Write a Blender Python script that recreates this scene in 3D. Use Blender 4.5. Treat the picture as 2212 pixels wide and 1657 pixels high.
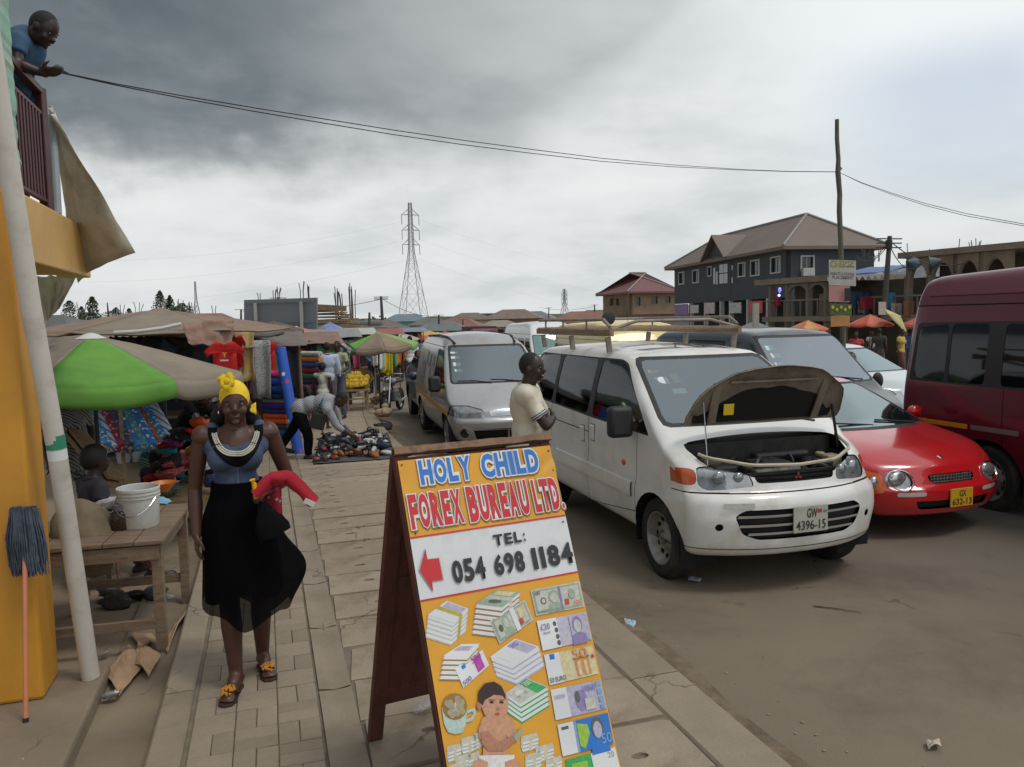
import bpy, bmesh, math, random
from math import sin, cos, pi, radians, atan2, sqrt
from mathutils import Vector, Matrix, noise
from mathutils.geometry import tessellate_polygon
random.seed(7)
S = bpy.context.scene
for o in list(bpy.data.objects): bpy.data.objects.remove(o)
COL = bpy.data.collections.new("place"); S.collection.children.link(COL)
# ------------------------------------------------------------------ camera
FPX = 1700.; PIT = radians(4.65); ROL = radians(1.2)
CAM = Vector((0, 0, 1.95))
F_ = Vector((0, cos(PIT), -sin(PIT))); U0 = Vector((0, sin(PIT), cos(PIT))); X0 = Vector((1, 0, 0))
R_ = X0*cos(ROL) - U0*sin(ROL); U_ = X0*sin(ROL) + U0*cos(ROL)
cd = bpy.data.cameras.new("camera"); cam = bpy.data.objects.new("camera", cd); COL.objects.link(cam)
m = Matrix((R_, U_, -F_)).transposed().to_4x4(); m.translation = CAM; cam.matrix_world = m
cd.sensor_width = 36; cd.lens = FPX/2212*36; cd.clip_start = .05; cd.clip_end = 3000
S.camera = cam
# ------------------------------------------------------------------ light
W = bpy.data.worlds.new("World"); S.world = W; W.use_nodes = True
nt = W.node_tree; nt.nodes.clear()
class NT:
    def __init__(s, nt): s.nt = nt
    def n(s, t, **k):
        x = s.nt.nodes.new(t)
        for a, b in k.items():
            if a == 'inp':
                for i, v in b.items(): x.inputs[i].default_value = v
            else: setattr(x, a, b)
        return x
    def l(s, a, b): s.nt.links.new(a, b)
    def math(s, op, a, b=None, clamp=False):
        x = s.n('ShaderNodeMath', operation=op); x.use_clamp = clamp
        for i, v in enumerate((a, b)):
            if v is None: continue
            if isinstance(v, (int, float)): x.inputs[i].default_value = v
            else: s.l(v, x.inputs[i])
        return x.outputs[0]
    def mapr(s, v, a, b, c=0, d=1, interp='SMOOTHSTEP'):
        x = s.n('ShaderNodeMapRange', interpolation_type=interp)
        s.l(v, x.inputs[0])
        for i, q in enumerate((a, b, c, d)): x.inputs[i+1].default_value = q
        return x.outputs[0]
    def mix(s, f, a, b, mode='MIX'):
        x = s.n('ShaderNodeMix', data_type='RGBA', blend_type=mode)
        for i, v in ((0, f), (6, a), (7, b)):
            if isinstance(v, (int, float)): x.inputs[i].default_value = v
            elif isinstance(v, tuple): x.inputs[i].default_value = (*v[:3], 1)
            else: s.l(v, x.inputs[i])
        return x.outputs[2]
    def noise(s, vec, sc, det=4, rough=.55, dist=0):
        x = s.n('ShaderNodeTexNoise'); x.inputs['Scale'].default_value = sc; x.inputs['Detail'].default_value = det
        x.inputs['Roughness'].default_value = rough; x.inputs['Distortion'].default_value = dist
        if vec is not None: s.l(vec, x.inputs['Vector'])
        return x.outputs[0]
w = NT(nt)
tc = w.n('ShaderNodeTexCoord'); sep = w.n('ShaderNodeSeparateXYZ'); w.l(tc.outputs['Generated'], sep.inputs[0])
dx, dy, dz = sep.outputs
SUN_EL, SUN_AZ = radians(62), radians(120)     # azimuth clockwise from +Y
sky = w.n('ShaderNodeTexSky', sky_type='NISHITA', sun_disc=False, sun_elevation=SUN_EL, sun_rotation=SUN_AZ)
sky.dust_density = 2.5; sky.altitude = 60
el = w.math('ARCSINE', dz); az = w.math('ARCTAN2', dx, dy)
den = w.math('ADD', w.math('MAXIMUM', dz, 0.0), .22)
cmb = w.n('ShaderNodeCombineXYZ'); w.l(w.math('DIVIDE', dx, den), cmb.inputs[0]); w.l(w.math('DIVIDE', dy, den), cmb.inputs[1])
pc = cmb.outputs[0]
n1 = w.noise(pc, 1.1, 8, .56, .15); n2 = w.noise(pc, 3.4, 8, .55, .1); n3 = w.noise(tc.outputs['Generated'], 3.2, 7, .55, .2)
n4 = w.noise(pc, .45, 3, .5)
# edge elevation of the dark cloud shelf, rising to the right
e0 = w.math('ADD', .187, w.math('MULTIPLY', w.math('MAXIMUM', w.math('ADD', az, .0), 0), .62))
bul = w.math('MULTIPLY', w.mapr(az, -.3, -.1, 0, 1), w.mapr(az, .18, -.02, 0, 1))
e0 = w.math('SUBTRACT', e0, w.math('MULTIPLY', bul, .02))
d0 = w.math('SUBTRACT', el, e0)
d0 = w.math('ADD', d0, w.math('MULTIPLY', w.math('SUBTRACT', n1, .5), .17))
d0 = w.math('ADD', d0, w.math('MULTIPLY', w.math('SUBTRACT', n3, .5), .17))
d0 = w.math('ADD', d0, w.math('MULTIPLY', w.math('SUBTRACT', n2, .5), .06))
shelf = w.mapr(d0, -.02, .06)
wide = w.mapr(az, .24, -.42)           # darkest on the left
dark = w.math('MULTIPLY', shelf, w.math('ADD', .30, w.math('MULTIPLY', wide, .70)))
fade_back = w.mapr(el, 1.1, .55, .45, 1)
dark = w.math('MULTIPLY', dark, fade_back)
lowgrey = w.math('MULTIPLY', w.mapr(el, .16, .02), w.math('ADD', .35, w.math('MULTIPLY', n1, .5)))
bright = w.mix(w.mapr(n1, .35, .70), (.70, .73, .74), (.86, .875, .87))
bright = w.mix(w.math('MULTIPLY', lowgrey, .5), bright, (.62, .65, .65))
bright = w.mix(w.math('MULTIPLY', w.mapr(n1, .52, .36), .45), bright, (.54, .58, .60))
bright = w.mix(w.math('MULTIPLY', w.mapr(az, .15, .45), w.mapr(el, .10, .32)), bright, (.87, .915, .935))
darkc = w.mix(w.mapr(n1, .35, .68), (.120, .150, .170), (.235, .270, .290))
darkc = w.mix(w.math('MULTIPLY', w.mapr(n2, .5, .72), .4), darkc, (.33, .36, .375))
cl = w.mix(dark, bright, darkc)
bs = w.n('ShaderNodeBackground'); w.l(sky.outputs[0], bs.inputs[0]); bs.inputs[1].default_value = .15
bc = w.n('ShaderNodeBackground'); w.l(cl, bc.inputs[0]); bc.inputs[1].default_value = 1.0
# thinner cloud low on the right lets pale blue through
thin = w.math('MULTIPLY', w.math('MULTIPLY', w.mapr(az, .30, .50), w.mapr(el, .31, .24)), w.mapr(el, .06, .16))
thin = w.math('MULTIPLY', thin, w.mapr(n3, .2, .5))
cover = w.math('SUBTRACT', 1, w.math('MULTIPLY', thin, .42))
ms = w.n('ShaderNodeMixShader'); w.l(cover, ms.inputs[0]); w.l(bs.outputs[0], ms.inputs[1]); w.l(bc.outputs[0], ms.inputs[2])
wo = w.n('ShaderNodeOutputWorld'); w.l(ms.outputs[0], wo.inputs[0])
sl = bpy.data.lights.new("sun", 'SUN'); sl.energy = 1.15; sl.angle = radians(14); sl.color = (1, .95, .88)
so = bpy.data.objects.new("sun", sl); COL.objects.link(so)
sd = Vector((sin(SUN_AZ)*cos(SUN_EL), cos(SUN_AZ)*cos(SUN_EL), sin(SUN_EL)))
so.rotation_euler = (-sd).to_track_quat('-Z', 'Y').to_euler(); so.location = (0, 0, 50)
S.view_settings.view_transform = 'Standard'; S.view_settings.look = 'None'; S.view_settings.exposure = 0.0
S.view_settings.gamma = 1; S.view_settings.use_curve_mapping = False
S.render.engine = 'CYCLES'
# ------------------------------------------------------------------ measuring helpers (pixel of a 2212 px wide view -> place)
def ray(u, v): return F_*FPX + R_*(u-1106) - U_*(v-828.5)
def drop(y): return -.02*max(0., min(y, 60.)-8.)
def G(u, v, b=0.):
    z = b
    for _ in range(8):
        d = ray(u, v); q = CAM + d*((z-CAM.z)/d.z); z = b + drop(q.y)
    return q
def P(u, v, Y):
    d = ray(u, v); return CAM + d*(Y/d.y)
AA = radians(17.3); SD = Vector((-sin(AA), cos(AA), 0)); TD = Vector((cos(AA), sin(AA), 0))
def bend(s): return 0 if s < 12.5 else .018*(s-12.5)**1.75 if s < 24 else .018*11.5**1.75+.06*(s-24)
def ST(s, t, z=0., curve=True):
    q = SD*s + TD*(t + (bend(s)*.75 if curve else 0)); q.z = z + drop(q.y); return q
# ------------------------------------------------------------------ materials
MATS = {}
def mat(name, col, rough=.6, metal=0., var=.12, vs=3., bump=0., bs=40., coat=0., dirt=None, dsc=1.5, damt=.5, alpha=1., fine=None, sheen=0, spec=None, lining=None, trans=0.):
    if name in MATS: return MATS[name]
    M = bpy.data.materials.new(name); M.use_nodes = True; t = NT(M.node_tree)
    b = M.node_tree.nodes['Principled BSDF']; o = M.node_tree.nodes['Material Output']
    tcx = t.n('ShaderNodeTexCoord'); vec = tcx.outputs['Object']
    c = tuple(col)
    n_ = t.noise(vec, vs, 5, .6)
    k = t.mapr(n_, .3, .7, 1-var, 1+var, 'LINEAR')
    hs = t.n('ShaderNodeHueSaturation'); hs.inputs['Color'].default_value = (*c, 1); t.l(k, hs.inputs['Value'])
    out = hs.outputs[0]
    if fine:
        f = t.noise(vec, fine[0], 4, .7); out = t.mix(t.mapr(f, .42, .66, 0, fine[1]), out, fine[2])
    if dirt:
        d = t.noise(vec, dsc, 7, .68, .3); out = t.mix(t.mapr(d, .45, .72, 0, damt), out, dirt)
    if lining:
        g = t.n('ShaderNodeNewGeometry'); out = t.mix(g.outputs['Backfacing'], out, lining)
    t.l(out, b.inputs['Base Color'])
    b.inputs['Roughness'].default_value = rough; b.inputs['Metallic'].default_value = metal
    b.inputs['Coat Weight'].default_value = coat; b.inputs['Alpha'].default_value = alpha
    b.inputs['Coat Roughness'].default_value = .08
    if trans: b.inputs['Transmission Weight'].default_value = trans
    if spec is not None: b.inputs['Specular IOR Level'].default_value = spec
    if sheen: b.inputs['Sheen Weight'].default_value = sheen
    if bump:
        bn = t.noise(vec, bs, 6, .65); bp = t.n('ShaderNodeBump'); bp.inputs['Strength'].default_value = min(1, bump); bp.inputs['Distance'].default_value = .01*max(1, bump)
        t.l(bn, bp.inputs['Height']); t.l(bp.outputs[0], b.inputs['Normal'])
    MATS[name] = M; return M
def glass(name, tint=(.25, .3, .3), refl=.25, rcol=(.9, .95, 1)):
    if name in MATS: return MATS[name]
    M = bpy.data.materials.new(name); M.use_nodes = True; t = NT(M.node_tree); M.node_tree.nodes.clear()
    o = t.n('ShaderNodeOutputMaterial'); tr = t.n('ShaderNodeBsdfTransparent'); tr.inputs[0].default_value = (*tint, 1)
    gl = t.n('ShaderNodeBsdfGlossy'); gl.inputs['Roughness'].default_value = .04; gl.inputs[0].default_value = (*rcol, 1)
    fr = t.n('ShaderNodeLayerWeight'); fr.inputs[0].default_value = .22
    f = t.math('ADD', refl, t.math('MULTIPLY', fr.outputs['Fresnel'], 1-refl), True)
    mx = t.n('ShaderNodeMixShader'); t.l(f, mx.inputs[0]); t.l(tr.outputs[0], mx.inputs[1]); t.l(gl.outputs[0], mx.inputs[2]); t.l(mx.outputs[0], o.inputs[0])
    MATS[name] = M; return M
def cloth(col, nm=None, **k):
    nm = nm or 'cloth_%d_%d_%d' % tuple(int(x*99) for x in col)
    k.setdefault('rough', .85); k.setdefault('var', .18); k.setdefault('vs', 9); k.setdefault('bump', .25); k.setdefault('bs', 25)
    return mat(nm, col, **k)
def wood(nm, col, dark=None, sc=1.0, axis=0):
    if nm in MATS: return MATS[nm]
    M = mat(nm, col, rough=.75, var=.2, vs=4, bump=.3, bs=60)
    t = NT(M.node_tree); b = M.node_tree.nodes['Principled BSDF']
    tcx = t.n('ShaderNodeTexCoord'); mp = t.n('ShaderNodeMapping'); t.l(tcx.outputs['Object'], mp.inputs[0])
    s3 = [30*sc]*3; s3[axis] = 1.6*sc; mp.inputs['Scale'].default_value = s3
    n_ = t.noise(mp.outputs[0], 1, 6, .7, .5)
    dark = dark or tuple(x*.4 for x in col)
    old = b.inputs['Base Color'].links[0].from_socket
    t.l(t.mix(t.mapr(n_, .4, .72, 0, .75), old, dark), b.inputs['Base Color']); return M
def printed(nm, base, cols, sc=14, kind='dots', thr=.35):
    """printed fabric: coloured dots / stripes on a base"""
    if nm in MATS: return MATS[nm]
    M = mat(nm, base, rough=.7, var=.08, bump=.1)
    t = NT(M.node_tree); b = M.node_tree.nodes['Principled BSDF']; tcx = t.n('ShaderNodeTexCoord')
    old = b.inputs['Base Color'].links[0].from_socket
    for i, c in enumerate(cols):
        mp = t.n('ShaderNodeMapping'); t.l(tcx.outputs['Object'], mp.inputs[0]); mp.inputs['Location'].default_value = (i*3.7, i*1.3, i*.7)
        if kind == 'dots':
            v = t.n('ShaderNodeTexVoronoi'); v.inputs['Scale'].default_value = sc*(1+.35*i); t.l(mp.outputs[0], v.inputs['Vector']); f = t.mapr(v.outputs['Distance'], thr, thr-.03, 0, 1)
        else:
            wv = t.n('ShaderNodeTexWave'); wv.inputs['Scale'].default_value = sc*(.5+.3*i); wv.inputs['Distortion'].default_value = 1.5; wv.bands_direction = 'DIAGONAL'; t.l(mp.outputs[0], wv.inputs['Vector']); f = t.mapr(wv.outputs['Fac'], .7, .8, 0, 1)
        old = t.mix(f, old, c)
    t.l(old, b.inputs['Base Color']); return M
def crack(M, sc=1.2, w=.012, amt=.7, col=(.05, .038, .028)):
    """thin wandering cracks, broken up by noise"""
    t = NT(M.node_tree); b = M.node_tree.nodes['Principled BSDF']; tcx = t.n('ShaderNodeTexCoord'); g = t.n('ShaderNodeNewGeometry'); vm = t.n('ShaderNodeVectorMath', operation='ADD'); nn = t.n('ShaderNodeTexNoise'); nn.inputs['Scale'].default_value = 3; nn.inputs['Detail'].default_value = 5
    t.l(g.outputs['Position'], nn.inputs['Vector']); ms_ = t.n('ShaderNodeVectorMath', operation='SCALE'); ms_.inputs['Scale'].default_value = .5; t.l(nn.outputs['Color'], ms_.inputs[0]); t.l(g.outputs['Position'], vm.inputs[0]); t.l(ms_.outputs[0], vm.inputs[1])
    v = t.n('ShaderNodeTexVoronoi', feature='DISTANCE_TO_EDGE'); v.inputs['Scale'].default_value = sc; t.l(vm.outputs[0], v.inputs['Vector'])
    k = t.math('MULTIPLY', t.mapr(v.outputs['Distance'], w, 0, 0, amt), t.mapr(t.noise(g.outputs['Position'], 1.1, 3), .46, .58))
    t.l(t.mix(k, b.inputs['Base Color'].links[0].from_socket, col), b.inputs['Base Color'])
# ------------------------------------------------------------------ objects
def tag(o, label=None, cat=None, group=None, kind=None):
    if label: o['label'] = label
    if cat: o['category'] = cat
    if group: o['group'] = group
    if kind: o['kind'] = kind
    return o
def thing(name, label, cat, loc=(0, 0, 0), rz=0., group=None):
    o = bpy.data.objects.new(name, None); COL.objects.link(o); o.location = loc; o.rotation_euler = (0, 0, rz); o.empty_display_size = .1
    return tag(o, label, cat, group)
class MB:
    def __init__(s): s.v = []; s.f = []; s.mi = []; s.cur = 0
    def add(s, vs, fs):
        b = len(s.v); s.v += [tuple(x) for x in vs]; s.f += [tuple(b+i for i in f) for f in fs]; s.mi += [s.cur]*len(fs); return s
    def box(s, c, d, M=None):
        vs = [Vector((x*d[0]/2, y*d[1]/2, z*d[2]/2)) for x in (-1, 1) for y in (-1, 1) for z in (-1, 1)]
        if M is not None: vs = [M @ q for q in vs]
        vs = [q+Vector(c) for q in vs]
        return s.add(vs, [(0, 1, 3, 2), (4, 6, 7, 5), (0, 4, 5, 1), (2, 3, 7, 6), (0, 2, 6, 4), (1, 5, 7, 3)])
    def beam(s, a, b, wd, ht, up=(0, 0, 1)):
        a = Vector(a); b = Vector(b); d = (b-a); L = d.length
        if L < 1e-6: return s
        d.normalize(); up = Vector(up)
        if abs(d.dot(up)) > .98: up = Vector((1, 0, 0))
        sx = d.cross(up).normalized(); uz = sx.cross(d)
        return s.box((a+b)/2, (L, wd, ht), Matrix((d, sx, uz)).transposed())
    def cone(s, a, b, r1, r2, n=12, caps=True):
        a = Vector(a); b = Vector(b); d = (b-a).normalized(); up = Vector((0, 0, 1)) if abs(d.z) < .95 else Vector((1, 0, 0))
        x = d.cross(up).normalized(); y = d.cross(x)
        vs = [a+(x*cos(2*pi*i/n)+y*sin(2*pi*i/n))*r1 for i in range(n)]+[b+(x*cos(2*pi*i/n)+y*sin(2*pi*i/n))*r2 for i in range(n)]
        fs = [(i, (i+1) % n, n+(i+1) % n, n+i) for i in range(n)]
        if caps: fs += [tuple(range(n))[::-1], tuple(range(n, 2*n))]
        return s.add(vs, fs)
    def tube(s, pts, r, n=8, caps=True):
        pts = [Vector(q) for q in pts]; rs = r if isinstance(r, (list, tuple)) else [r]*len(pts)
        vs = []; px = None
        for i, q in enumerate(pts):
            d = (pts[min(i+1, len(pts)-1)]-pts[max(i-1, 0)]).normalized()
            up = px if px is not None else (Vector((0, 0, 1)) if abs(d.z) < .9 else Vector((1, 0, 0)))
            y = d.cross(up).normalized(); x = y.cross(d).normalized(); px = x
            vs += [q+(x*cos(2*pi*j/n)+y*sin(2*pi*j/n))*rs[i] for j in range(n)]
        fs = [(i*n+j, i*n+(j+1) % n, (i+1)*n+(j+1) % n, (i+1)*n+j) for i in range(len(pts)-1) for j in range(n)]
        if caps: fs += [tuple(range(n))[::-1], tuple(range((len(pts)-1)*n, len(pts)*n))]
        return s.add(vs, fs)
    def lathe(s, prof, c=(0, 0, 0), n=24, M=None, capb=True, capt=True):
        vs = []
        for (r, z) in prof:
            vs += [Vector((r*cos(2*pi*i/n), r*sin(2*pi*i/n), z)) for i in range(n)]
        if M is not None: vs = [M @ q for q in vs]
        vs = [q+Vector(c) for q in vs]; K = len(prof)
        fs = [(i*n+j, i*n+(j+1) % n, (i+1)*n+(j+1) % n, (i+1)*n+j) for i in range(K-1) for j in range(n)]
        if capb: fs.append(tuple(range(n))[::-1])
        if capt: fs.append(tuple(range((K-1)*n, K*n)))
        return s.add(vs, fs)
    def ball(s, c, r, n=10, m=7, M=None):
        if isinstance(r, (int, float)): r = (r, r, r)
        vs = [Vector((0, 0, -r[2]))]
        for i in range(1, m):
            a = -pi/2+pi*i/m
            vs += [Vector((r[0]*cos(a)*cos(2*pi*j/n), r[1]*cos(a)*sin(2*pi*j/n), r[2]*sin(a))) for j in range(n)]
        vs.append(Vector((0, 0, r[2])))
        if M is not None: vs = [M @ q for q in vs]
        vs = [q+Vector(c) for q in vs]
        fs = [(0, 1+(j+1) % n, 1+j) for j in range(n)]
        for i in range(m-2): fs += [(1+i*n+j, 1+i*n+(j+1) % n, 1+(i+1)*n+(j+1) % n, 1+(i+1)*n+j) for j in range(n)]
        k = len(vs)-1; fs += [(k, 1+(m-2)*n+j, 1+(m-2)*n+(j+1) % n) for j in range(n)]
        return s.add(vs, fs)
    def grid(s, fn, nu, nv):
        vs = [fn(i/nu, j/nv) for i in range(nu+1) for j in range(nv+1)]
        return s.add(vs, [(i*(nv+1)+j, (i+1)*(nv+1)+j, (i+1)*(nv+1)+j+1, i*(nv+1)+j+1) for i in range(nu) for j in range(nv)])
    def plate(s, outer, holes, to3, th):
        """flat plate of thickness th with real holes; to3(a,b,h) -> point"""
        loops = [outer]+list(holes); flat = [q for l in loops for q in l]
        tri = tessellate_polygon([[Vector((a, b, 0)) for a, b in l] for l in loops])
        n = len(flat); vs = [to3(a, b, 0) for a, b in flat]+[to3(a, b, th) for a, b in flat]
        fs = [tuple(t) for t in tri]+[tuple(n+i for i in t[::-1]) for t in tri]; o = 0
        for l in loops:
            k = len(l); fs += [(o+i, o+(i+1) % k, n+o+(i+1) % k, n+o+i) for i in range(k)]; o += k
        return s.add(vs, fs)
    def mesh(s, name, mats, smooth=False, ang=40):
        me = bpy.data.meshes.new(name); me.from_pydata(s.v, [], s.f)
        mats = mats if isinstance(mats, (list, tuple)) else [mats]
        for q in mats: me.materials.append(q)
        if len(mats) > 1: me.polygons.foreach_set('material_index', s.mi)
        bm = bmesh.new(); bm.from_mesh(me); bmesh.ops.recalc_face_normals(bm, faces=bm.faces); bm.to_mesh(me); bm.free()
        if smooth:
            me.shade_smooth()
            me.set_sharp_from_angle(angle=radians(ang))
        return me
    def build(s, name, mats, parent=None, smooth=False, ang=40, bevel=0, label=None, jit=0, thick=0):
        me = s.mesh(name, mats, smooth, ang)
        o = bpy.data.objects.new(name, me); COL.objects.link(o)
        if parent is not None: o.parent = parent
        if label: o['label'] = label
        if thick:
            md = o.modifiers.new('t', 'SOLIDIFY'); md.thickness = thick; md.offset = 0
        if bevel:
            md = o.modifiers.new('b', 'BEVEL'); md.width = bevel; md.segments = 2; md.limit_method = 'ANGLE'
        return o
def objm(name, me, parent=None, loc=None, rot=None):
    o = bpy.data.objects.new(name, me); COL.objects.link(o); o.parent = parent
    if loc is not None: o.location = loc
    if rot is not None: o.rotation_euler = rot
    return o
def copy_tree(o, parent=None):
    c = o.copy(); COL.objects.link(c)
    if parent is not None: c.parent = parent
    for ch in list(o.children): copy_tree(ch, c)
    return c
def nz(p, sc=1., seed=0.): return noise.noise(Vector((p[0]*sc+seed, p[1]*sc-seed*.7, p[2]*sc+seed*1.3)))
def interp(tab, x):
    if x <= tab[0][0]: return tab[0][1]
    for (a, p), (b, q) in zip(tab, tab[1:]):
        if x <= b: return p+(q-p)*(x-a)/(b-a)
    return tab[-1][1]
def sstep(a, b, x): t = max(0, min(1, (x-a)/(b-a))); return t*t*(3-2*t)
def rpoly(pts, r=.05, n=2):
    out = []; k = len(pts)
    for i in range(k):
        p = Vector(pts[i]); a = Vector(pts[i-1])-p; b = Vector(pts[(i+1) % k])-p
        ra = min(r, a.length*.45); rb = min(r, b.length*.45); A = p+a.normalized()*ra; B = p+b.normalized()*rb
        for j in range(n+1):
            t = j/n; q = A*(1-t)**2+p*2*t*(1-t)+B*t*t; out.append((q.x, q.y))
    return out
def inpoly(x, y, poly):
    c = False; j = len(poly)-1
    for i in range(len(poly)):
        xi, yi = poly[i]; xj, yj = poly[j]
        if (yi > y) != (yj > y) and x < (xj-xi)*(y-yi)/(yj-yi)+xi: c = not c
        j = i
    return c
GLY = {}
def text(name, body, w_, h_, org, ax, ay, m_, parent, off=0., depth=.0015, lift=.002, shear=0):
    """lettering fitted to a w x h box whose lower-left corner is org"""
    key = (body, round(off, 3))
    if key not in GLY:
        cu = bpy.data.curves.new(name, 'FONT'); cu.body = body; cu.size = 1; cu.extrude = 0; cu.resolution_u = 3; cu.offset = off
        o = bpy.data.objects.new(name, cu); GLY[key] = bpy.data.meshes.new_from_object(o)
        bpy.data.objects.remove(o); bpy.data.curves.remove(cu)
    me = GLY[key].copy(); me.name = name
    xs = [v.co.x for v in me.vertices]; ys = [v.co.y for v in me.vertices]
    if not xs: return None
    x0, x1, y0, y1 = min(xs), max(xs), min(ys), max(ys); org = Vector(org); ax = Vector(ax).normalized(); ay = Vector(ay).normalized(); nn = ax.cross(ay)
    for v in me.vertices:
        a = (v.co.x-x0)/(x1-x0)*w_; b = (v.co.y-y0)/(y1-y0)*h_
        v.co = org+ax*a+ay*b+nn*lift
    me.materials.clear(); me.materials.append(m_)
    return objm(name, me, parent)
# ================================================================== SETTING
def objrand(M, amt=.12):
    t = NT(M.node_tree); b = M.node_tree.nodes['Principled BSDF']; old = b.inputs['Base Color'].links[0].from_socket
    oi = t.n('ShaderNodeObjectInfo'); hs = t.n('ShaderNodeHueSaturation'); t.l(old, hs.inputs['Color']); t.l(t.mapr(oi.outputs['Random'], 0, 1, 1-amt, 1+amt, 'LINEAR'), hs.inputs['Value'])
    t.l(hs.outputs[0], b.inputs['Base Color']); return M
DUST = (.30, .235, .165)
m_dirt = mat('dry_dirt', (.27, .20, .135), .95, var=.2, vs=1.2, bump=.5, bs=30, dirt=(.20, .15, .10), dsc=.6, damt=.6, fine=(60, .35, (.36, .29, .21)))
m_road = mat('dusty_asphalt', (.190, .152, .110), .9, var=.13, vs=.7, bump=.35, bs=90, dirt=(.105, .08, .058), dsc=.5, damt=.8, fine=(140, .3, (.26, .21, .15)))
m_asph = mat('worn_asphalt', (.095, .09, .085), .88, var=.15, vs=.8, bump=.35, bs=90, dirt=(.20, .165, .125), dsc=.5, damt=.6, fine=(140, .25, (.2, .17, .14)))
m_pav = objrand(mat('paver_concrete', (.275, .222, .162), .92, var=.14, vs=6, bump=.5, bs=70, dirt=(.165, .12, .08), dsc=2.2, damt=.75, fine=(220, .25, (.36, .31, .24))), .13)
m_slab = objrand(mat('slab_concrete', (.305, .245, .180), .92, var=.16, vs=3, bump=.55, bs=55, dirt=(.17, .12, .075), dsc=1.6, damt=.85, fine=(180, .3, (.40, .34, .26))), .09)
m_kerb = objrand(mat('kerb_concrete', (.268, .217, .160), .92, var=.12, vs=3, bump=.5, bs=60, dirt=(.19, .15, .11), dsc=1.6, damt=.6, fine=(200, .25, (.36, .31, .25))), .06)
m_mort = mat('joint_dirt', (.19, .155, .115), 1., var=.2, vs=8, bump=.4, bs=60)
m_gutter = mat('gutter_concrete', (.215, .168, .115), .9, var=.18, vs=2, bump=.4, bs=40, dirt=(.13, .105, .08), dsc=1.1, damt=.7)
def sheet(name, t0, t1, s0, s1, z, m_, ns=60, ntt=10, curve=True, amp=0.0, kind='structure'):
    b = MB()
    def fn(a, c):
        s = s0+(s1-s0)*a; t = t0+(t1-t0)*c; q = ST(s, t, z, curve)
        if amp: q.z += amp*nz(q, .9)+amp*.4*nz(q, 3.1, 5)
        return q
    b.grid(fn, ns, ntt); o = b.build(name, m_, smooth=True); return tag(o, kind=kind)
# ground to the horizon
b = MB()
ys = [-12, -6, 0, 8, 16, 25, 35, 45, 60, 90, 140, 220, 400, 800, 1500]
xs = [-1200, -500, -200, -90, -40, -15, 0, 15, 40, 90, 200, 500, 1200]
vs = [Vector((x, y, -.36+drop(y))) for y in ys for x in xs]; n = len(xs)
b.add(vs, [(i*n+j, i*n+j+1, (i+1)*n+j+1, (i+1)*n+j) for i in range(len(ys)-1) for j in range(n-1)])
tag(b.build('ground', m_dirt, smooth=True), kind='structure')
sheet('market_ground', -60, -.84, 4.9, 95, -.10, m_dirt, 110, 60, amp=.03)
t = NT(m_road.node_tree); b = m_road.node_tree.nodes['Principled BSDF']; sx = t.n('ShaderNodeSeparateXYZ'); tcx = t.n('ShaderNodeTexCoord'); t.l(tcx.outputs['Object'], sx.inputs[0])
tt_ = t.math('ADD', t.math('MULTIPLY', sx.outputs[0], cos(AA)), t.math('MULTIPLY', sx.outputs[1], sin(AA))); tt_ = t.math('ADD', tt_, t.math('MULTIPLY', t.noise(tcx.outputs['Object'], .7, 5, .6), 3.0))
t.l(t.mix(t.mapr(tt_, 5.2, 9.5, 0, .85), b.inputs['Base Color'].links[0].from_socket, (.088, .080, .070)), b.inputs['Base Color'])     # road dust thins out away from the verge
for q_, a_1, a_2 in ((m_slab, 1.1, .014), (m_kerb, .9, .010), (m_gutter, .8, .010), (m_road, .28, .005)): crack(q_, a_1, a_2)
spots_ = t.noise(tcx.outputs['Object'], 2.6, 3, .5); t.l(t.mix(t.mapr(spots_, .66, .74, 0, .55), b.inputs['Base Color'].links[0].from_socket, (.085, .062, .042)), b.inputs['Base Color'])   # oil and damp spots
sheet('road', 2.05, 17, -5, 130, -.176, m_road, 150, 30, amp=.006)
sheet('dirt_margin', 16.5, 60, -6, 130, -.178, m_dirt, 60, 20, amp=.03)
# base under paving
sheet('pavement_base', -.60, 2.1, -1, 60, -.014, m_mort, 120, 4)
# pavers, basket weave, each a piece
pav_root = thing('brick_pavement', 'strip of grey concrete block paving laid in basket weave where the woman walks', 'pavement', (0, 0, 0))
def chamfer(lx, ly, h, c=.005):
    b = MB(); x, y = lx/2, ly/2
    v = [(-x, -y, 0), (x, -y, 0), (x, y, 0), (-x, y, 0), (-x, -y, h-c), (x, -y, h-c), (x, y, h-c), (-x, y, h-c), (-x+c, -y+c, h), (x-c, -y+c, h), (x-c, y-c, h), (-x+c, y-c, h)]
    b.add(v, [(0, 1, 5, 4), (1, 2, 6, 5), (2, 3, 7, 6), (3, 0, 4, 7), (4, 5, 9, 8), (5, 6, 10, 9), (6, 7, 11, 10), (7, 4, 8, 11), (8, 9, 10, 11)]); return b
pm = chamfer(.197, .0975, .05).mesh('paver', m_pav)
T0 = -.425; cnt = 0; rest = MB(); rr = random.Random(3)
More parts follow.
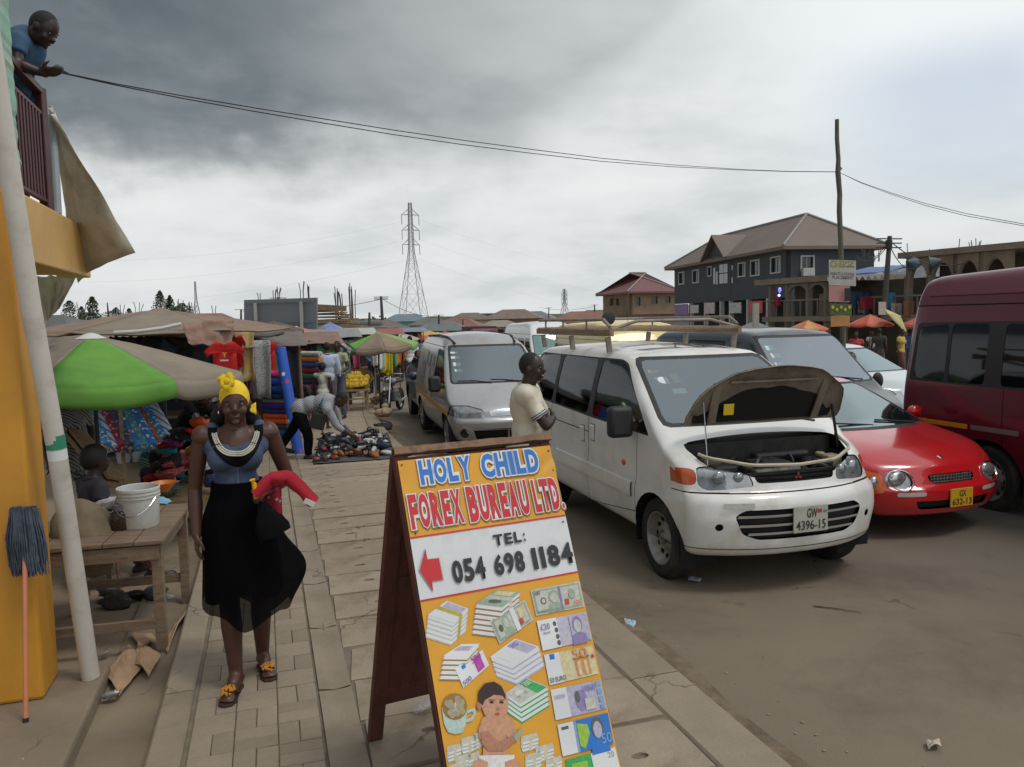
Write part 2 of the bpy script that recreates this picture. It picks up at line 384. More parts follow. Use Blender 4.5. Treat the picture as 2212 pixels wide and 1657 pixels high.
for row in range(int((14-2.7)/.2)):
    for colm in range(3):
        for k in (0, 1):
            s = 2.7+row*.2+.1; t = T0+colm*.2+.1
            horiz = (row+colm) % 2 == 0
            if horiz: ds, dt, rz = (k-.5)*.1, 0, 0
            else: ds, dt, rz = 0, (k-.5)*.1, pi/2
            q = ST(s+ds, t+dt, -.05+rr.uniform(-.004, .003)); r_ = AA+rz+rr.uniform(-.012, .012)
            if cnt < 300:
                objm('paver', pm, pav_root, q, (rr.uniform(-.008, .008), rr.uniform(-.008, .008), r_)); cnt += 1
            else:
                Mx = Matrix.Rotation(r_, 3, 'Z'); rest.box(q+Vector((0, 0, .025)), (.197, .0975, .05), Mx)
tag(rest.build('paver_field', m_pav, pav_root), kind='stuff')
# dirt-filled mortar strip between the blocks and the slabs
b = MB()
for i in range(26):
    s = 2.4+i*.9
    def fn(a, c, s=s):
        q = ST(s+a*.885, .19+c*.17, .0); q.z += -.012*(1-abs(2*c-1))+.005*nz(q, 8); return q
    b.grid(fn, 5, 4)
tag(b.build('mortar_strip', m_kerb, smooth=True), kind='structure')
# drain-cover slabs
sl_root = thing('drain_cover_slabs', 'row of cracked concrete drain cover slabs with lifting holes beside the paving', 'pavement', (0, 0, 0))
def ell(cx, cy, a, b_, n=10): return [(cx+a*cos(2*pi*i/n), cy+b_*sin(2*pi*i/n)) for i in range(n)]
def slabmesh(seed):
    r = random.Random(seed); L = .46; w0, w1 = -.71, .71; g = .008
    out = [(w0, -L/2+g), (w0+.02, L/2-g)]; n1, n2 = r.uniform(-.42, -.3), r.uniform(.25, .42); dpt = r.uniform(.014, .03)
    out += [(n1-.03, L/2-g+r.uniform(-.004, .004)), (n1, L/2-g-dpt), (0, L/2-g-dpt*.8), (n2, L/2-g-dpt), (n2+.03, L/2-g), (w1-.04, L/2-g+r.uniform(-.004, .002)), (w1, L/2-.03), (w1, -L/2+g+.01)]
    if seed == 1: out[1] = (w0+.05, L/2-g-.04)
    holes = [ell(-.40+r.uniform(-.03, .03), r.uniform(-.04, .04), .045, .026), ell(.42+r.uniform(-.03, .03), r.uniform(-.04, .04), .042, .026)]
    b = MB(); b.plate(out, holes, lambda a, c, h: Vector((a, c, h)), .06); return b.mesh('slab', m_slab)
sms = [slabmesh(i) for i in range(5)]
for i in range(48):
    s = 2.15+i*.468; q = ST(s, 1.075, -.062+rr.uniform(-.008, .005)); d = ST(s+.1, 1.07)-ST(s-.1, 1.07)
    objm('slab', sms[(i*3+i//5) % 5], sl_root, q, (rr.uniform(-.008, .008), rr.uniform(-.006, .006), atan2(-d.x, d.y)+rr.uniform(-.008, .008)))
# kerbs
def kerb_run(name, label, t0, t1, zt, s0, s1, L, h=.24):
    root = thing(name, label, 'kerb', (0, 0, 0)); s = s0
    while s < s1:
        b = MB(); c = .012; l = L*rr.uniform(.96, 1.04)
        prof = [(t0, zt-h), (t0, zt-c), (t0+c, zt), (t1-c, zt), (t1, zt-c), (t1, zt-h)]; K = len(prof)
        vv = []
        for j in range(5):
            for (t, z) in prof:
                q = ST(s+.005+(l-.01)*j/4, t, z); q.z += .004*nz(q, 5); q.x += .004*nz(q, 4, 3); vv.append(q)
        b.add(vv, [(j*K+i, j*K+i+1, (j+1)*K+i+1, (j+1)*K+i) for j in range(4) for i in range(K-1)]+[tuple(range(K)), tuple(range(4*K, 5*K))])
        b.build('kerb_stone', m_kerb, root); s += l
kerb_run('inner_kerb', 'low concrete kerb dividing the block paving from the gutter', -.60, -.447, .012, .6, 22, 1.3)
kerb_run('road_kerb', 'wide concrete kerb along the road edge right of the signboard', 1.80, 2.10, .0, -1, 42, 1.6)
# dirt ridge washed against the kerb
b = MB()
def fn(a, c):
    s = 1+a*24; q = ST(s, 2.09+c*(.26+.10*nz((s, 0, 0), .8)), -.166); q.z += max(0, .028*(1-c)+.02*nz(q, 6)*(1-c)*1.2-.004); return q
b.grid(fn, 240, 5); tag(b.build('dirt_ridge', mat('road_grit', (.17, .125, .085), 1, var=.35, vs=9, bump=.8, bs=70), smooth=True), kind='stuff')
# gutter
sheet('gutter', -.97, -.58, -1, 22, -.095, m_gutter, 40, 3)
b = MB(); g0, g1, h0, h1 = ST(-2, -.95, 0), ST(4.98, -.95, 0), ST(4.98, -7, 0), ST(-2, -7, 0)
b.plate([(g0.x, g0.y), (g1.x, g1.y), (h0.x, h0.y), (h1.x, h1.y)], [], lambda a, c, h: Vector((a, c, -.2+h)), .2)
tag(b.build('forecourt_slab', m_gutter, bevel=.02), kind='structure')
# ------------------------------------------------------------------ distant land
m_hill = mat('far_vegetation', (.075, .095, .065), 1., var=.35, vs=.02)
for k, (Y, h, seed) in enumerate(((420, 6.5, 2.), (700, 12, 9.), (1150, 21, 4.))):
    b = MB()
    def fn(a, c):
        x = -900*(1+k*.4)+a*2100*(1+k*.4); hh = h*(.55+.5*nz((x*.004, seed, 0), 1)+.25*nz((x*.02, seed, 3), 1)+.05*nz((x*.2, seed, 3), 1))
        if x < -60: hh *= .75
        return Vector((x, Y+c*60, -1.4+max(.4, hh)*sin(c*pi/2)))
    b.grid(fn, 260, 6); tag(b.build('hills', m_hill, smooth=True), kind='structure')
# ------------------------------------------------------------------ building on the left
m_yel = mat('ochre_paint', (.58, .27, .025), .55, var=.10, vs=2.5, bump=.12, bs=30, dirt=(.36, .17, .03), dsc=2.2, damt=.35)
m_beam = mat('buff_paint', (.62, .38, .13), .6, var=.08, vs=3, bump=.12, bs=30, dirt=(.42, .24, .07), dsc=2.5, damt=.35)
m_grn = mat('mint_paint', (.27, .47, .36), .65, var=.1, vs=4, bump=.25, bs=35, dirt=(.45, .43, .34), dsc=5, damt=.85)
bld = thing('corner_building', 'ochre and mint painted building edge with balcony at the left', 'building', ST(4.8, -1.25, 0))
bo = Vector(bld.location)
def stbox(mb, s0, s1, t0, t1, z0, z1):
    vs = [SD*s+TD*t+Vector((0, 0, z))-bo for s in (s0, s1) for t in (t0, t1) for z in (z0, z1)]
    mb.add(vs, [(0, 1, 3, 2), (4, 6, 7, 5), (0, 4, 5, 1), (2, 3, 7, 6), (0, 2, 6, 4), (1, 5, 7, 3)]); return mb
stbox(MB(), 4.58, 4.90, -2.6, -1.20, .0, 2.66).build('pillar', m_yel, bld, bevel=.02)
# upper wall with ragged plaster edge
b = MB(); vs = []; N = 40
def edge(z): return -1.212+.012*nz((0, 0, z), 9)+.01*nz((0, 3, z), 22)
zz = [2.66+ (1.04)*i/N for i in range(N+1)]
for z in zz:
    for (s, t) in ((4.60, -2.8), (4.60, edge(z)), (4.89, edge(z)-.003), (4.89, -2.8)): vs.append(SD*s+TD*t+Vector((0, 0, z))-bo)
b.add(vs, [(i*4+j, i*4+(j+1) % 4, (i+1)*4+(j+1) % 4, (i+1)*4+j) for i in range(N) for j in range(4)])
b.build('upper_wall', m_grn, bld)
stbox(MB(), 4.59, 4.74, -2.8, -1.235, 3.70, 5.2).build('wall_band', mat('pale_yellow_paint', (.62, .48, .16), .6, var=.12), bld)
stbox(MB(), 4.903, 6.50, -1.38, -1.205, 2.32, 2.68).build('balcony_beam', m_beam, bld, bevel=.01)
stbox(MB(), 4.92, 6.48, -2.8, -1.383, 2.34, 2.46).build('balcony_slab', m_beam, bld)
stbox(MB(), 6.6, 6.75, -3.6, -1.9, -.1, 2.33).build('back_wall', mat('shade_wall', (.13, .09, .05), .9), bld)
stbox(MB(), 4.60, 4.9, -1.42, -1.225, 2.662, 2.74).build('sill', mat('brown_trim', (.30, .19, .10), .8, var=.2), bld)
m_rail = mat('maroon_enamel', (.075, .022, .026), .45, var=.15, vs=5, dirt=(.16, .07, .05), dsc=8, damt=.5)
rl = thing('balcony_railing', 'maroon steel balcony railing the leaning man rests on', 'railing', ST(5.6, -1.26, 2.68, False))
ro = Vector(rl.location)
def L_(s, t, z): return SD*s+TD*t+Vector((0, 0, z))-ro
MB().beam(L_(4.72, -1.26, 3.41), L_(5.62, -1.26, 3.41), .05, .04).build('handrail', m_rail, rl, bevel=.005)
MB().beam(L_(4.72, -1.26, 3.27), L_(5.6, -1.26, 3.27), .03, .02).build('mid_rail', m_rail, rl)
MB().beam(L_(4.72, -1.26, 2.74), L_(5.6, -1.26, 2.74), .03, .02).build('bottom_rail', m_rail, rl)
MB().beam(L_(5.6, -1.26, 2.68), L_(5.6, -1.26, 3.43), .06, .06).build('corner_post', m_rail, rl, bevel=.006)
MB().beam(L_(5.6, -1.30, 3.41), L_(5.6, -2.4, 3.41), .05, .04).build('handrail', m_rail, rl)
MB().beam(L_(5.6, -1.30, 3.27), L_(5.6, -2.4, 3.27), .03, .02).build('mid_rail', m_rail, rl)
bm_ = MB().beam((0, 0, 0), (0, 0, .53), .016, .03).mesh('baluster', m_rail)
for i in range(12): objm('baluster', bm_, rl, L_(4.78+i*.066, -1.26, 2.742), (0, 0, -AA*0))
for i in range(14): objm('baluster', bm_, rl, L_(5.6, -1.40-i*.07, 2.742), (0, 0, pi/2))
stbox(MB(), 5.5, 5.53, -2.4, -1.36, 2.74, 3.24).build('railing_backcloth', cloth((.10, .035, .03)), bld)
# grey drain pipe beside the post
MB().cone(P(113, 250, 5.25), P(124, 462, 5.15), .026, .026, 12).build('drain_pipe_tmp', mat('grey_plastic', (.32, .36, .38), .5))
dp = bpy.data.objects['drain_pipe_tmp']; dp.name = 'drain_pipe'; tag(dp, 'thin grey pipe standing beside the balcony corner post', 'pipe')
m_tarp = mat('canvas_tarp', (.56, .53, .43), .85, var=.12, vs=3, bump=.4, bs=14, dirt=(.27, .22, .15), dsc=2.6, damt=.7)
def cloth_patch(name, c4, m_, nu=16, nv=16, sag=.05, fold=.02, seed=0, fr=5, parent=None, thick=.003):
    a, b_, c, d = [Vector(q) for q in c4]; nn = (b_-a).cross(d-a).normalized(); mb = MB()
    def fn(u, v):
        q = (a*(1-u)+b_*u)*(1-v)+(d*(1-u)+c*u)*v
        return q+nn*(sag*4*u*(1-u)*v + fold*nz((u*fr, v*fr*.5, seed), 1)+fold*.4*nz((u*fr*3, v*fr, seed+4), 1))
    mb.grid(fn, nu, nv); return mb.build(name, m_, parent, smooth=True, thick=thick)
tp = cloth_patch('tarpaulin', (P(106, 228, 5.2), P(118, 250, 5.15), P(292, 546, 5.5), P(168, 612, 6.0)), m_tarp, sag=-.10, fold=.05, seed=3)
bm = bmesh.new(); bm.from_mesh(tp.data); bm.free()
tag(tp, 'dirty grey canvas awning hanging out from the balcony corner', 'awning')
tp2 = cloth_patch('tarpaulin', (P(62, 596, 6.3), P(166, 596, 6.3), P(128, 668, 6.6), P(88, 716, 6.9)), mat('pale_tarp', (.66, .64, .60), .8, var=.15, vs=2, bump=.4, bs=10, dirt=(.33, .29, .22), dsc=2, damt=.7), sag=.05, fold=.05, seed=8)
tag(tp2, 'pale canvas sheet hanging below the ochre balcony beam', 'awning')
# white plastic rain pipe leaning on the pillar
pw = mat('white_pvc', (.58, .54, .48), .4, var=.05, vs=3, dirt=(.33, .25, .18), dsc=4, damt=.55)
wp = thing('rain_pipe', 'thick cream plastic rain pipe slanting down in front of the ochre pillar', 'pipe', (-2.39, 4.26, 0))
PP = [P(u, v, y)-Vector((-2.39, 4.26, 0)) for u, v, y in ((196, 1462, 4.26), (122, 968, 4.08), (66, 660, 3.96), (14, 330, 3.84), (-26, 60, 3.74))]; MB().tube(PP, .047, 20).build('pipe', pw, wp, smooth=True)
k1 = lambda f: PP[0]+(PP[1]-PP[0])*f
b = MB(); b.cone(k1(1.0), k1(1.055), .0478, .0478, 20, False); b.build('sticker', mat('green_label', (.03, .25, .14), .5), wp, smooth=True)
b = MB(); b.cone(k1(.955), k1(.995), .0477, .0477, 20, False); b.build('sticker', mat('white_label', (.7, .72, .7), .5), wp, smooth=True)
# mop
mp = thing('mop', 'grey string mop with orange pole leaning upside down on the ochre pillar', 'mop', (-2.46, 3.78, 0))
A0, A1 = Vector((0, 0, .0)), Vector((-.04, .17, 1.0))
MB().cone(A0+(A1-A0)*.012, A1, .0115, .0115, 12).build('pole', mat('orange_pole', (.62, .23, .12), .35), mp, smooth=True)
MB().cone(A0, A0+(A1-A0)*.02, .014, .013, 12).build('end_cap', mat('black_rubber', (.015, .015, .015), .6), mp)
MB().cone(A1-Vector((0, 0, .03)), A1+Vector((0, 0, .04)), .028, .03, 12).build('mop_clamp', mat('blue_plastic', (.02, .05, .22), .4), mp)
b = MB(); r = random.Random(5)
for i in range(460):
    a = r.uniform(0, 2*pi); R0 = r.uniform(.25, 1); L = r.uniform(.19, .31)
    p0 = A1+Vector((cos(a)*.015, sin(a)*.012, .03)); p1 = A1+Vector((cos(a)*.07*R0, -abs(sin(a))*.06*R0+.01, .04+.015*r.random()))
    p2 = A1+Vector((cos(a)*.105*R0+r.uniform(-.01, .01), -abs(sin(a))*.07*R0+.01, -L*.5)); p3 = A1+Vector((cos(a)*.10*R0+r.uniform(-.012, .012), -abs(sin(a))*.06*R0+.015, -L))
    b.tube([p0, p1, p2, p3], .0028, 3, False)
b.build('mop_strings', mat('grey_yarn', (.075, .09, .125), .95, var=.4, vs=20), mp)
# ================================================================== VEHICLES
m_tyre = mat('tyre_rubber', (.018, .017, .016), .85, var=.2, vs=10, bump=.2, bs=60, dirt=(.10, .08, .055), dsc=3, damt=.6)
m_blk = mat('black_trim', (.02, .02, .021), .55, var=.2, vs=6)
m_void = mat('dark_cavity', (.008, .008, .008), .9)
m_steel = mat('wheel_steel', (.38, .36, .33), .45, .6, var=.2, vs=8, dirt=(.14, .10, .07), dsc=7, damt=.7)
m_chr = mat('chrome', (.62, .64, .66), .18, 1., var=.05)
m_lamp = mat('headlamp_glass', (.30, .32, .33), .12, .5, var=.35, vs=14, coat=1.)
m_refl = mat('lamp_reflector', (.55, .57, .58), .2, .8, var=.2, vs=20, coat=1)
m_amb = mat('amber_lens', (.50, .085, .012), .2, var=.15, vs=14, coat=1)
m_seat = mat('seat_cloth', (.10, .095, .085), .9)
m_glassD = glass('tinted_side_glass', (.34, .35, .33), .03)
m_glassC = glass('side_glass', (.45, .5, .5), .12)
m_wind = glass('windscreen_glass', (.42, .48, .48), .26, (.80, .90, .95))
m_windT = glass('teal_windscreen', (.22, .42, .40), .30, (.62, .86, .84))
def paint(nm, col, rough=.35, dirt=(.30, .25, .19), damt=.35, metal=0., coat=.5, dsc=1.1):
    return mat(nm, col, rough, metal, var=.05, vs=2.5, dirt=dirt, dsc=dsc, damt=damt, coat=coat, lining=(.05, .045, .04))
def carve(bm, lay, poly, axis, cond, rid, only=None):
    """cut a polygon outline into the shell and mark the faces inside it"""
    ix = {'y': (0, 2), 'x': (1, 2), 'z': (0, 1)}[axis]
    x0 = min(p[0] for p in poly)-1e-3; x1 = max(p[0] for p in poly)+1e-3; y0 = min(p[1] for p in poly)-1e-3; y1 = max(p[1] for p in poly)+1e-3
    def near():
        out = []
        for f in bm.faces:
            if only is not None and f[lay] not in only: continue
            a = [v.co[ix[0]] for v in f.verts]; c = [v.co[ix[1]] for v in f.verts]
            if min(a) > x1 or max(a) < x0 or min(c) > y1 or max(c) < y0: continue
            if cond(f): out.append(f)
        return out
    cand = near()
    for p, q in zip(poly, poly[1:]+poly[:1]):
        no = Vector((0, 0, 0)); no[ix[0]] = q[1]-p[1]; no[ix[1]] = -(q[0]-p[0])
        if no.length < 1e-7 or not cand: continue
        no.normalize(); co = Vector((0, 0, 0)); co[ix[0]] = p[0]; co[ix[1]] = p[1]
        fs = []; keep = []
        for f in cand:
            d = [(v.co-co).dot(no) for v in f.verts]
            (fs if min(d) < -1e-5 and max(d) > 1e-5 else keep).append(f)
        if not fs: continue
        g = list(set(fs) | {e for f in fs for e in f.edges} | {v for f in fs for v in f.verts})
        r = bmesh.ops.bisect_plane(bm, geom=g, plane_co=co, plane_no=no, dist=1e-5)
        cand = list(set(keep) | {x for x in r['geom'] if isinstance(x, bmesh.types.BMFace)})
    for f in cand:
        if not f.is_valid: continue
        c = f.calc_center_median()
        if inpoly(c[ix[0]], c[ix[1]], poly): f[lay] = rid
def shell(sp):
    xf, xr, wd, H = sp['xf'], sp['xr'], sp['w']/2, sp['H']; R = sp.get('R', .09)
    prof = sp['prof']; zb = sp.get('zb', .28); wz = sp['wz']; XF = sp['XF']; XR = sp.get('XR', [(0, 0), (3, 0)]); bow = sp.get('bow', .12); crown = sp.get('crown', .04)
    fl = sp.get('fl', .6); rt = sp.get('rtaper', .04); ft = sp.get('ftaper', .08)
    e = [0, .12*R, .4*R, .8*R, R*1.2]
    def nodes(a, b, step, extra=()):
        L = [a+q for q in e]+[b-q for q in e]; m = a+R*1.2; k = max(1, int((b-a-2.4*R)/step))
        L += [m+(b-a-2.4*R)*i/k for i in range(k+1)]; L += [q for q in extra if a+R < q < b-R]
        L = sorted(L); out = [L[0]]
        for q in L[1:]:
            if q-out[-1] > .006: out.append(q)
        return out
    nx = nodes(xr, xf, .13, [p[0] for p in prof]); ny = nodes(-wd, wd, .16); nzz = nodes(0, H, .085)
    bm = bmesh.new(); lay = bm.faces.layers.int.new('r'); V = {}
    zp = lambda x: interp(prof, x)
    sm = sp.get('sm', .05)
    def zt(x): return (zp(x-sm)+zp(x)*2+zp(x+sm))/4 if xr+sm < x < xf-sm else zp(x)
    def mp(x, y, z):
        cx = max(xr+R, min(xf-R, x)); cy = max(-wd+R, min(wd-R, y)); cz = max(R, min(H-R, z)); d = Vector((x-cx, y-cy, z-cz))
        if d.length > 1e-9:
            k = max(abs(d.x), abs(d.y), abs(d.z)); d = d.normalized()*k
        x, y, z = cx+d.x, cy+d.y, cz+d.z; yy = y/wd; ze = z/H
        top = zt(x)-crown*yy*yy*sstep(.6, 1, ze); Z = zb+ze*(top-zb)
        a = max(0, min(1, (x-(xf-fl))/fl)); c = max(0, min(1, ((xr+fl)-x)/fl))
        wh = interp(wz, Z)*(1-ft*a*a-rt*c*c*c)
        X = x+(a**1.5)*(interp(XF, Z)-bow*abs(yy)**2.4)+(c**1.5)*(interp(XR, Z)+sp.get('rbow', .05)*abs(yy)**2.4)
        return Vector((X, yy*wh, Z))
    def gv(i, j, k):
        q = (i, j, k)
        if q not in V: V[q] = bm.verts.new(mp(nx[i], ny[j], nzz[k]))
        return V[q]
    I, J, K = len(nx)-1, len(ny)-1, len(nzz)-1
    def add(*q):
        try: f = bm.faces.new(q); f.smooth = True
        except ValueError: pass
    for i in range(I):
        for k in range(K):
            add(gv(i, 0, k), gv(i+1, 0, k), gv(i+1, 0, k+1), gv(i, 0, k+1)); add(gv(i, J, k+1), gv(i+1, J, k+1), gv(i+1, J, k), gv(i, J, k))
        for j in range(J):
            add(gv(i, j, K), gv(i+1, j, K), gv(i+1, j+1, K), gv(i, j+1, K)); add(gv(i, j+1, 0), gv(i+1, j+1, 0), gv(i+1, j, 0), gv(i, j, 0))
    for j in range(J):
        for k in range(K):
            add(gv(I, j, k), gv(I, j+1, k), gv(I, j+1, k+1), gv(I, j, k+1)); add(gv(0, j, k+1), gv(0, j+1, k+1), gv(0, j+1, k), gv(0, j, k))
    bm.normal_update(); sp['surf'] = mp; sp['zt'] = zt
    return bm, lay
def sidey(sp, x, z):
    a = max(0, min(1, (x-(sp['xf']-sp.get('fl', .6)))/sp.get('fl', .6))); c = max(0, min(1, ((sp['xr']+sp.get('fl', .6))-x)/sp.get('fl', .6)))
    return interp(sp['wz'], z)*(1-sp.get('ftaper', .08)*a*a-sp.get('rtaper', .04)*c**3)
def frontx(sp, y, z): return sp['xf']+interp(sp['XF'], z)-sp.get('bow', .12)*abs(2*y/sp['w'])**2.4
def face_obj(fs, name, m_, parent, inset=0.):
    """one part from a set of shell faces, set in along the surface normals"""
    idx = {}; vs = []; pf = []
    for f in fs:
        q = []
        for v in f.verts:
            k = v.index
            if k not in idx: idx[k] = len(vs); vs.append(v.co-v.normal*inset)
            q.append(idx[k])
        pf.append(q)
    me = bpy.data.meshes.new(name); me.from_pydata([tuple(v) for v in vs], [], pf); me.shade_smooth(); me.materials.append(m_)
    return objm(name, me, parent)
def split(bm, lay, rid):
    b = bm.copy(); l = b.faces.layers.int['r']
    bmesh.ops.delete(b, geom=[f for f in b.faces if f[l] != rid], context='FACES'); return b
def bm_obj(b, name, m_, parent, inset=0., label=None):
    me = bpy.data.meshes.new(name); b.to_mesh(me); b.free(); me.materials.append(m_)
    return objm(name, me, parent)
LEFT = lambda f: f.normal.y > .25 and abs(f.normal.z) < .8
RIGHT = lambda f: f.normal.y < -.25 and abs(f.normal.z) < .8
def finish(bm, lay, root, regions, body_mat):
    """regions: id -> (name, material, inset); each separate island becomes a part"""
    bm.normal_update(); bm.verts.index_update()
    groups = {}
    for f in bm.faces: groups.setdefault(f[lay], []).append(f)
    for rid, (nm, m_, ins) in regions.items():
        if nm is None: continue
        left = set(groups.get(rid, ()))
        while left:
            st = [left.pop()]; isl = list(st)
            while st:
                f = st.pop()
                for e in f.edges:
                    for g in e.link_faces:
                        if g in left: left.remove(g); st.append(g); isl.append(g)
            face_obj(isl, nm, m_, root, ins)
    o = face_obj(groups[0], 'body', body_mat, root); bm.free(); return o
def wheel(root, x, y, r, wdt, side, rim=None, kind='steel', hub=None):
    """side = +1 left, -1 right; wheel > tyre, rim"""
    M = Matrix.Rotation(-side*pi/2, 3, 'X')
    b = MB(); w2 = wdt/2; rr_ = r*.64
    prof = [(rr_, -w2*.9), (r*.88, -w2), (r*.97, -w2*.8), (r, -w2*.5), (r, w2*.5), (r*.97, w2*.8), (r*.88, w2), (rr_+.01, w2*.92), (rr_, w2*.8)]
    c = Vector((x, y-side*w2, r)); b.lathe(prof, c, 36, M, False, False); t = b.build('tyre', m_tyre, root, smooth=True, ang=35)
    # tread grooves
    b = MB(); rm = rim or m_steel
    if kind == 'steel':
        prof = [(.0, w2*.35), (r*.16, w2*.35), (r*.19, w2*.55), (r*.30, w2*.45), (r*.42, w2*.1), (r*.52, w2*.25), (r*.585, w2*.6), (r*.62, w2*.88), (r*.65, w2*.92), (r*.65, w2*.7), (r*.63, -w2*.8)]
        b.lathe(prof[1:], c, 32, M, False, False); b.lathe([(r*.16, w2*.35), (r*.12, w2*.6), (r*.05, w2*.62)], c, 20, M, False, True)
        o = b.build('rim', rm, t, smooth=True, ang=30)
        h = MB()
        for i in range(12):
            a = 2*pi*i/12; q = c+M @ Vector((r*.47*cos(a), r*.47*sin(a), w2*.20)); h.box(q, (.035, .012, .035))
        tag(h.build('rim_slots', m_void, t), kind='stuff')
    else:
        prof = [(r*.655, w2*.9), (r*.62, w2*.85), (r*.6, w2*.3), (r*.6, -w2*.8)]
        b.lathe(prof, c, 32, M, False, False)
        n = 5 if kind == 'five' else 7
        for i in range(n):
            a = 2*pi*i/n; p0 = c+M @ Vector((r*.1*cos(a), r*.1*sin(a), w2*.62)); p1 = c+M @ Vector((r*.62*cos(a), r*.62*sin(a), w2*.72)); b.beam(p0, p1, .065 if kind == 'five' else .03, .03, (0, 1, 0))
        b.lathe([(r*.14, w2*.5), (r*.14, w2*.7), (r*.06, w2*.78)], c, 16, M, False, True); b.lathe([(r*.58, -w2*.1), (.01, -w2*.1)], c, 20, M, False, False)
        b.build('rim', rm, t, smooth=True, ang=30)
    return t
def wells_obj(root, x, r, wd):
    for s in (-1, 1):
        b = MB(); R = r*1.2; n = 14; y0, y1 = s*(wd-.03), s*(wd-.34)
        vs = [Vector((x+R*cos(-.25+(pi+.5)*i/n), y, r*.95+R*sin(-.25+(pi+.5)*i/n))) for y in (y0, y1) for i in range(n+1)]
        b.add(vs, [(i, i+1, n+2+i, n+1+i) for i in range(n)]+[tuple(range(n+1, 2*n+2))]); b.build('wheel_well', m_void, root)
def circ(x, z, r, n=18, a0=-.35): return [(x+r*cos(a0+(pi-2*a0)*i/n), z+r*sin(a0+(pi-2*a0)*i/n)) for i in range(n+1)]
def seats(root, rows, zs=.55, m_=None, y=.36, hh=.62):
    for x in rows:
        for s in (-1, 1):
            b = MB(); b.box((x, s*y, zs), (.48, .5, .16)); b.beam((x-.26, s*y, zs+.05), (x-.38, s*y, zs+hh), .46, .12, (1, 0, 0)); b.ball((x-.42, s*y, zs+hh+.1), (.05, .13, .09), 10, 6)
            b.build('seat', m_ or m_seat, root, smooth=True, bevel=.03)
def bar(root, name, sp, side, x0, x1, z0, z1, h, d, m_, n=14, off=.0):
    """strip following the body side"""
    b = MB()
    def fn(a, c):
        x = x0+(x1-x0)*a; z = z0+(z1-z0)*a; k = c*4; dz_, dd = [(-.5, -.01), (-.42, d), (0, d*1.1), (.42, d), (.5, -.01)][int(round(k))]
        return Vector((x, side*(sidey(sp, x, z+dz_*h)+dd+off), z+dz_*h))
    b.grid(fn, n, 4); return b.build(name, m_, root, smooth=True)
def plate_obj(root, pos, w_, h_, base, ink, l1, l2, small=None, nrm=(1, 0, 0)):
    p = MB().box(pos, (.012, w_, h_)).build('number_plate', base, root, bevel=.003)
    ax = Vector((0, 1, 0)); x = pos[0]+.0075
    text('lettering', l1, w_*.30, h_*.36, (x, pos[1]-w_*.12, pos[2]+h_*.05), ax, (0, 0, 1), ink, p, off=.012)
    text('lettering', l2, w_*.86, h_*.36, (x, pos[1]-w_*.43, pos[2]-h_*.40), ax, (0, 0, 1), ink, p, off=.012)
    if small:
        text('lettering', small, w_*.12, h_*.12, (x, pos[1]+w_*.34, pos[2]+h_*.2), ax, (0, 0, 1), ink, p)
        MB().box((x, pos[1]+w_*.25, pos[2]+h_*.28), (.002, w_*.12, h_*.14)).build('flag_mark', mat('flag_red', (.45, .05, .03), .5), p)
    return p
def ringmesh(c, r0, r1, z, n=20):
    b = MB(); b.lathe([(r0, 0), (r0, z), (r1, z), (r1, 0)], c, n, Matrix.Rotation(pi/2, 3, 'Y'), False, False); return b
def wipers(root, pts, m_=None):
    for p in pts: MB().tube(p, .009, 6).build('wiper', m_ or m_blk, root)
def mirror_part(root, pos, side, sz=(.09, .13, .2), m_=None, arm=True):
    b = MB(); b.ball((pos[0], pos[1]+side*.12, pos[2]), (sz[0], sz[1], sz[2]), 12, 8)
    if arm: b.beam(pos, (pos[0], pos[1]+side*.08, pos[2]-.02), .04, .05)
    return b.build('mirror', m_ or m_blk, root, smooth=True)
def put(root, q, a): root.location = q; root.rotation_euler = (0, 0, a-pi/2)
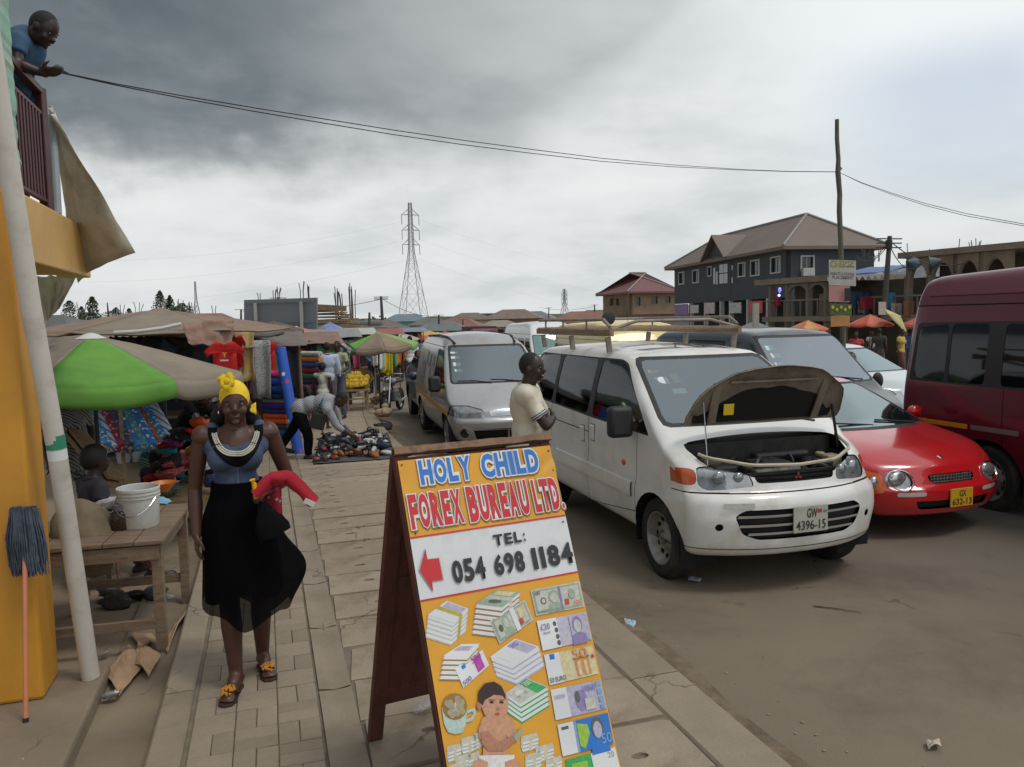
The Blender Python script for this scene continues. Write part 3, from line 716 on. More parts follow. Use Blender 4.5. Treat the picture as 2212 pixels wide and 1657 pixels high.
# ---------------------------------------------------------------- WHITE PEOPLE CARRIER, bonnet up
wh = paint('white_paint', (.76, .75, .73), .3, dirt=(.38, .31, .22), damt=.5)
def white_van():
    root = thing('minivan', 'dirty white minivan with its bonnet open and a roof rack', 'van')
    sp = dict(xf=.72, xr=-3.72, w=1.80, H=1.60, R=.10, zb=.30, bow=.24, crown=.045, fl=.75, ftaper=.06, rtaper=.07, sm=.06,
              prof=[(-3.72, 1.76), (-3.4, 1.83), (-2.4, 1.87), (-1.5, 1.865), (-.96, 1.835), (-.84, 1.80), (.06, 1.22), (.17, 1.155), (.48, 1.07), (.72, .975)],
              wz=[(.25, .82), (.35, .865), (.55, .895), (.70, .895), (.78, .875), (1.0, .875), (1.18, .865), (1.5, .79), (1.75, .715), (1.9, .62)],
              XF=[(.25, -.10), (.38, .0), (.60, .035), (.76, .02), (.80, -.05), (.97, -.11), (1.1, -.18)], XR=[(.3, .05), (.8, 0), (1.2, .05), (1.85, .22)])
    bm, lay = shell(sp); y = lambda x, z: sidey(sp, x, z)
    # windows
    win = [[(-.16, 1.17), (-.86, 1.70), (-.98, 1.735), (-1.42, 1.735), (-1.40, 1.19)],
           [(-1.52, 1.195), (-1.54, 1.735), (-2.52, 1.735), (-2.50, 1.215)],
           [(-2.60, 1.22), (-2.62, 1.735), (-3.30, 1.72), (-3.47, 1.60), (-3.42, 1.25)]]
    dark = rpoly([(-.13, 1.155), (-.84, 1.715), (-.98, 1.75), (-3.28, 1.74), (-3.50, 1.62), (-3.46, 1.225), (-1.4, 1.172)], .04)
    for c in (LEFT, RIGHT):
        carve(bm, lay, dark, 'y', c, 2)
        for p in win: carve(bm, lay, rpoly(p, .06), 'y', c, 3, (2, 0, 3))
        carve(bm, lay, circ(0, .31, .40), 'y', c, 4); carve(bm, lay, circ(-2.8, .31, .39), 'y', c, 4)
        for p in ([(-.36, .48), (-.352, .48), (-.35, 1.17), (-.358, 1.17)], [(-1.455, .33), (-1.447, .33), (-1.447, 1.185), (-1.455, 1.185)], [(-2.56, .55), (-2.552, .55), (-2.552, 1.21), (-2.56, 1.21)],
                  [(-.36, .475), (-1.45, .33), (-1.45, .338), (-.355, .483)], [(-1.45, 1.02), (-3.3, 1.04), (-3.3, 1.05), (-1.45, 1.03)]):
            carve(bm, lay, p, 'y', c, 5, (0, 5))
        carve(bm, lay, [(.38, .797), (.38, .804), (.8, .808), (.8, .801)], 'y', c, 5, (0, 5))
    T2 = lambda f: f.normal.x > .15 and f.normal.z > .1 and f.calc_center_median().z > 1.18
    carve(bm, lay, rpoly([(-.80, 1.235), (.80, 1.235), (.66, 1.775), (-.66, 1.775)], .07), 'x', T2, 6)
    carve(bm, lay, rpoly([(-.75, 1.265), (.75, 1.265), (.62, 1.75), (-.62, 1.75)], .06), 'x', T2, 7, (6,))
    carve(bm, lay, rpoly([(-1.0, -.47), (-1.62, -.50), (-1.62, .50), (-1.0, .47)], .08), 'z', lambda f: f.normal.z > .8, 8)      # sun roof glass
    carve(bm, lay, rpoly([(.13, -.73), (.42, -.66), (.60, -.38), (.65, 0), (.60, .38), (.42, .66), (.13, .73)], .08), 'z', lambda f: f.normal.z > .2 and f.calc_center_median().z < 1.2, 9)   # bonnet opening
    F2 = lambda f: f.normal.x > .1 and f.normal.z < .97
    for s in (-1, 1):
        carve(bm, lay, rpoly([(s*.36, .845), (s*.40, .965), (s*.60, .99), (s*.74, .98), (s*.755, .85), (s*.70, .815)], .035), 'x', F2, 10, (0,))
        carve(bm, lay, rpoly([(s*.76, .86), (s*.745, .965), (s*.83, .975), (s*.905, .96), (s*.905, .87), (s*.82, .845)], .03), 'x', lambda f: abs(f.normal.z) < .8 and f.calc_center_median().x > .25, 11, (0,))
        carve(bm, lay, circ(s*.66, .555, .028, 12, -pi*.49), 'x', F2, 12, (0,))
    carve(bm, lay, rpoly([(-.34, .865), (.34, .865), (.36, .945), (-.36, .945)], .03), 'x', F2, 12, (0,))
    carve(bm, lay, rpoly([(-.48, .685), (.48, .685), (.56, .64), (.50, .50), (.38, .455), (-.38, .455), (-.50, .50), (-.56, .64)], .03), 'x', F2, 12, (0,))
    carve(bm, lay, [(-.9, .795), (.9, .795), (.9, .803), (-.9, .803)], 'x', F2, 5, (0,))
    carve(bm, lay, [(-.9, .375), (.9, .375), (.9, .383), (-.9, .383)], 'x', F2, 5, (0,))
    hood = split(bm, lay, 9)
    finish(bm, lay, root, {2: ('window_surround', m_blk, .004), 3: ('side_window', m_glassD, .008), 4: (None, None, 0), 5: ('panel_gap', m_void, .006), 6: ('windscreen_seal', m_blk, .003), 7: ('windscreen', m_wind, .004),
            8: ('sunroof', mat('roof_glass', (.03, .035, .04), .1, coat=1), .0), 9: (None, None, 0), 10: ('headlight', m_lamp, .012), 11: ('indicator', m_amb, .002), 12: ('grille', m_void, .03)}, wh)
    # bonnet panel, hinged at the cowl, raised about 70 degrees
    hx, hz = .12, 1.17
    Mh = Matrix.Translation((hx-.02, 0, hz+.09)) @ Matrix.Rotation(radians(-83), 4, 'Y') @ Matrix.Translation((-hx, 0, -hz))
    under = hood.copy()
    ext = bmesh.ops.extrude_edge_only(under, edges=[e for e in under.edges if e.is_boundary])
    for v in [g for g in ext['geom'] if isinstance(g, bmesh.types.BMVert)]: v.co.z -= .028
    for v in hood.verts: v.co = Mh @ v.co
    ho = bm_obj(hood, 'bonnet', wh, root)
    beige = mat('bonnet_primer', (.23, .19, .14), .6, var=.25, vs=4, dirt=(.08, .06, .045), dsc=5, damt=.9)
    for v in under.verts: v.co = Mh @ (v.co-Vector((0, 0, .006)))
    bm_obj(under, 'bonnet_frame', beige, ho)
    # insulation pad under the bonnet (top-view outline of its own)
    b = MB(); zt_ = lambda x, yy: sp['zt'](x)-.045*(yy/.9)**2
    out = [(.15, -.64), (.15, .64), (.24, .64), (.38, .58), (.42, .40), (.50, .30), (.48, .1), (.52, -.05), (.48, -.2), (.49, -.34), (.38, -.42), (.38, -.58), (.24, -.65)]
    b.plate(rpoly(out, .03), [], lambda a, c, h: Mh @ Vector((a, c, zt_(a, c)-.022-h)), .014)
    b.build('insulation_pad', mat('black_felt', (.012, .011, .010), .95, bump=.5, bs=40), ho)
    for s in (-1, 1): MB().beam(Mh @ Vector((.14, s*.48, 1.09)), Mh @ Vector((.50, s*.50, .985)), .07, .02).build('bonnet_rib', beige, ho, bevel=.006)
    MB().beam(Mh @ Vector((.50, -.4, .985)), Mh @ Vector((.50, .4, .985)), .05, .02).build('bonnet_rib', beige, ho, bevel=.006)
    MB().box(Mh @ Vector((.27, -.36, 1.035)), (.09, .09, .004), Mh.to_3x3()).build('warning_label', mat('yellow_label', (.75, .52, .02), .5), ho)
    MB().tube([(.34, -.60, .98), Mh @ Vector((.34, -.58, 1.05))], .006, 6).build('support_rod', m_chr, root)
    MB().tube([(.22, .70, 1.02), Mh @ Vector((.26, .62, 1.05))], .012, 8).build('hinge_arm', m_blk, root)
    # engine bay
    b = MB(); b.box((.29, 0, .66), (.40, 1.3, .02)); b.box((.105, 0, .88), (.02, 1.40, .46)); b.box((.19, .70, .84), (.28, .02, .3)); b.box((.19, -.70, .84), (.28, .02, .3)); b.box((.50, 0, .80), (.02, .96, .24))
    b.build('engine_bay', mat('oily_metal', (.022, .02, .018), .7, var=.5, vs=12, bump=.4, bs=30), root)
    b = MB(); r = random.Random(2); mats_ = [m_blk, mat('grimy_alloy', (.16, .15, .13), .5, .6, var=.5, vs=16), mat('dull_brown', (.10, .07, .045), .8, var=.4), mat('beige_plastic', (.32, .27, .17), .6)]
    for i, (bx, s3, mi) in enumerate([((.30, -.05, .86), (.36, .42, .16), 1), ((.34, -.06, .955), (.24, .30, .05), 0), ((.28, .42, .84), (.24, .2, .22), 0), ((.30, .56, .90), (.13, .14, .16), 3), ((.24, -.44, .86), (.24, .2, .2), 0), ((.46, -.22, .82), (.1, .3, .12), 2), ((.46, .2, .82), (.08, .24, .1), 1), ((.20, .15, .99), (.1, .5, .05), 0), ((.20, -.5, .96), (.1, .16, .08), 2)]):
        MB().box(bx, s3).build('engine_block' if i == 0 else 'engine_part', mats_[mi], root, bevel=.02)
    b = MB()
    for i in range(26):
        a = Vector((r.uniform(.12, .42), r.uniform(-.42, .42), r.uniform(.84, .94))); c = a+Vector((r.uniform(-.06, .08), r.uniform(-.16, .16), r.uniform(-.05, .03))); mm = (a+c)/2+Vector((0, 0, .06)); b.tube([a, (a*2+mm*2)/4+Vector((0, 0, .03)), mm, (c+mm)/2+Vector((0, 0, .015)), c], r.choice([.007, .010, .018]), 6)
    tag(b.build('hoses', m_blk, root, smooth=True), kind='stuff')
    MB().lathe([(.035, 0), (.04, .02), (.03, .03)], (.25, .50, .965), 14).build('filler_cap', mats_[3], root, smooth=True)
    # slam panel lip round the front of the opening
    b = MB()
    for k, (px, py) in enumerate([(.09, -.725), (.40, -.67), (.585, -.39), (.64, 0), (.585, .39), (.40, .67), (.09, .725)]): pass
    P0 = rpoly([(.14, -.73), (.42, -.66), (.60, -.38), (.65, 0), (.60, .38), (.42, .66), (.14, .73)], .08, 5)[6:-3]
    b.tube([(x, yy, sp['zt'](x)-.045*(yy/.9)**2-.012) for x, yy in P0], .014, 6); b.build('slam_panel', mat('cream_seam', (.50, .45, .34), .5, dirt=(.2, .16, .1), dsc=6, damt=.6), root, smooth=True)
    # lamps detail
    for s in (-1, 1):
        for yy, rr_ in ((.46, .052), (.60, .066)):
            q = Vector((frontx(sp, yy, .91)-.030, s*yy, .91)); MB().ball(q, (.026, rr_*.85, rr_*.8), 14, 8).build('lamp_bulb_cover', m_lamp, root, smooth=True)
        MB().ball((-.62, s*(y(-.62, .86)+.002), .86), (.04, .014, .028), 12, 8).build('side_repeater', m_amb, root, smooth=True)
        for xx, zz in ((-1.34, 1.03), (-1.60, .99)):
            MB().box((xx, s*(y(xx, zz)+.004), zz), (.085, .03, .15)).build('door_handle', wh, root, bevel=.012)
            MB().box((xx, s*(y(xx, zz)-.004), zz), (.11, .014, .17)).build('handle_recess', mat('recess_grey', (.25, .24, .22), .5), root)
        bar(root, 'side_moulding', sp, s, -.42, -2.36, .66, .66, .14, .016, wh)
        MB().box((-.42, s*1.0, 1.25), (.12, .22, .27)).build('mirror', m_blk, root, smooth=True, bevel=.04); MB().beam((-.42, s*.86, 1.25), (-.42, s*.97, 1.41), .02, .02).build('mirror_bracket', m_chr, root)
    for x in (0, -2.8): wells_obj(root, x, .335, .895)
    for x in (0, -2.8):
        for s in (-1, 1): wheel(root, x, s*.86, .335, .21, s)
    # grille bars
    for zz, hw in ((.635, .54), (.565, .53), (.50, .46)):
        b = MB(); b.grid(lambda a, c: Vector((frontx(sp, (a*2-1)*hw, zz)+.004-.02*(1-c), (a*2-1)*hw, zz-.012+.024*c)), 16, 3); b.build('grille_bar', wh, root, smooth=True)
    for zz in (.885, .918):
        b = MB(); b.grid(lambda a, c: Vector((frontx(sp, (a*2-1)*.34, zz)+.002-.02*(1-c), (a*2-1)*.34, zz-.010+.018*c)), 14, 3); b.build('grille_bar', m_blk, root, smooth=True)
    em = MB(); xx = frontx(sp, 0, .905)+.012
    for i in range(3):     # small three-lobed emblem
        a = pi/2+2*pi*i/3; c0 = Vector((xx, 0, .905)); t1 = c0+Vector((0, cos(a), sin(a)))*.036; l1 = c0+Vector((0, cos(a+.52), sin(a+.52)))*.021; l2 = c0+Vector((0, cos(a-.52), sin(a-.52)))*.021
        em.add([c0, l1, t1, l2, c0+Vector((.004, 0, 0)), l1+Vector((.004, 0, 0)), t1+Vector((.004, 0, 0)), l2+Vector((.004, 0, 0))], [(0, 1, 2, 3), (4, 5, 6, 7), (0, 1, 5, 4), (1, 2, 6, 5), (2, 3, 7, 6), (3, 0, 4, 7)])
    em.build('emblem', mat('emblem_red', (.25, .03, .03), .3), root)
    plate_obj(root, (frontx(sp, 0, .6)+.014, .02, .60), .30, .20, mat('plate_white', (.44, .44, .38), .5, dirt=(.3, .26, .2), damt=.5, dsc=14), mat('plate_ink', (.03, .03, .035), .6), 'GW', '4396-15', 'GH')
    MB().grid(lambda u, v: Vector((frontx(sp, .42+.22*u, .70+.04*v)+.003, -.42-.22*u, .70+.04*v)), 6, 2).build('faded_sticker', mat('faded_sticker', (.50, .52, .47), .5, dirt=(.2, .35, .3), dsc=30, damt=.6), root)
    # stickers on the screen
    def ws(yy, z): # point on windscreen
        lo, hi = -.95, .0; zz = z+.045*(yy/.9)**2
        for _ in range(20):
            x = (lo+hi)/2
            if sp['zt'](x) > zz: lo = x
            else: hi = x
        return Vector((x-.012, yy, z-.010))
    up = (ws(0, 1.5)-ws(0, 1.4)).normalized(); Mx = Matrix((Vector((0, 1, 0)), up, Vector((0, 1, 0)).cross(up))).transposed()
    for (yy, z, a, c, col) in ((-.56, 1.66, .10, .045, (.45, .30, .20)), (-.53, 1.585, .12, .10, (.62, .64, .66)), (-.40, 1.60, .07, .13, (.42, .36, .16)), (-.44, 1.50, .13, .07, (.66, .72, .72))):
        MB().box(ws(yy, z), (a, c, .002), Mx).build('permit_sticker', mat('sticker_%d' % int(z*1000), col, .5), root)
    MB().lathe([(.05, 0), (.05, .003)], ws(-.53, 1.585)+Vector((.004, 0, .002)), 18, Mx).build('permit_sticker', mat('sticker_white', (.72, .73, .75), .5), root)
    wipers(root, [[(.02, .62, 1.225), (-.06, .2, 1.262), (-.05, -.12, 1.25)], [(.02, -.02, 1.23), (-.05, -.4, 1.262), (-.04, -.62, 1.25)]])
    b = MB(); b.box((-1.9, 0, .45), (3.3, 1.5, .04)); b.box((-.35, 0, 1.0), (.55, 1.5, .22)); b.build('cabin_floor', m_seat, root)
    seats(root, [-1.0, -1.95, -2.75], .72, None, .38, .56)
    b = MB(); b.tube([Vector((-.58, .36+.19*cos(t*pi/8), 1.17+.17*sin(t*pi/8))) for t in range(17)], .014, 6); b.build('steering_wheel', m_blk, root, smooth=True)
    # interior liner so the far windows read through
    # roof rack
    rk = thing('roof_rack', 'brown timber and steel roof rack on top of the white minivan', 'rack')
    wd_ = wood('rack_timber', (.30, .21, .14)); mr = mat('rack_steel', (.26, .23, .19), .6, .3, var=.3, vs=6)
    for s in (-1, 1):
        MB().beam((-1.25, s*.70, 1.99), (-3.5, s*.70, 1.99), .045, .065).build('side_rail', wd_, rk, bevel=.006)
        MB().tube([(-1.3, s*.70, 2.05), (-1.45, s*.70, 2.12), (-3.45, s*.70, 2.12)], .016, 8).build('upper_rail', mr, rk, smooth=True)
        for x in (-1.35, -2.35, -3.3): MB().beam((x, s*.68, 1.80), (x, s*.70, 1.95), .05, .03).build('foot_bracket', mr, rk)
        for x in (-1.9, -2.6, -3.2): MB().tube([(x, s*.70, 2.02), (x, s*.70, 2.12)], .011, 6).build('upright', mr, rk)
    for x in (-1.28, -1.9, -2.5, -3.1, -3.48): MB().beam((x, -.70, 2.02), (x, .70, 2.02), .05, .03).build('cross_bar', wd_, rk, bevel=.004)
    b = MB(); b.tube([(-3.45, -.70, 2.12), (-3.48, 0, 2.12), (-3.45, .70, 2.12)], .016, 8); b.build('end_rail', mr, rk, smooth=True)
    b = MB(); b.tube([(-1.3, -.7, 2.02), (-1.32, -.4, 2.10), (-1.32, .4, 2.10), (-1.3, .7, 2.02)], .016, 8); b.build('end_rail', mr, rk, smooth=True)
    b = MB(); b.lathe([(.04, -.03), (.075, -.02), (.075, .02), (.04, .03)], (-2.6, -.15, 2.13), 16, Matrix.Rotation(pi/2, 3, 'Y'), True, True); b.build('coiled_strap', m_blk, rk, smooth=True)
    return root, rk, sp
wv, rk, wsp = white_van()
A_W = .285
WV = Vector((1.99, 6.55, -.19)); 
put(wv, WV, A_W); put(rk, WV, A_W)
# ---------------------------------------------------------------- the other vehicles
def vehicle(root, sp, pm_, wins=(), front=(), lines=(), wsc=None, hl=(), wr=.33, axles=(0, -2.7), gl=m_glassD, wgl=m_wind, wk='steel', seat_rows=(), surround=None, arch=.07, tw=.2, extra=None, rim=None, rear=None, floor=True):
    bm, lay = shell(sp); wd = sp['w']/2
    for c in (LEFT, RIGHT):
        if surround: carve(bm, lay, rpoly(surround, .05), 'y', c, 2)
        for p in wins: carve(bm, lay, rpoly(p, .05), 'y', c, 3, (2, 0, 3))
        for x in axles: carve(bm, lay, circ(x, wr*.95, wr+arch), 'y', c, 4)
        for p in lines: carve(bm, lay, p, 'y', c, 5, (0, 5))
    if wsc:
        zlo, cnd = wsc[2], lambda f: f.normal.x > .12 and f.calc_center_median().z > wsc[2]
        carve(bm, lay, rpoly(wsc[0], .06), 'x', cnd, 6); carve(bm, lay, rpoly(wsc[1], .05), 'x', cnd, 7, (6,))
    F2 = lambda f: f.normal.x > .1 and f.normal.z < .97
    for p, rid in front: carve(bm, lay, rpoly(p, .025), 'x', F2, rid, (0,))
    if rear: carve(bm, lay, rpoly(rear, .06), 'x', lambda f: f.normal.x < -.3, 3)
    regs = {2: ('window_surround', m_blk, .004), 3: ('side_window', gl, .008), 4: (None, None, 0), 5: ('panel_gap', m_void, .006), 6: ('windscreen_seal', m_blk, .003), 7: ('windscreen', wgl, .004),
            10: ('headlight', m_lamp, .012), 11: ('indicator', m_amb, .003), 12: ('grille', m_void, .03), 13: ('bumper_trim', m_blk, .0), 14: ('grille_surround', m_chr, -.004)}
    if extra: regs.update(extra)
    finish(bm, lay, root, regs, pm_)
    for x in axles:
        wells_obj(root, x, wr, wd*.985)
        for s in (-1, 1): wheel(root, x, s*(wd-.035), wr, tw, s, rim, wk)
    if floor: MB().box(((axles[0]+axles[-1])/2-.1, 0, .45), (abs(axles[-1])+.6, sp['w']*.84, .04)).build('cabin_floor', m_seat, root)
    if seat_rows: seats(root, seat_rows, .6, None, sp['w']*.22, .55)
def ws_x(sp, z, y=0):
    lo, hi = sp['wsr']; zz = z+sp.get('crown', .04)*(2*y/sp['w'])**2
    for _ in range(22):
        x = (lo+hi)/2
        if sp['zt'](x) > zz: lo = x
        else: hi = x
    return x
def stick(root, sp, y, z, a, c, col, nm='permit_sticker'):
    x0, x1 = ws_x(sp, z, y), ws_x(sp, z+.02, y); up = Vector((x1-x0, 0, .02)).normalized(); yv = Vector((0, 1, 0)); Mx = Matrix((yv, up, yv.cross(up))).transposed()
    MB().box((x0-.010, y, z-.008), (a, c, .003), Mx).build(nm, mat('sticker_c%d%d%d' % tuple(int(k*99) for k in col), col, .5), root)
gap = lambda x, z0, z1: [(x-.004, z0), (x+.004, z0), (x+.004, z1), (x-.004, z1)]
# ---- silver high roof van
sil = paint('silver_paint', (.40, .41, .42), .32, dirt=(.30, .235, .17), damt=.75, metal=.35, dsc=.9)
r1 = thing('van', 'dusty silver van with an orange side stripe parked by the pavement', 'van')
sp = dict(xf=.82, xr=-4.0, w=1.84, H=1.6, R=.11, zb=.26, bow=.20, crown=.05, fl=.7, ftaper=.10, rtaper=.06, sm=.09, wsr=(-.95, .3),
          prof=[(-4.0, 1.83), (-3.6, 1.97), (-2.2, 2.02), (-1.3, 1.99), (-.92, 1.90), (-.80, 1.83), (.10, 1.18), (.22, 1.10), (.60, .95), (.82, .80)],
          wz=[(.25, .80), (.4, .86), (.6, .905), (.9, .91), (1.15, .88), (1.5, .81), (1.75, .75), (1.9, .66), (2.05, .55)],
          XF=[(.25, -.10), (.4, -.01), (.60, .02), (.66, -.03), (.85, -.08), (1.1, -.2)], XR=[(.3, .05), (.8, 0), (1.9, .25)])
vehicle(r1, sp, sil, wins=[[(-.05, 1.14), (-.78, 1.68), (-1.25, 1.70), (-1.27, 1.14)]], surround=[(.0, 1.12), (-.76, 1.71), (-1.29, 1.73), (-1.31, 1.11)],
        lines=[gap(-.25, .42, 1.12), gap(-1.35, .36, 1.75), gap(-2.5, .36, 1.75), [(-.1, 1.76), (-3.7, 1.80), (-3.7, 1.81), (-.1, 1.77)]],
        wsc=([(-.80, 1.17), (.80, 1.17), (.68, 1.80), (-.68, 1.80)], [(-.76, 1.20), (.76, 1.20), (.64, 1.77), (-.64, 1.77)], 1.12),
        front=[([(s*.34, .66), (s*.40, .80), (s*.62, .86), (s*.88, .86), (s*.90, .70), (s*.7, .66)], 10) for s in (-1, 1)]+
              [([(-.27, .69), (.27, .69), (.30, .765), (.1, .80), (-.1, .80), (-.30, .765)], 14), ([(-.22, .705), (.22, .705), (.24, .755), (-.24, .755)], 14),
               ([(-.50, .32), (.50, .32), (.56, .47), (-.56, .47)], 12)],
        axles=(0, -3.0), wr=.34, wk='seven', rim=mat('alloy', (.42, .42, .43), .35, .7, dirt=(.12, .09, .06), dsc=9, damt=.7), seat_rows=(-1.0,), gl=glass('van_side_glass', (.10, .10, .09), .12))
for s in (-1, 1):
    bar(r1, 'side_stripe', sp, s, .30, -3.5, .70, .84, .085, .004, mat('orange_stripe', (.62, .27, .015), .45))
    ringmesh((frontx(sp, .72, .42)-.04, s*.70, .42), .075, .09, .05).build('fog_lamp_ring', m_chr, r1, smooth=True)
    MB().lathe([(.078, 0), (.078, .01)], (frontx(sp, .72, .42)-.03, s*.70, .42), 18, Matrix.Rotation(pi/2, 3, 'Y')).build('fog_lamp', m_void, r1)
    MB().box((-.05, s*1.05, 1.18), (.13, .20, .27)).build('mirror', m_blk, r1, smooth=True, bevel=.045); MB().beam((-.1, s*.86, 1.12), (-.06, s*.98, 1.12), .05, .05).build('mirror_arm', m_blk, r1)
    # dark gloss and pale panels posted on the rear side
    for i, (x, z, a, c, col) in enumerate([(-1.6, 1.50, .22, .20, (.28, .20, .17)), (-1.98, 1.50, .20, .22, (.12, .13, .15)), (-2.4, 1.52, .22, .22, (.16, .24, .24)), (-1.55, 1.15, .30, .34, (.42, .43, .42)), (-2.1, 1.2, .4, .3, (.45, .46, .47)), (-2.7, 1.2, .35, .5, (.17, .26, .26)), (-1.6, .86, .3, .12, (.47, .47, .47)), (-3.2, 1.45, .4, .3, (.40, .41, .42))]):
        b = MB(); b.grid(lambda u, v: Vector((x-a/2+a*u, s*(sidey(sp, x-a/2+a*u, z-c/2+c*v)+.004), z-c/2+c*v)), 3, 4); b.build('pasted_panel', mat('poster_%d' % i, col, .5, var=.3, vs=30, fine=(60, .6, tuple(q*.5 for q in col))), r1)
b = MB(); b.grid(lambda a, c: Vector((frontx(sp, (a*2-1)*.53, .48)+.01, (a*2-1)*.55, .475+.02*c)), 12, 2); b.build('chrome_strip', m_chr, r1, smooth=True)
b = MB(); b.grid(lambda a, c: Vector((frontx(sp, (a*2-1)*.47, .32)+.01, (a*2-1)*.49, .305+.02*c)), 12, 2); b.build('chrome_strip', m_chr, r1, smooth=True)
MB().box((frontx(sp, 0, .4)+.012, 0, .395), (.02, .03, .16)).build('chrome_strip', m_chr, r1)
MB().box((frontx(sp, 0, .22)+.015, .0, .60), (.01, .42, .10)).build('number_plate', mat('blank_plate', (.50, .50, .47), .5), r1)
for i, (dz_, c) in enumerate(((1.70, .05), (1.62, .07), (1.51, .10), (1.41, .07))): stick(r1, sp, -.60, dz_-.02, .13 if i != 1 else .15, c, (.62, .68, .66))
wipers(r1, [[(.12, .5, 1.18), (.04, .1, 1.22), (.03, -.1, 1.23)], [(.12, -.1, 1.18), (.05, -.4, 1.22), (.03, -.68, 1.22)]])
for s in (-1, 1): MB().tube([(-.78, s*.55, 1.80+.03), (-1.2, s*.6, 1.935), (-2.0, s*.62, 1.965), (-3.6, s*.6, 1.93)], .018, 6).build('roof_gutter', m_blk, r1, smooth=True)
q = G(968, 980, -.18); put(r1, q+Vector((.83, .24, 0)), .25)
# ---- red hatchback
red = paint('red_paint', (.52, .008, .012), .22, dirt=(.33, .04, .03), damt=.4, coat=1., dsc=.8)
r2 = thing('car', 'glossy red car with round headlights beside the open bonnet', 'car')
sp = dict(xf=.80, xr=-3.3, w=1.70, H=1.2, R=.10, zb=.20, bow=.20, crown=.035, fl=.8, ftaper=.10, rtaper=.10, sm=.10, wsr=(-1.25, -.2),
          prof=[(-3.3, .95), (-3.0, 1.05), (-2.5, 1.32), (-1.9, 1.385), (-1.3, 1.36), (-1.1, 1.30), (-.30, .94), (-.10, .90), (.5, .80), (.80, .69)],
          wz=[(.2, .76), (.35, .83), (.55, .85), (.8, .845), (.92, .81), (1.2, .70), (1.38, .58)],
          XF=[(.15, -.08), (.3, .0), (.46, .01), (.50, -.03), (.65, -.10), (.9, -.2)], XR=[(.3, .05), (.8, 0), (1.3, .2)])
FZ = lambda z: z
vehicle(r2, sp, red, wins=[[(-.55, .95), (-1.2, 1.27), (-1.6, 1.31), (-1.62, .97)], [(-1.68, .97), (-1.66, 1.31), (-2.3, 1.27), (-2.7, 1.02)]],
        lines=[gap(-.45, .3, .90), gap(-1.65, .3, .95)], wsc=([(-.76, .90), (.76, .90), (.60, 1.30), (-.60, 1.30)], [(-.73, .92), (.73, .92), (.57, 1.285), (-.57, 1.285)], .90),
        front=[(ell(s*.55, .555, .118, .088, 14), 10) for s in (-1, 1)]+[([(-.25, .51), (.25, .51), (.28, .56), (.26, .59), (-.26, .59), (-.28, .56)], 12)]+
              [([(-.40, .28), (.40, .28), (.44, .36), (-.44, .36)], 12)]+[([(-.60, .405), (-.34, .405), (-.34, .445), (-.60, .445)], 15), ([(.34, .405), (.60, .405), (.60, .445), (.34, .445)], 15)]+
              [([(-.86, .40), (-.70, .44), (-.68, .60), (-.86, .66)], 16)],
        axles=(0, -2.46), wr=.29, wk='seven', seat_rows=(-1.2,), gl=m_glassC, wgl=glass('red_car_screen', (.40, .48, .47), .42, (.74, .86, .88)), extra={15: ('bumper_lamp', mat('white_lens', (.55, .55, .55), .3, coat=1), .0), 16: ('orange_wing', mat('orange_paint', (.62, .13, .015), .3, coat=.8), -.002)})
for s in (-1, 1):
    MB().ball((frontx(sp, .55, .555)-.035, s*.55, .555), (.035, .10, .075), 16, 10).build('headlight_reflector', m_refl, r2, smooth=True)
    b = MB(); b.tube([Vector((frontx(sp, .55+.12*cos(a), .555+.09*sin(a))+.002, s*(.55+.118*cos(a)), .555+.088*sin(a))) for a in [i*2*pi/20 for i in range(21)]], .006, 6, False); b.build('headlight_rim', m_chr, r2, smooth=True)
    MB().ball((-.62, s*.95, .98), (.06, .10, .07), 12, 8).build('mirror', red, r2, smooth=True)
MB().ball((frontx(sp, .78, .53)-.0, -.78, .545), (.03, .05, .05), 12, 8).build('indicator', m_refl, r2, smooth=True)
for i in range(14): MB().box((frontx(sp, .0, .55)-.006-.02*abs(i-6.5)/6.5, -.24+.037*i, .55), (.01, .006, .07)).build('grille_bar', m_steel, r2)
b = MB()
for zz in (.525, .55, .575): b.grid(lambda a, c: Vector((frontx(sp, (a*2-1)*.25, zz)-.002, (a*2-1)*.25, zz-.004+.008*c)), 10, 1)
tag(b.build('grille_mesh', m_steel, r2), kind='stuff')
MB().lathe([(.032, 0), (.032, .006), (.015, .01)], (.60, 0, .715), 16, Matrix.Rotation(.5, 3, 'Y')).build('badge', m_chr, r2, smooth=True)
plate_obj(r2, (frontx(sp, 0, .37)+.016, .03, .375), .27, .17, mat('plate_yellow', (.66, .36, .015), .45, dirt=(.4, .25, .05), damt=.4, dsc=12), mat('plate_ink2', (.05, .035, .03), .6), 'GX', '632-13')
wipers(r2, [[(-.25, .55, .925), (-.33, .1, .965)], [(-.25, 0, .925), (-.33, -.5, .965)]])
MB().box((-.6, 0, .86), (.5, 1.3, .08)).build('dashboard', mat('dash_grey', (.16, .18, .18), .7), r2)
MB().tube([Vector((-.85, .34+.17*cos(t*pi/8), .93+.14*sin(t*pi/8))) for t in range(17)], .012, 6).build('steering_wheel', m_blk, r2, smooth=True)
MB().box((-1.0, 0, 1.20), (.03, .2, .06)).build('rear_view_mirror', mat('mirror_grey', (.3, .32, .32), .3), r2, bevel=.01)
put(r2, Vector((3.87, 7.98, -.16)), .33)
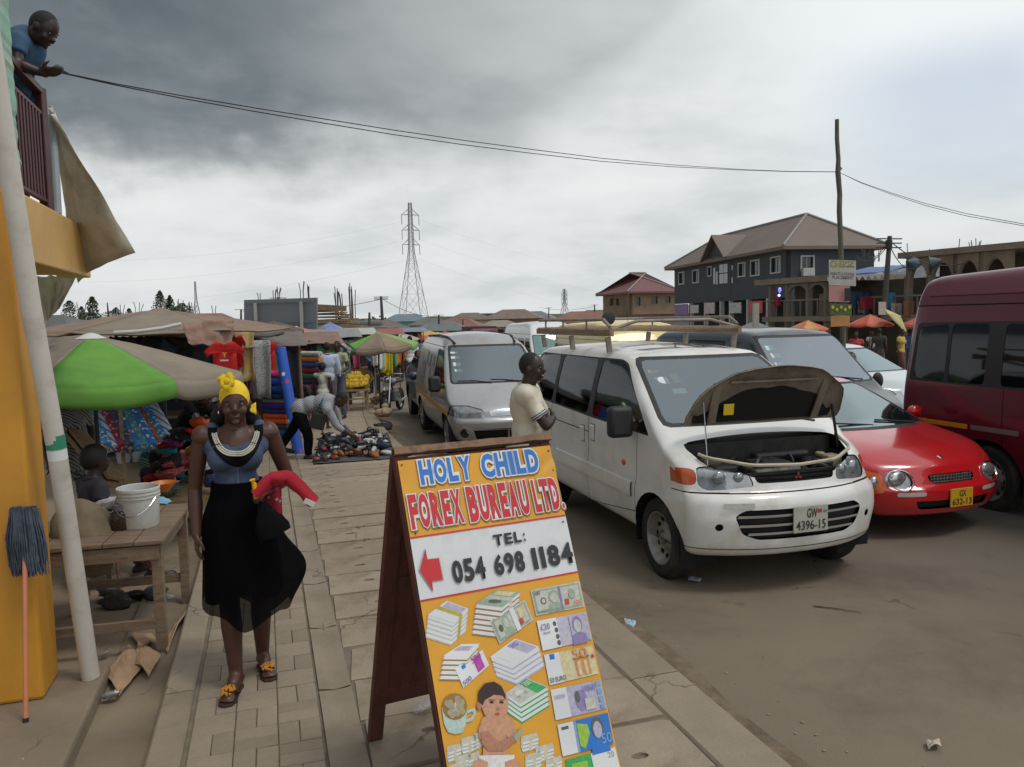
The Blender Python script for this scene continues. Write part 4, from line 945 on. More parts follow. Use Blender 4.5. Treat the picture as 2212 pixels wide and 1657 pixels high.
# ---- maroon high roof bus, side view
mar = paint('maroon_paint', (.125, .008, .020), .28, dirt=(.09, .03, .03), damt=.25, coat=.7, dsc=.6)
r3 = thing('minibus', 'dark maroon high-roof minibus cut off by the right edge of the picture', 'bus')
sp = dict(xf=1.0, xr=-4.75, w=1.98, H=2.3, R=.085, zb=.32, bow=.2, crown=.04, fl=.6, rtaper=.03, sm=.06, wsr=(-.9, .4),
          prof=[(-4.75, 2.55), (-4.5, 2.60), (-3, 2.66), (-.9, 2.64), (-.3, 2.3), (.35, 1.3), (1.0, 1.05)],
          wz=[(.3, .92), (.5, .97), (1.0, .99), (1.3, .98), (1.9, .92), (2.3, .84), (2.5, .74), (2.7, .6)], XF=[(.3, 0), (1.2, -.1)], XR=[(.3, .05), (1.1, 0), (1.9, .05), (2.6, .10)])
vehicle(r3, sp, mar, wins=[[(-3.55, 1.37), (-3.55, 2.02), (-4.02, 2.02), (-4.02, 1.37)], [(-4.07, 1.37), (-4.07, 2.02), (-4.50, 1.98), (-4.53, 1.40)], [(-2.2, 1.37), (-2.2, 2.02), (-3.35, 2.02), (-3.35, 1.37)], [(-.6, 1.37), (-.8, 2.02), (-2.0, 2.02), (-2.0, 1.37)]],
        surround=[(-2.1, 1.33), (-2.1, 2.06), (-4.52, 2.03), (-4.58, 1.36)], lines=[[(-.5, 2.22), (-4.7, 2.22), (-4.7, 2.235), (-.5, 2.235)], gap(-3.3, .4, 1.33)],
        wsc=([(-.85, 1.35), (.85, 1.35), (.76, 2.2), (-.76, 2.2)], [(-.82, 1.38), (.82, 1.38), (.73, 2.17), (-.73, 2.17)], 1.3), axles=(0, -3.5), wr=.36, seat_rows=(-1.1, -2.3, -3.2, -4.1), gl=glass('bus_glass', (.05, .05, .05), .03), arch=.09, rear=[(-.7, 1.4), (.7, 1.4), (.65, 2.0), (-.65, 2.0)], floor=True)
for s in (-1, 1):
    bar(r3, 'reflective_strip', sp, s, -3.72, -4.55, .90, .90, .06, .004, mat('amber_strip', (.70, .30, .02), .4)); bar(r3, 'reflective_strip', sp, s, -3.1, -3.68, .90, .90, .06, .004, mat('grey_strip', (.20, .14, .14), .4))
    bar(r3, 'roof_rib', sp, s, -.6, -4.45, 2.36, 2.36, .05, .015, mar)
put(r3, Vector((7.0, 5.25, -.22)), .30)
# ---- dark grey people carrier behind
drk = paint('dark_grey_paint', (.045, .050, .058), .3, dirt=(.17, .16, .15), damt=.55, coat=.6, dsc=.9)
r4 = thing('van', 'dark grey van with a pale hazy windscreen behind the white minivan', 'van')
sp = dict(xf=.72, xr=-3.8, w=1.72, H=1.7, R=.10, zb=.30, bow=.16, crown=.05, fl=.6, sm=.05, wsr=(-.8, .2),
          prof=[(-3.8, 1.88), (-3.4, 1.96), (-2, 1.99), (-1.1, 1.98), (-.80, 1.95), (-.68, 1.88), (.02, 1.24), (.14, 1.16), (.72, 1.0)],
          wz=[(.3, .80), (.5, .855), (1.0, .86), (1.2, .84), (1.8, .72), (2.0, .62)], XF=[(.3, 0), (.7, .02), (1.1, -.1)], XR=[(.3, 0), (1.9, .2)])
vehicle(r4, sp, drk, wins=[[(-.1, 1.2), (-.72, 1.78), (-1.25, 1.80), (-1.25, 1.2)], [(-1.35, 1.2), (-1.35, 1.80), (-2.4, 1.80), (-2.4, 1.2)], [(-2.5, 1.2), (-2.5, 1.80), (-3.5, 1.77), (-3.5, 1.22)]], lines=[gap(-.3, .4, 1.18), gap(-1.3, .4, 1.85)],
        wsc=([(-.77, 1.24), (.77, 1.24), (.68, 1.88), (-.68, 1.88)], [(-.74, 1.26), (.74, 1.26), (.65, 1.85), (-.65, 1.85)], 1.2), front=[([(s*.4, .78), (s*.8, .78), (s*.84, .93), (s*.4, .9)], 10) for s in (-1, 1)]+[([(-.35, .8), (.35, .8), (.35, .9), (-.35, .9)], 12), ([(-.5, .45), (.5, .45), (.5, .6), (-.5, .6)], 12)],
        axles=(0, -2.7), seat_rows=(-1.0, -2.0), wgl=glass('hazy_screen', (.38, .44, .46), .38, (.76, .82, .9)), gl=m_glassD)
for i, (y, z, c) in enumerate(((-.55, 1.72, (.45, .70, .60)), (-.54, 1.62, (.66, .68, .68)), (-.56, 1.50, (.60, .62, .62)))): stick(r4, sp, y, z, .15, .09, c)
for s in (-1, 1): mirror_part(r4, (-.15, s*.82, 1.22), s, (.05, .09, .12))
wipers(r4, [[(.0, .55, 1.27), (-.08, .1, 1.32)], [(.0, .05, 1.27), (-.08, -.45, 1.32)]])
put(r4, Vector((4.27, 10.55, -.23)), .31)
# ---- silver saloon
r5 = thing('car', 'pale silver saloon car between the dark van and the maroon bus', 'car')
slv2 = paint('pale_silver', (.52, .56, .58), .25, dirt=(.4, .38, .35), damt=.3, metal=.2, coat=.8)
sp5 = dict(xf=.85, xr=-3.6, w=1.72, H=1.2, R=.12, zb=.2, bow=.2, crown=.04, fl=.8, ftaper=.12, rtaper=.12, sm=.12, wsr=(-1.3, -.2),
          prof=[(-3.6, .90), (-3.2, 1.02), (-2.7, 1.12), (-2.2, 1.42), (-1.7, 1.48), (-1.2, 1.44), (-1.0, 1.36), (-.15, .98), (.0, .93), (.5, .84), (.85, .70)],
          wz=[(.2, .76), (.35, .84), (.55, .86), (.85, .85), (.95, .82), (1.25, .70), (1.48, .56)], XF=[(.15, -.08), (.3, 0), (.5, .0), (.7, -.08)], XR=[(.3, .02), (.9, 0), (1.3, .2)])
sal = dict(wins=[[(-.5, 1.0), (-1.1, 1.34), (-1.6, 1.39), (-1.62, 1.02)], [(-1.68, 1.02), (-1.66, 1.39), (-2.2, 1.33), (-2.55, 1.06)]], lines=[gap(-.4, .3, .95), gap(-1.65, .3, 1.0)],
        wsc=([(-.76, .96), (.76, .96), (.60, 1.37), (-.60, 1.37)], [(-.73, .98), (.73, .98), (.57, 1.35), (-.57, 1.35)], .95),
        front=[([(s*.42, .60), (s*.80, .60), (s*.80, .72), (s*.5, .70)], 10) for s in (-1, 1)]+[([(-.30, .58), (.30, .58), (.34, .68), (-.34, .68)], 14), ([(-.26, .60), (.26, .60), (.29, .665), (-.29, .665)], 12), ([(-.5, .28), (.5, .28), (.5, .40), (-.5, .40)], 12)],
        axles=(0, -2.55), wr=.31, wk='seven', seat_rows=(-1.2,), gl=m_glassC, wgl=glass('pale_screen', (.40, .50, .52), .45, (.72, .85, .9)))
sp5b = dict(sp5); sp5b['prof'] = [(a, z*1.10) for a, z in sp5['prof']]; sp5b['wz'] = [(z*1.10, y) for z, y in sp5['wz']]
sl5 = dict(sal); sl5['wins'] = [[(x, z*1.10) for x, z in p] for p in sal['wins']]; sl5['wsc'] = ([(x, z*1.10) for x, z in sal['wsc'][0]], [(x, z*1.10) for x, z in sal['wsc'][1]], 1.04); sl5['front'] = [([(x, z*1.1) for x, z in p], i) for p, i in sal['front']]
vehicle(r5, sp5b, slv2, **sl5)
for s in (-1, 1): MB().ball((-.6, s*.95, 1.02), (.06, .10, .07), 12, 8).build('mirror', slv2, r5, smooth=True)
put(r5, Vector((7.55, 15.9, -.32)), .35)
# ---- white high roof van, far
def bigvan(label, pm_, loc, a, H=2.48, name='minibus', wgl=m_windT, L=5.6, cat='bus', w_=1.94, grp=None):
    r = thing(name, label, cat, group=grp); k = H/2.48
    s_ = dict(xf=.9, xr=.9-L, w=w_, H=2.2, R=.13, zb=.32, bow=.15, crown=.06, fl=.6, ftaper=.05, sm=.08, wsr=(-.8, .3),
          prof=[(.9-L, 2.30*k), (1.2-L, 2.42*k), (-1.5, 2.48*k), (-.75, 2.40*k), (-.52, 2.2*k), (-.42, 2.0*k), (.22, 1.24*k), (.9, 1.0*k)],
          wz=[(.3, .9*w_/1.94), (.5, .96*w_/1.94), (1.2, .96*w_/1.94), (1.8, .88*w_/1.94), (2.2, .82*w_/1.94), (2.5, .70*w_/1.94)], XF=[(.3, 0), (1.2, -.1)], XR=[(.3, .03), (2.4, .15)])
    vehicle(r, s_, pm_, wins=[[(.0, 1.25*k), (-.45, 1.85*k), (-.95, 1.87*k), (-.95, 1.25*k)]]+[[(-x, 1.3*k), (-x, 1.85*k), (-x-.95, 1.85*k), (-x-.95, 1.3*k)] for x in (1.1, 2.15, 3.2)], lines=[[(0, 2.0*k), (1-L, 2.0*k), (1-L, 2.012*k), (0, 2.012*k)], gap(-1.02, .4, 1.95*k)],
        wsc=([(-.85*w_/1.94, 1.27*k), (.85*w_/1.94, 1.27*k), (.78*w_/1.94, 1.98*k), (-.78*w_/1.94, 1.98*k)], [(-.82*w_/1.94, 1.29*k), (.82*w_/1.94, 1.29*k), (.75*w_/1.94, 1.95*k), (-.75*w_/1.94, 1.95*k)], 1.24*k),
        front=[([(s*.5, .72), (s*.85, .72), (s*.85, .95), (s*.5, .95)], 10) for s in (-1, 1)]+[([(-.4, .72), (.4, .72), (.4, .9), (-.4, .9)], 12)], axles=(0, -3.3), wr=.34, wgl=wgl, gl=m_glassD, seat_rows=(-1.,))
    MB().tube([(-1.6, .1, 2.46*k), (-1.64, .1, 2.66*k)], .012, 5).build('aerial', m_blk, r)
    for s in (-1, 1): mirror_part(r, (.05, s*.9*w_/1.94, 1.35*k), s, (.06, .08, .16))
    put(r, loc, a); return r, s_
wp2 = paint('clean_white', (.72, .73, .73), .3, damt=.15)
r6, s6 = bigvan('white high-roof minibus with a teal tinted windscreen, far down the road', wp2, Vector((1.62, 28.6, -.61)), .24)
for i in range(5): stick(r6, s6, -.46, 1.88-.12*i, .14, .09, (.62, .82, .80))
yel = paint('yellow_van_paint', (.68, .52, .14), .4, damt=.25)
r7, s7 = bigvan('pale yellow van whose roof shows over the white minivan rack', yel, Vector((3.0, 16.6, -.35)), .25, H=2.24, L=5.2, w_=2.0, name='van', cat='van')
blu = paint('blue_van_paint', (.10, .16, .36), .4, damt=.3)
r8, s8 = bigvan('small blue van roof seen over the silver van', blu, Vector((-1.95, 46, -.94)), .18, H=2.14, L=4.6, w_=1.75, name='van', cat='van', wgl=m_wind)
# ---- dark blue pick-up beside the motorbike
r9 = thing('car', 'dark blue car with a big front wheel hidden behind the silver van', 'car')
dbl = paint('dark_blue_paint', (.03, .04, .10), .35, dirt=(.24, .19, .15), damt=.7)
sp9 = dict(sp5); sp9['prof'] = [(a, z*1.22) for a, z in sp5['prof']]; sp9['wz'] = [(z*1.2, y*1.04) for z, y in sp5['wz']]; sp9['w'] = 1.8; sp9['zb'] = .32
sl9 = dict(sal); sl9['wins'] = [[(x, z*1.22) for x, z in p] for p in sal['wins']]; sl9['wsc'] = ([(x, z*1.22) for x, z in sal['wsc'][0]], [(x, z*1.22) for x, z in sal['wsc'][1]], 1.16); sl9['front'] = [([(x, z*1.2) for x, z in p], i) for p, i in sal['front']]; sl9['wr'] = .37; sl9['wk'] = 'five'
vehicle(r9, sp9, dbl, **sl9)
for s in (-1, 1): mirror_part(r9, (-.35, s*.88, 1.12), s, (.08, .12, .09), dbl)
put(r9, G(893, 930, -.18)+Vector((1.02, .5, 0)), .24)
# ---- lorry and taxi far off
r10 = thing('lorry', 'maroon and orange lorry facing the camera far down the road', 'lorry')
lm, lo_ = paint('lorry_maroon', (.14, .03, .06), .5), paint('lorry_orange', (.62, .24, .03), .5)
MB().box((.0, 0, .95), (1.6, 2.1, .9)).build('cab', lo_, r10, bevel=.12); MB().box((-.05, 0, 1.95), (1.5, 2.05, 1.15)).build('cab_upper', lm, r10, bevel=.16)
MB().box((.72, 0, 1.85), (.03, 1.75, .66)).build('windscreen', mat('dark_screen', (.05, .05, .06), .15, coat=1), r10, bevel=.01)
MB().box((-3.2, 0, 1.75), (4.4, 2.4, 1.9)).build('tipper_body', mat('lorry_brown', (.08, .035, .035), .7), r10, bevel=.04)
for s in (-1, 1):
    for x in (0, -3.6): wheel(r10, x, s*1.02, .48, .28, s)
    mirror_part(r10, (.6, s*1.0, 1.8), s, (.05, .1, .22)); MB().box((.81, s*.75, .8), (.03, .25, .16)).build('headlight', m_lamp, r10)
put(r10, Vector((-2.15, 62, -1.25)), .16)
r11 = thing('car', 'tiny white and green taxi far down the road beyond the silver van', 'car'); vehicle(r11, dict(sp5), wp2, **sal); put(r11, Vector((-3.75, 40, -.83)), .1)
for k, (x, y, a, c, lb) in enumerate([(6.2, 27, .4, (.5, .5, .5), 'grey car in the traffic behind the yellow van'), (-.2, 23, .2, (.6, .6, .6), 'white car in the traffic just behind the silver van')]):
    rr_ = thing('car', lb, 'car'); vehicle(rr_, dict(sp5), paint('traffic_paint_%d' % k, c), **sal); put(rr_, Vector((x, y, -.18+drop(y))), a)
# ================================================================== SIGNBOARD
m_bw = wood('board_timber', (.115, .033, .022), (.045, .015, .012), 1, 2); m_ban = mat('banner_orange', (.70, .33, .012), .42, var=.07, vs=3, dirt=(.50, .24, .03), dsc=5, damt=.45, coat=.15, bump=.12, bs=7)
m_bwh = mat('banner_white', (.66, .67, .69), .42, var=.05, vs=3, dirt=(.48, .46, .42), dsc=6, damt=.5, coat=.15)
sb = thing('signboard', 'tall wooden A-frame signboard with an orange printed forex bureau poster', 'signboard')
a_ = .458; n_ = Vector((sin(a_), -cos(a_), 0)); t_ = Vector((cos(a_), sin(a_), 0)); BW, BZ, SF, SB = .69, 1.421, .626, .509
TL = Vector((-.46, 3.03, BZ)); sb.location = (TL.x+t_.x*BW/2, TL.y+t_.y*BW/2, 0); so_ = Vector(sb.location)
dn = (n_*SF-Vector((0, 0, BZ))).normalized(); LB = sqrt(SF*SF+BZ*BZ); fn_ = t_.cross(-dn).normalized()   # face normal towards the reader
dk = (-n_*SB-Vector((0, 0, BZ))).normalized(); LK = sqrt(SB*SB+BZ*BZ)
def B(a, b, h=0): return TL-so_+t_*a+dn*b+fn_*h           # a across, b down the slope
for a in (-.0, BW-.045): MB().beam(B(a+.022, -.01, -.028), B(a+.022, LB, -.028), .045, .045, fn_).build('front_leg', m_bw, sb, bevel=.003)
K = lambda a, b, h=0: TL-so_+t_*a+dk*b-n_*h-n_*.05
for a in (.0, BW-.065): MB().beam(K(a+.032, .0), K(a+.032, LK), .065, .04, n_).build('back_leg', m_bw, sb, bevel=.003)
MB().beam(K(.03, .62), K(BW-.03, .62), .025, .07, dk).build('back_rail', m_bw, sb, bevel=.003); MB().beam(K(.03, 1.25), K(BW-.03, 1.25), .025, .09, dk).build('back_rail', m_bw, sb, bevel=.003)
b = MB(); b.grid(lambda u, v: K(.05+u*(BW-.1), .02+v*1.2, -.004), 4, 6); b.build('back_panel', m_bw, sb, thick=.008)
b = MB(); b.grid(lambda u, v: B(.0+u*BW, .0+v*LB, -.010), 2, 2); b.build('backing_board', m_bw, sb, thick=.006)
# weathered top battens
for i, (a0, a1, h, z) in enumerate(((-.005, BW+.005, .004, .012), (.12, BW-.16, -.045, .022))):
    b = MB()
    def fn(u, v, a0=a0, a1=a1, h=h, z=z):
        k = v*4; a = a0+(a1-a0)*u; j = .006*nz((a*9, v*3, i), 1)+.004*nz((a*40, v*3, i), 1); k4 = int(round(k)) % 4
        return B(a, [-.0, -.0, -.028, -.028][k4]-z+j, [h+.012, h-.03, h-.03, h+.012][k4]+j*.5)
    b.grid(fn, 30, 4); b.build('top_batten', wood('raw_batten', (.24, .14, .085), (.07, .035, .025), 1, 0), sb)
# banner with wrinkles at the top right
def wr(a, b):
    k = math.exp(-((b-.10-(BW-a)*-.25)**2)/.0025)*max(0, (a-.40)/.3); return .0065*k*sin((a*1.2+b)*42)+.0014*nz((a*6, b*6, 2), 1)+.002
def bpanel(name, b0, b1, m_, nu=40, nv=30):
    mb = MB(); mb.grid(lambda u, v: B(.006+u*(BW-.012), b0+(b1-b0)*v, wr(u*BW, b0+(b1-b0)*v)), nu, nv); return mb.build(name, m_, sb, smooth=True)
def hit(u, v):
    d = ray(u, v); o = CAM-so_-B(0, 0); t = -o.dot(fn_)/d.dot(fn_); q = o+d*t; return (q.dot(t_), q.dot(dn))
E_ = lambda x, y: hit(760+x*.444, 920+y*.444)       # measured on an enlargement of the photograph
yb1 = (E_(275, 550)[1]+E_(1050, 432)[1])/2; yb2 = (E_(335, 855)[1]+E_(1108, 706)[1])/2
bpanel('banner', .012, yb1, m_ban); bpanel('banner_band', yb1, yb2, m_bwh, 30, 20); bpanel('banner_lower', yb2, LB-.01, m_ban, 20, 30)
m_rr = mat('print_red', (.56, .018, .025), .45); m_bb = mat('print_blue', (.02, .17, .55), .45); m_bk = mat('print_black', (.018, .02, .022), .45); m_ww = mat('print_white', (.68, .69, .70), .45); m_sh = mat('print_shadow', (.30, .16, .03), .5)
LIFT = .0085
def flat(name, pts, m_, h=LIFT, parent=sb):
    mb = MB(); tri = tessellate_polygon([[Vector((x, y, 0)) for x, y in pts]]); mb.add([B(x, y, h) for x, y in pts], [tuple(t) for t in tri]); return mb.build(name, m_, parent)
for yy in (yb1, yb2): flat('rule_line', [(.006, yy-.003), (BW-.006, yy-.003), (BW-.006, yy+.003), (.006, yy+.003)], m_rr, .005)
def btext(s, a0, a1, b0, b1, m_, off=.03, h=LIFT, outline=None, name='lettering', shadow=None):
    o = text(name, s, a1-a0, b1-b0, B(a0, b1, h), t_, -dn, m_, sb, off=off, lift=0)
    return o
def bold(s, a0, a1, b0, b1, m_, off, name='lettering', white=.0):
    """heavy condensed lettering with a white rim and soft drop shadow"""
    if white:
        w_ = white
        text(name+'_shadow', s, a1-a0+2*w_, b1-b0+2*w_, B(a0-w_+.004, b1+w_+.005, LIFT-.002), t_, -dn, m_sh, sb, off=off+.10, lift=0)
        text(name+'_rim', s, a1-a0+2*w_, b1-b0+2*w_, B(a0-w_, b1+w_, LIFT), t_, -dn, m_ww, sb, off=off+.10, lift=0)
    return text(name, s, a1-a0, b1-b0, B(a0, b1, LIFT+.0015), t_, -dn, m_, sb, off=off, lift=0)
def span(x0, x1, yt, yb):
    """box on the board from four enlargement coordinates at mid heights"""
    a0 = E_(*x0); a1 = E_(*x1); return a0[0], a1[0]
def row(s, left, right, m_, off, gapf=.09, white=.006):
    """left=(x,top y,bottom y) right=(...) on the enlargement; letters set one by one so each fits its cell"""
    lt, lb = E_(left[0], left[1]), E_(left[0], left[2]); rt, rb = E_(right[0], right[1]), E_(right[0], right[2])
    b0 = (lt[1]+rt[1])/2; b1 = (lb[1]+rb[1])/2; a0 = (lt[0]+lb[0])/2; a1 = (rt[0]+rb[0])/2
    wd = {'I': .45, ' ': .55, '.': .35, '1': .60, ':': .4, 'L': .8, 'F': .82, 'E': .85}; tot = sum(wd.get(c, 1) for c in s); k = (a1-a0)/tot; a = a0
    for c in s:
        w_ = wd.get(c, 1)*k
        if c != ' ':
            g = gapf*k; hh = b1-b0
            if c == '.': bold(c, a+g, a+w_-g*.2, b1-hh*.17, b1, m_, off, white=white)
            elif c == ':': bold(c, a+g, a+w_-g, b0+hh*.22, b1, m_, off, white=white)
            elif c == '1': bold(c, a+w_*.16, a+w_*.72, b0, b1, m_, off*.2, white=white)
            else: bold(c, a+g*.7, a+w_-g*.7, b0, b1, m_, off, white=white)
        a += w_
row('HOLY', (322, 172, 292), (580, 145, 262), m_bb, .045); row('CHILD', (622, 140, 255), (905, 112, 228), m_bb, .045)
row('FOREX', (275, 345, 512), (534, 300, 470), m_rr, .045, .09, .0045); row('BUREAU', (558, 300, 475), (856, 262, 430), m_rr, .045, .09, .0045); row('LTD.', (876, 262, 430), (1018, 252, 400), m_rr, .045, .09, .0045)
row('TEL:', (680, 530, 585), (845, 512, 567), m_bk, .035, .12, 0)
row('054', (482, 655, 770), (648, 635, 748), m_bk, .04, .08, 0); row('698', (685, 625, 730), (838, 608, 712), m_bk, .04, .08, 0); row('1184', (868, 595, 700), (1072, 565, 672), m_bk, .04, .08, 0)
ar = [(328, 705), (355, 600), (365, 652), (420, 645), (440, 748), (388, 756), (392, 805)]
ce = (385, 705); flat('arrow_rim', [E_(ce[0]+(x-ce[0])*1.10, ce[1]+(y-ce[1])*1.06) for x, y in ar], mat('print_grey', (.42, .43, .45), .5), LIFT-.002); flat('arrow', [E_(x, y) for x, y in ar], m_rr, LIFT)
# --- printed money
pm = lambda n, c: mat('print_'+n, c, .45, var=.18, vs=60)
greys = {'note': (.50, .50, .44), 'green': (.30, .38, .28), 'dark': (.09, .11, .09), 'purple': (.25, .20, .42), 'lilac': (.42, .40, .52), 'pound': (.48, .46, .55), 'orange': (.60, .26, .08), 'cream': (.60, .52, .32), 'blue': (.03, .09, .32), 'skyblue': (.20, .36, .55), 'lime': (.30, .50, .05), 'eugreen': (.04, .36, .10), 'magenta': (.45, .06, .35), 'band': (.42, .36, .04), 'skin': (.55, .28, .17), 'skin2': (.42, .19, .11), 'hair': (.035, .015, .012), 'diaper': (.68, .66, .64), 'mug': (.42, .55, .50), 'coin': (.36, .31, .20), 'coin2': (.45, .36, .12), 'white': (.60, .62, .63), 'shadow': (.26, .27, .28), 'redstamp': (.5, .07, .03)}
C_ = {k: pm(k, v) for k, v in greys.items()}
def quad4(tl, tr, br, bl):
    P4 = [Vector(E_(*p)) for p in (tl, tr, br, bl)]
    return lambda u, v: ((P4[0]*(1-u)+P4[1]*u)*(1-v)+(P4[3]*(1-u)+P4[2]*u)*v)
def qp(f, pts): return [tuple(f(x, y)) for x, y in pts]
rect = lambda x0, y0, x1, y1: [(x0, y0), (x1, y0), (x1, y1), (x0, y1)]
def note(tl, tr, br, bl, base, items, words=()):
    f = quad4(tl, tr, br, bl); o = flat('printed_note', qp(f, rect(0, 0, 1, 1)), C_[base], LIFT-.002)
    h = LIFT-.0006
    for sh, c in items: flat('note_print', qp(f, sh), C_[c], h, o); h += .0004
    for s, x0, y0, x1, y1, c in words:
        p0, p1, p2 = Vector(f(x0, y1)), Vector(f(x1, y1)), Vector(f(x0, y0)); ax = t_*(p1-p0).x+dn*(p1-p0).y; ay = t_*(p2-p0).x+dn*(p2-p0).y
        text('lettering', s, ax.length, ay.length, B(p0.x, p0.y, h), ax, ay, C_[c], o, off=.01, lift=.0006)
def head_(cx, cy, s, hair, face, coat, k=1.0):
    return [([(cx-1.3*s*k, cy+3.2*s), (cx-1.1*s*k, cy+1.6*s), (cx, cy+1.1*s), (cx+1.1*s*k, cy+1.6*s), (cx+1.3*s*k, cy+3.2*s)], coat), (ell(cx, cy-.15*s, .85*s*k, 1.45*s, 12), hair), (ell(cx, cy+.1*s, .6*s*k, 1.15*s, 12), face)]
note((865, 800), (1105, 755), (1128, 880), (893, 925), 'note', [(rect(.03, .06, .97, .94), 'green'), (rect(.06, .12, .94, .88), 'note'), (ell(.20, .5, .06, .14), 'dark'), (ell(.20, .5, .035, .09), 'note')]+head_(.42, .42, .17, 'green', 'note', 'green', .75)+[(rect(.53, .06, .57, .94), 'purple'), (ell(.78, .42, .07, .2), 'green'), (rect(.62, .58, .70, .80), 'redstamp'), (rect(.05, .84, .5, .88), 'green')], [('100', .80, .68, .94, .86, 'orange'), ('100', .05, .1, .16, .24, 'dark')])
note((895, 950), (1135, 905), (1165, 1040), (925, 1095), 'pound', [(rect(.0, .0, .38, 1), 'white'), (ell(.33, .2, .035, .09), 'dark'), (ell(.34, .42, .035, .09), 'dark'), (ell(.34, .64, .035, .09), 'dark'), (ell(.34, .85, .035, .09), 'dark'), (rect(.62, .04, .98, .96), 'lilac')]+head_(.76, .40, .2, 'purple', 'note', 'purple', .6), [('£20', .04, .14, .22, .34, 'purple'), ('Bank', .08, .4, .22, .48, 'purple')])
note((930, 1115), (1165, 1068), (1198, 1205), (958, 1262), 'cream', [(rect(.0, .0, .3, 1), 'white'), (rect(.1, .02, .2, .2), 'blue'), (rect(.58, .34, .86, .92), 'orange'), (rect(.62, .44, .68, .92), 'cream'), (rect(.75, .44, .81, .92), 'cream'), (rect(.56, .28, .88, .36), 'shadow'), (rect(.92, .3, .98, .42), 'redstamp')], [('50', .55, .0, .85, .34, 'orange'), ('50 EURO', .02, .78, .34, .94, 'dark')])
note((962, 1285), (1205, 1235), (1238, 1375), (988, 1432), 'lilac', [(rect(.0, .0, .3, 1), 'white'), (ell(.55, .55, .12, .36), 'purple'), (ell(.48, .4, .05, .2), 'dark'), (rect(.88, .02, .97, .2), 'skyblue'), (rect(.88, .28, .97, .46), 'skyblue'), (rect(.88, .54, .97, .72), 'skyblue'), (rect(.88, .8, .97, .96), 'skyblue'), (rect(.6, .5, .8, .9), 'note')], [('10000', .60, .08, .86, .28, 'purple'), ('10000', .05, .2, .25, .34, 'lilac')])
note((995, 1455), (1240, 1395), (1268, 1545), (1022, 1608), 'skyblue', [(rect(.0, .0, .3, 1), 'white'), (rect(.06, .1, .2, .2), 'dark'), (rect(.36, 0, 1, 1), 'blue'), ([(.36, .1), (.56, .2), (.58, .5), (.45, .95), (.36, .8)], 'lime')]+head_(.74, .42, .24, 'dark', 'lilac', 'blue', .6), [('50', .78, .60, .98, .92, 'skyblue')])
note((1035, 1625), (1275, 1562), (1310, 1700), (1062, 1760), 'eugreen', [(rect(.5, .0, 1, 1), 'white'), (rect(.1, .2, .4, .8), 'lime')], [('20', .82, .1, .95, .3, 'green')])
def stack_(face, base, band, n=4, side='shadow', dx=0, dy=26, top=None, words=()):
    """pile of notes drawn as layered quads"""
    n *= 3; dx /= 3; dy /= 3
    for i in range(n, -1, -1):
        q = [(x+dx*i, y+dy*i) for x, y in face]; f = quad4(*q)
        o = flat('printed_bundle', qp(f, rect(0, 0, 1, 1)), C_[base if i == 0 else ('white' if i % 3 else side)], LIFT-.0045+.00025*(n-i))
        if band: flat('note_print', qp(f, rect(.42, 0, .62, 1)), C_[band], LIFT-.0044+.00025*(n-i), o)
    h = LIFT-.0042+.00025*n
    for sh, c in (top or []): flat('note_print', qp(f, sh), C_[c], h+.0004, o); h += .0003
    for s, x0, y0, x1, y1, c in words:
        p0, p1, p2 = Vector(f(x0, y1)), Vector(f(x1, y1)), Vector(f(x0, y0)); ax = t_*(p1-p0).x+dn*(p1-p0).y; ay = t_*(p2-p0).x+dn*(p2-p0).y
        text('lettering', s, ax.length, ay.length, B(p0.x, p0.y, h), ax, ay, C_[c], o, off=.01, lift=.0006)
stack_([(365, 920), (458, 852), (565, 890), (490, 960)], 'white', 'band', 5, 'note', -2, 22, [(rect(.0, .0, .35, 1), 'white'), (rect(.66, .1, .95, .9), 'lilac')])
stack_([(597, 868), (700, 800), (818, 808), (728, 885)], 'green', 'note', 6, 'shadow', -3, 25, [(ell(.3, .5, .12, .25), 'dark'), (rect(.68, .1, .95, .8), 'cream')])
note((668, 950), (838, 845), (880, 945), (715, 1062), 'note', [(rect(.04, .06, .96, .94), 'green'), (rect(.08, .14, .92, .86), 'note'), (ell(.18, .5, .06, .16), 'dark')]+head_(.34, .4, .18, 'green', 'note', 'green', .6)+[(rect(.52, 0, .64, 1), 'white'), (rect(.70, .2, .9, .6), 'cream'), (rect(.66, .6, .76, .85), 'redstamp')])
stack_([(440, 1120), (530, 1062), (618, 1060), (560, 1122)], 'white', None, 5, 'shadow', -4, 24, [(rect(.45, .1, .8, .8), 'lilac')])
note((498, 1180), (632, 1090), (665, 1165), (540, 1275), 'white', [(rect(.6, .1, .86, .9), 'magenta'), (rect(.2, .08, .32, .26), 'blue')], [('500', .55, .0, .88, .34, 'magenta'), ('500', .04, .74, .34, .96, 'purple')])
stack_([(668, 1125), (790, 1035), (908, 1075), (770, 1165)], 'white', None, 4, 'lilac', 8, 24, [(rect(.62, .06, .96, .94), 'lilac'), (rect(.1, .2, .4, .8), 'white')], [('5000', .6, .1, .85, .35, 'purple')])
stack_([(742, 1300), (850, 1228), (950, 1268), (815, 1352)], 'note', None, 4, 'eugreen', 3, 24, [(rect(.62, .0, .95, 1), 'eugreen'), (ell(.3, .5, .14, .25), 'white')], [('100', .68, .05, .9, .35, 'white'), ('100 EURO', .15, .5, .5, .68, 'green')])
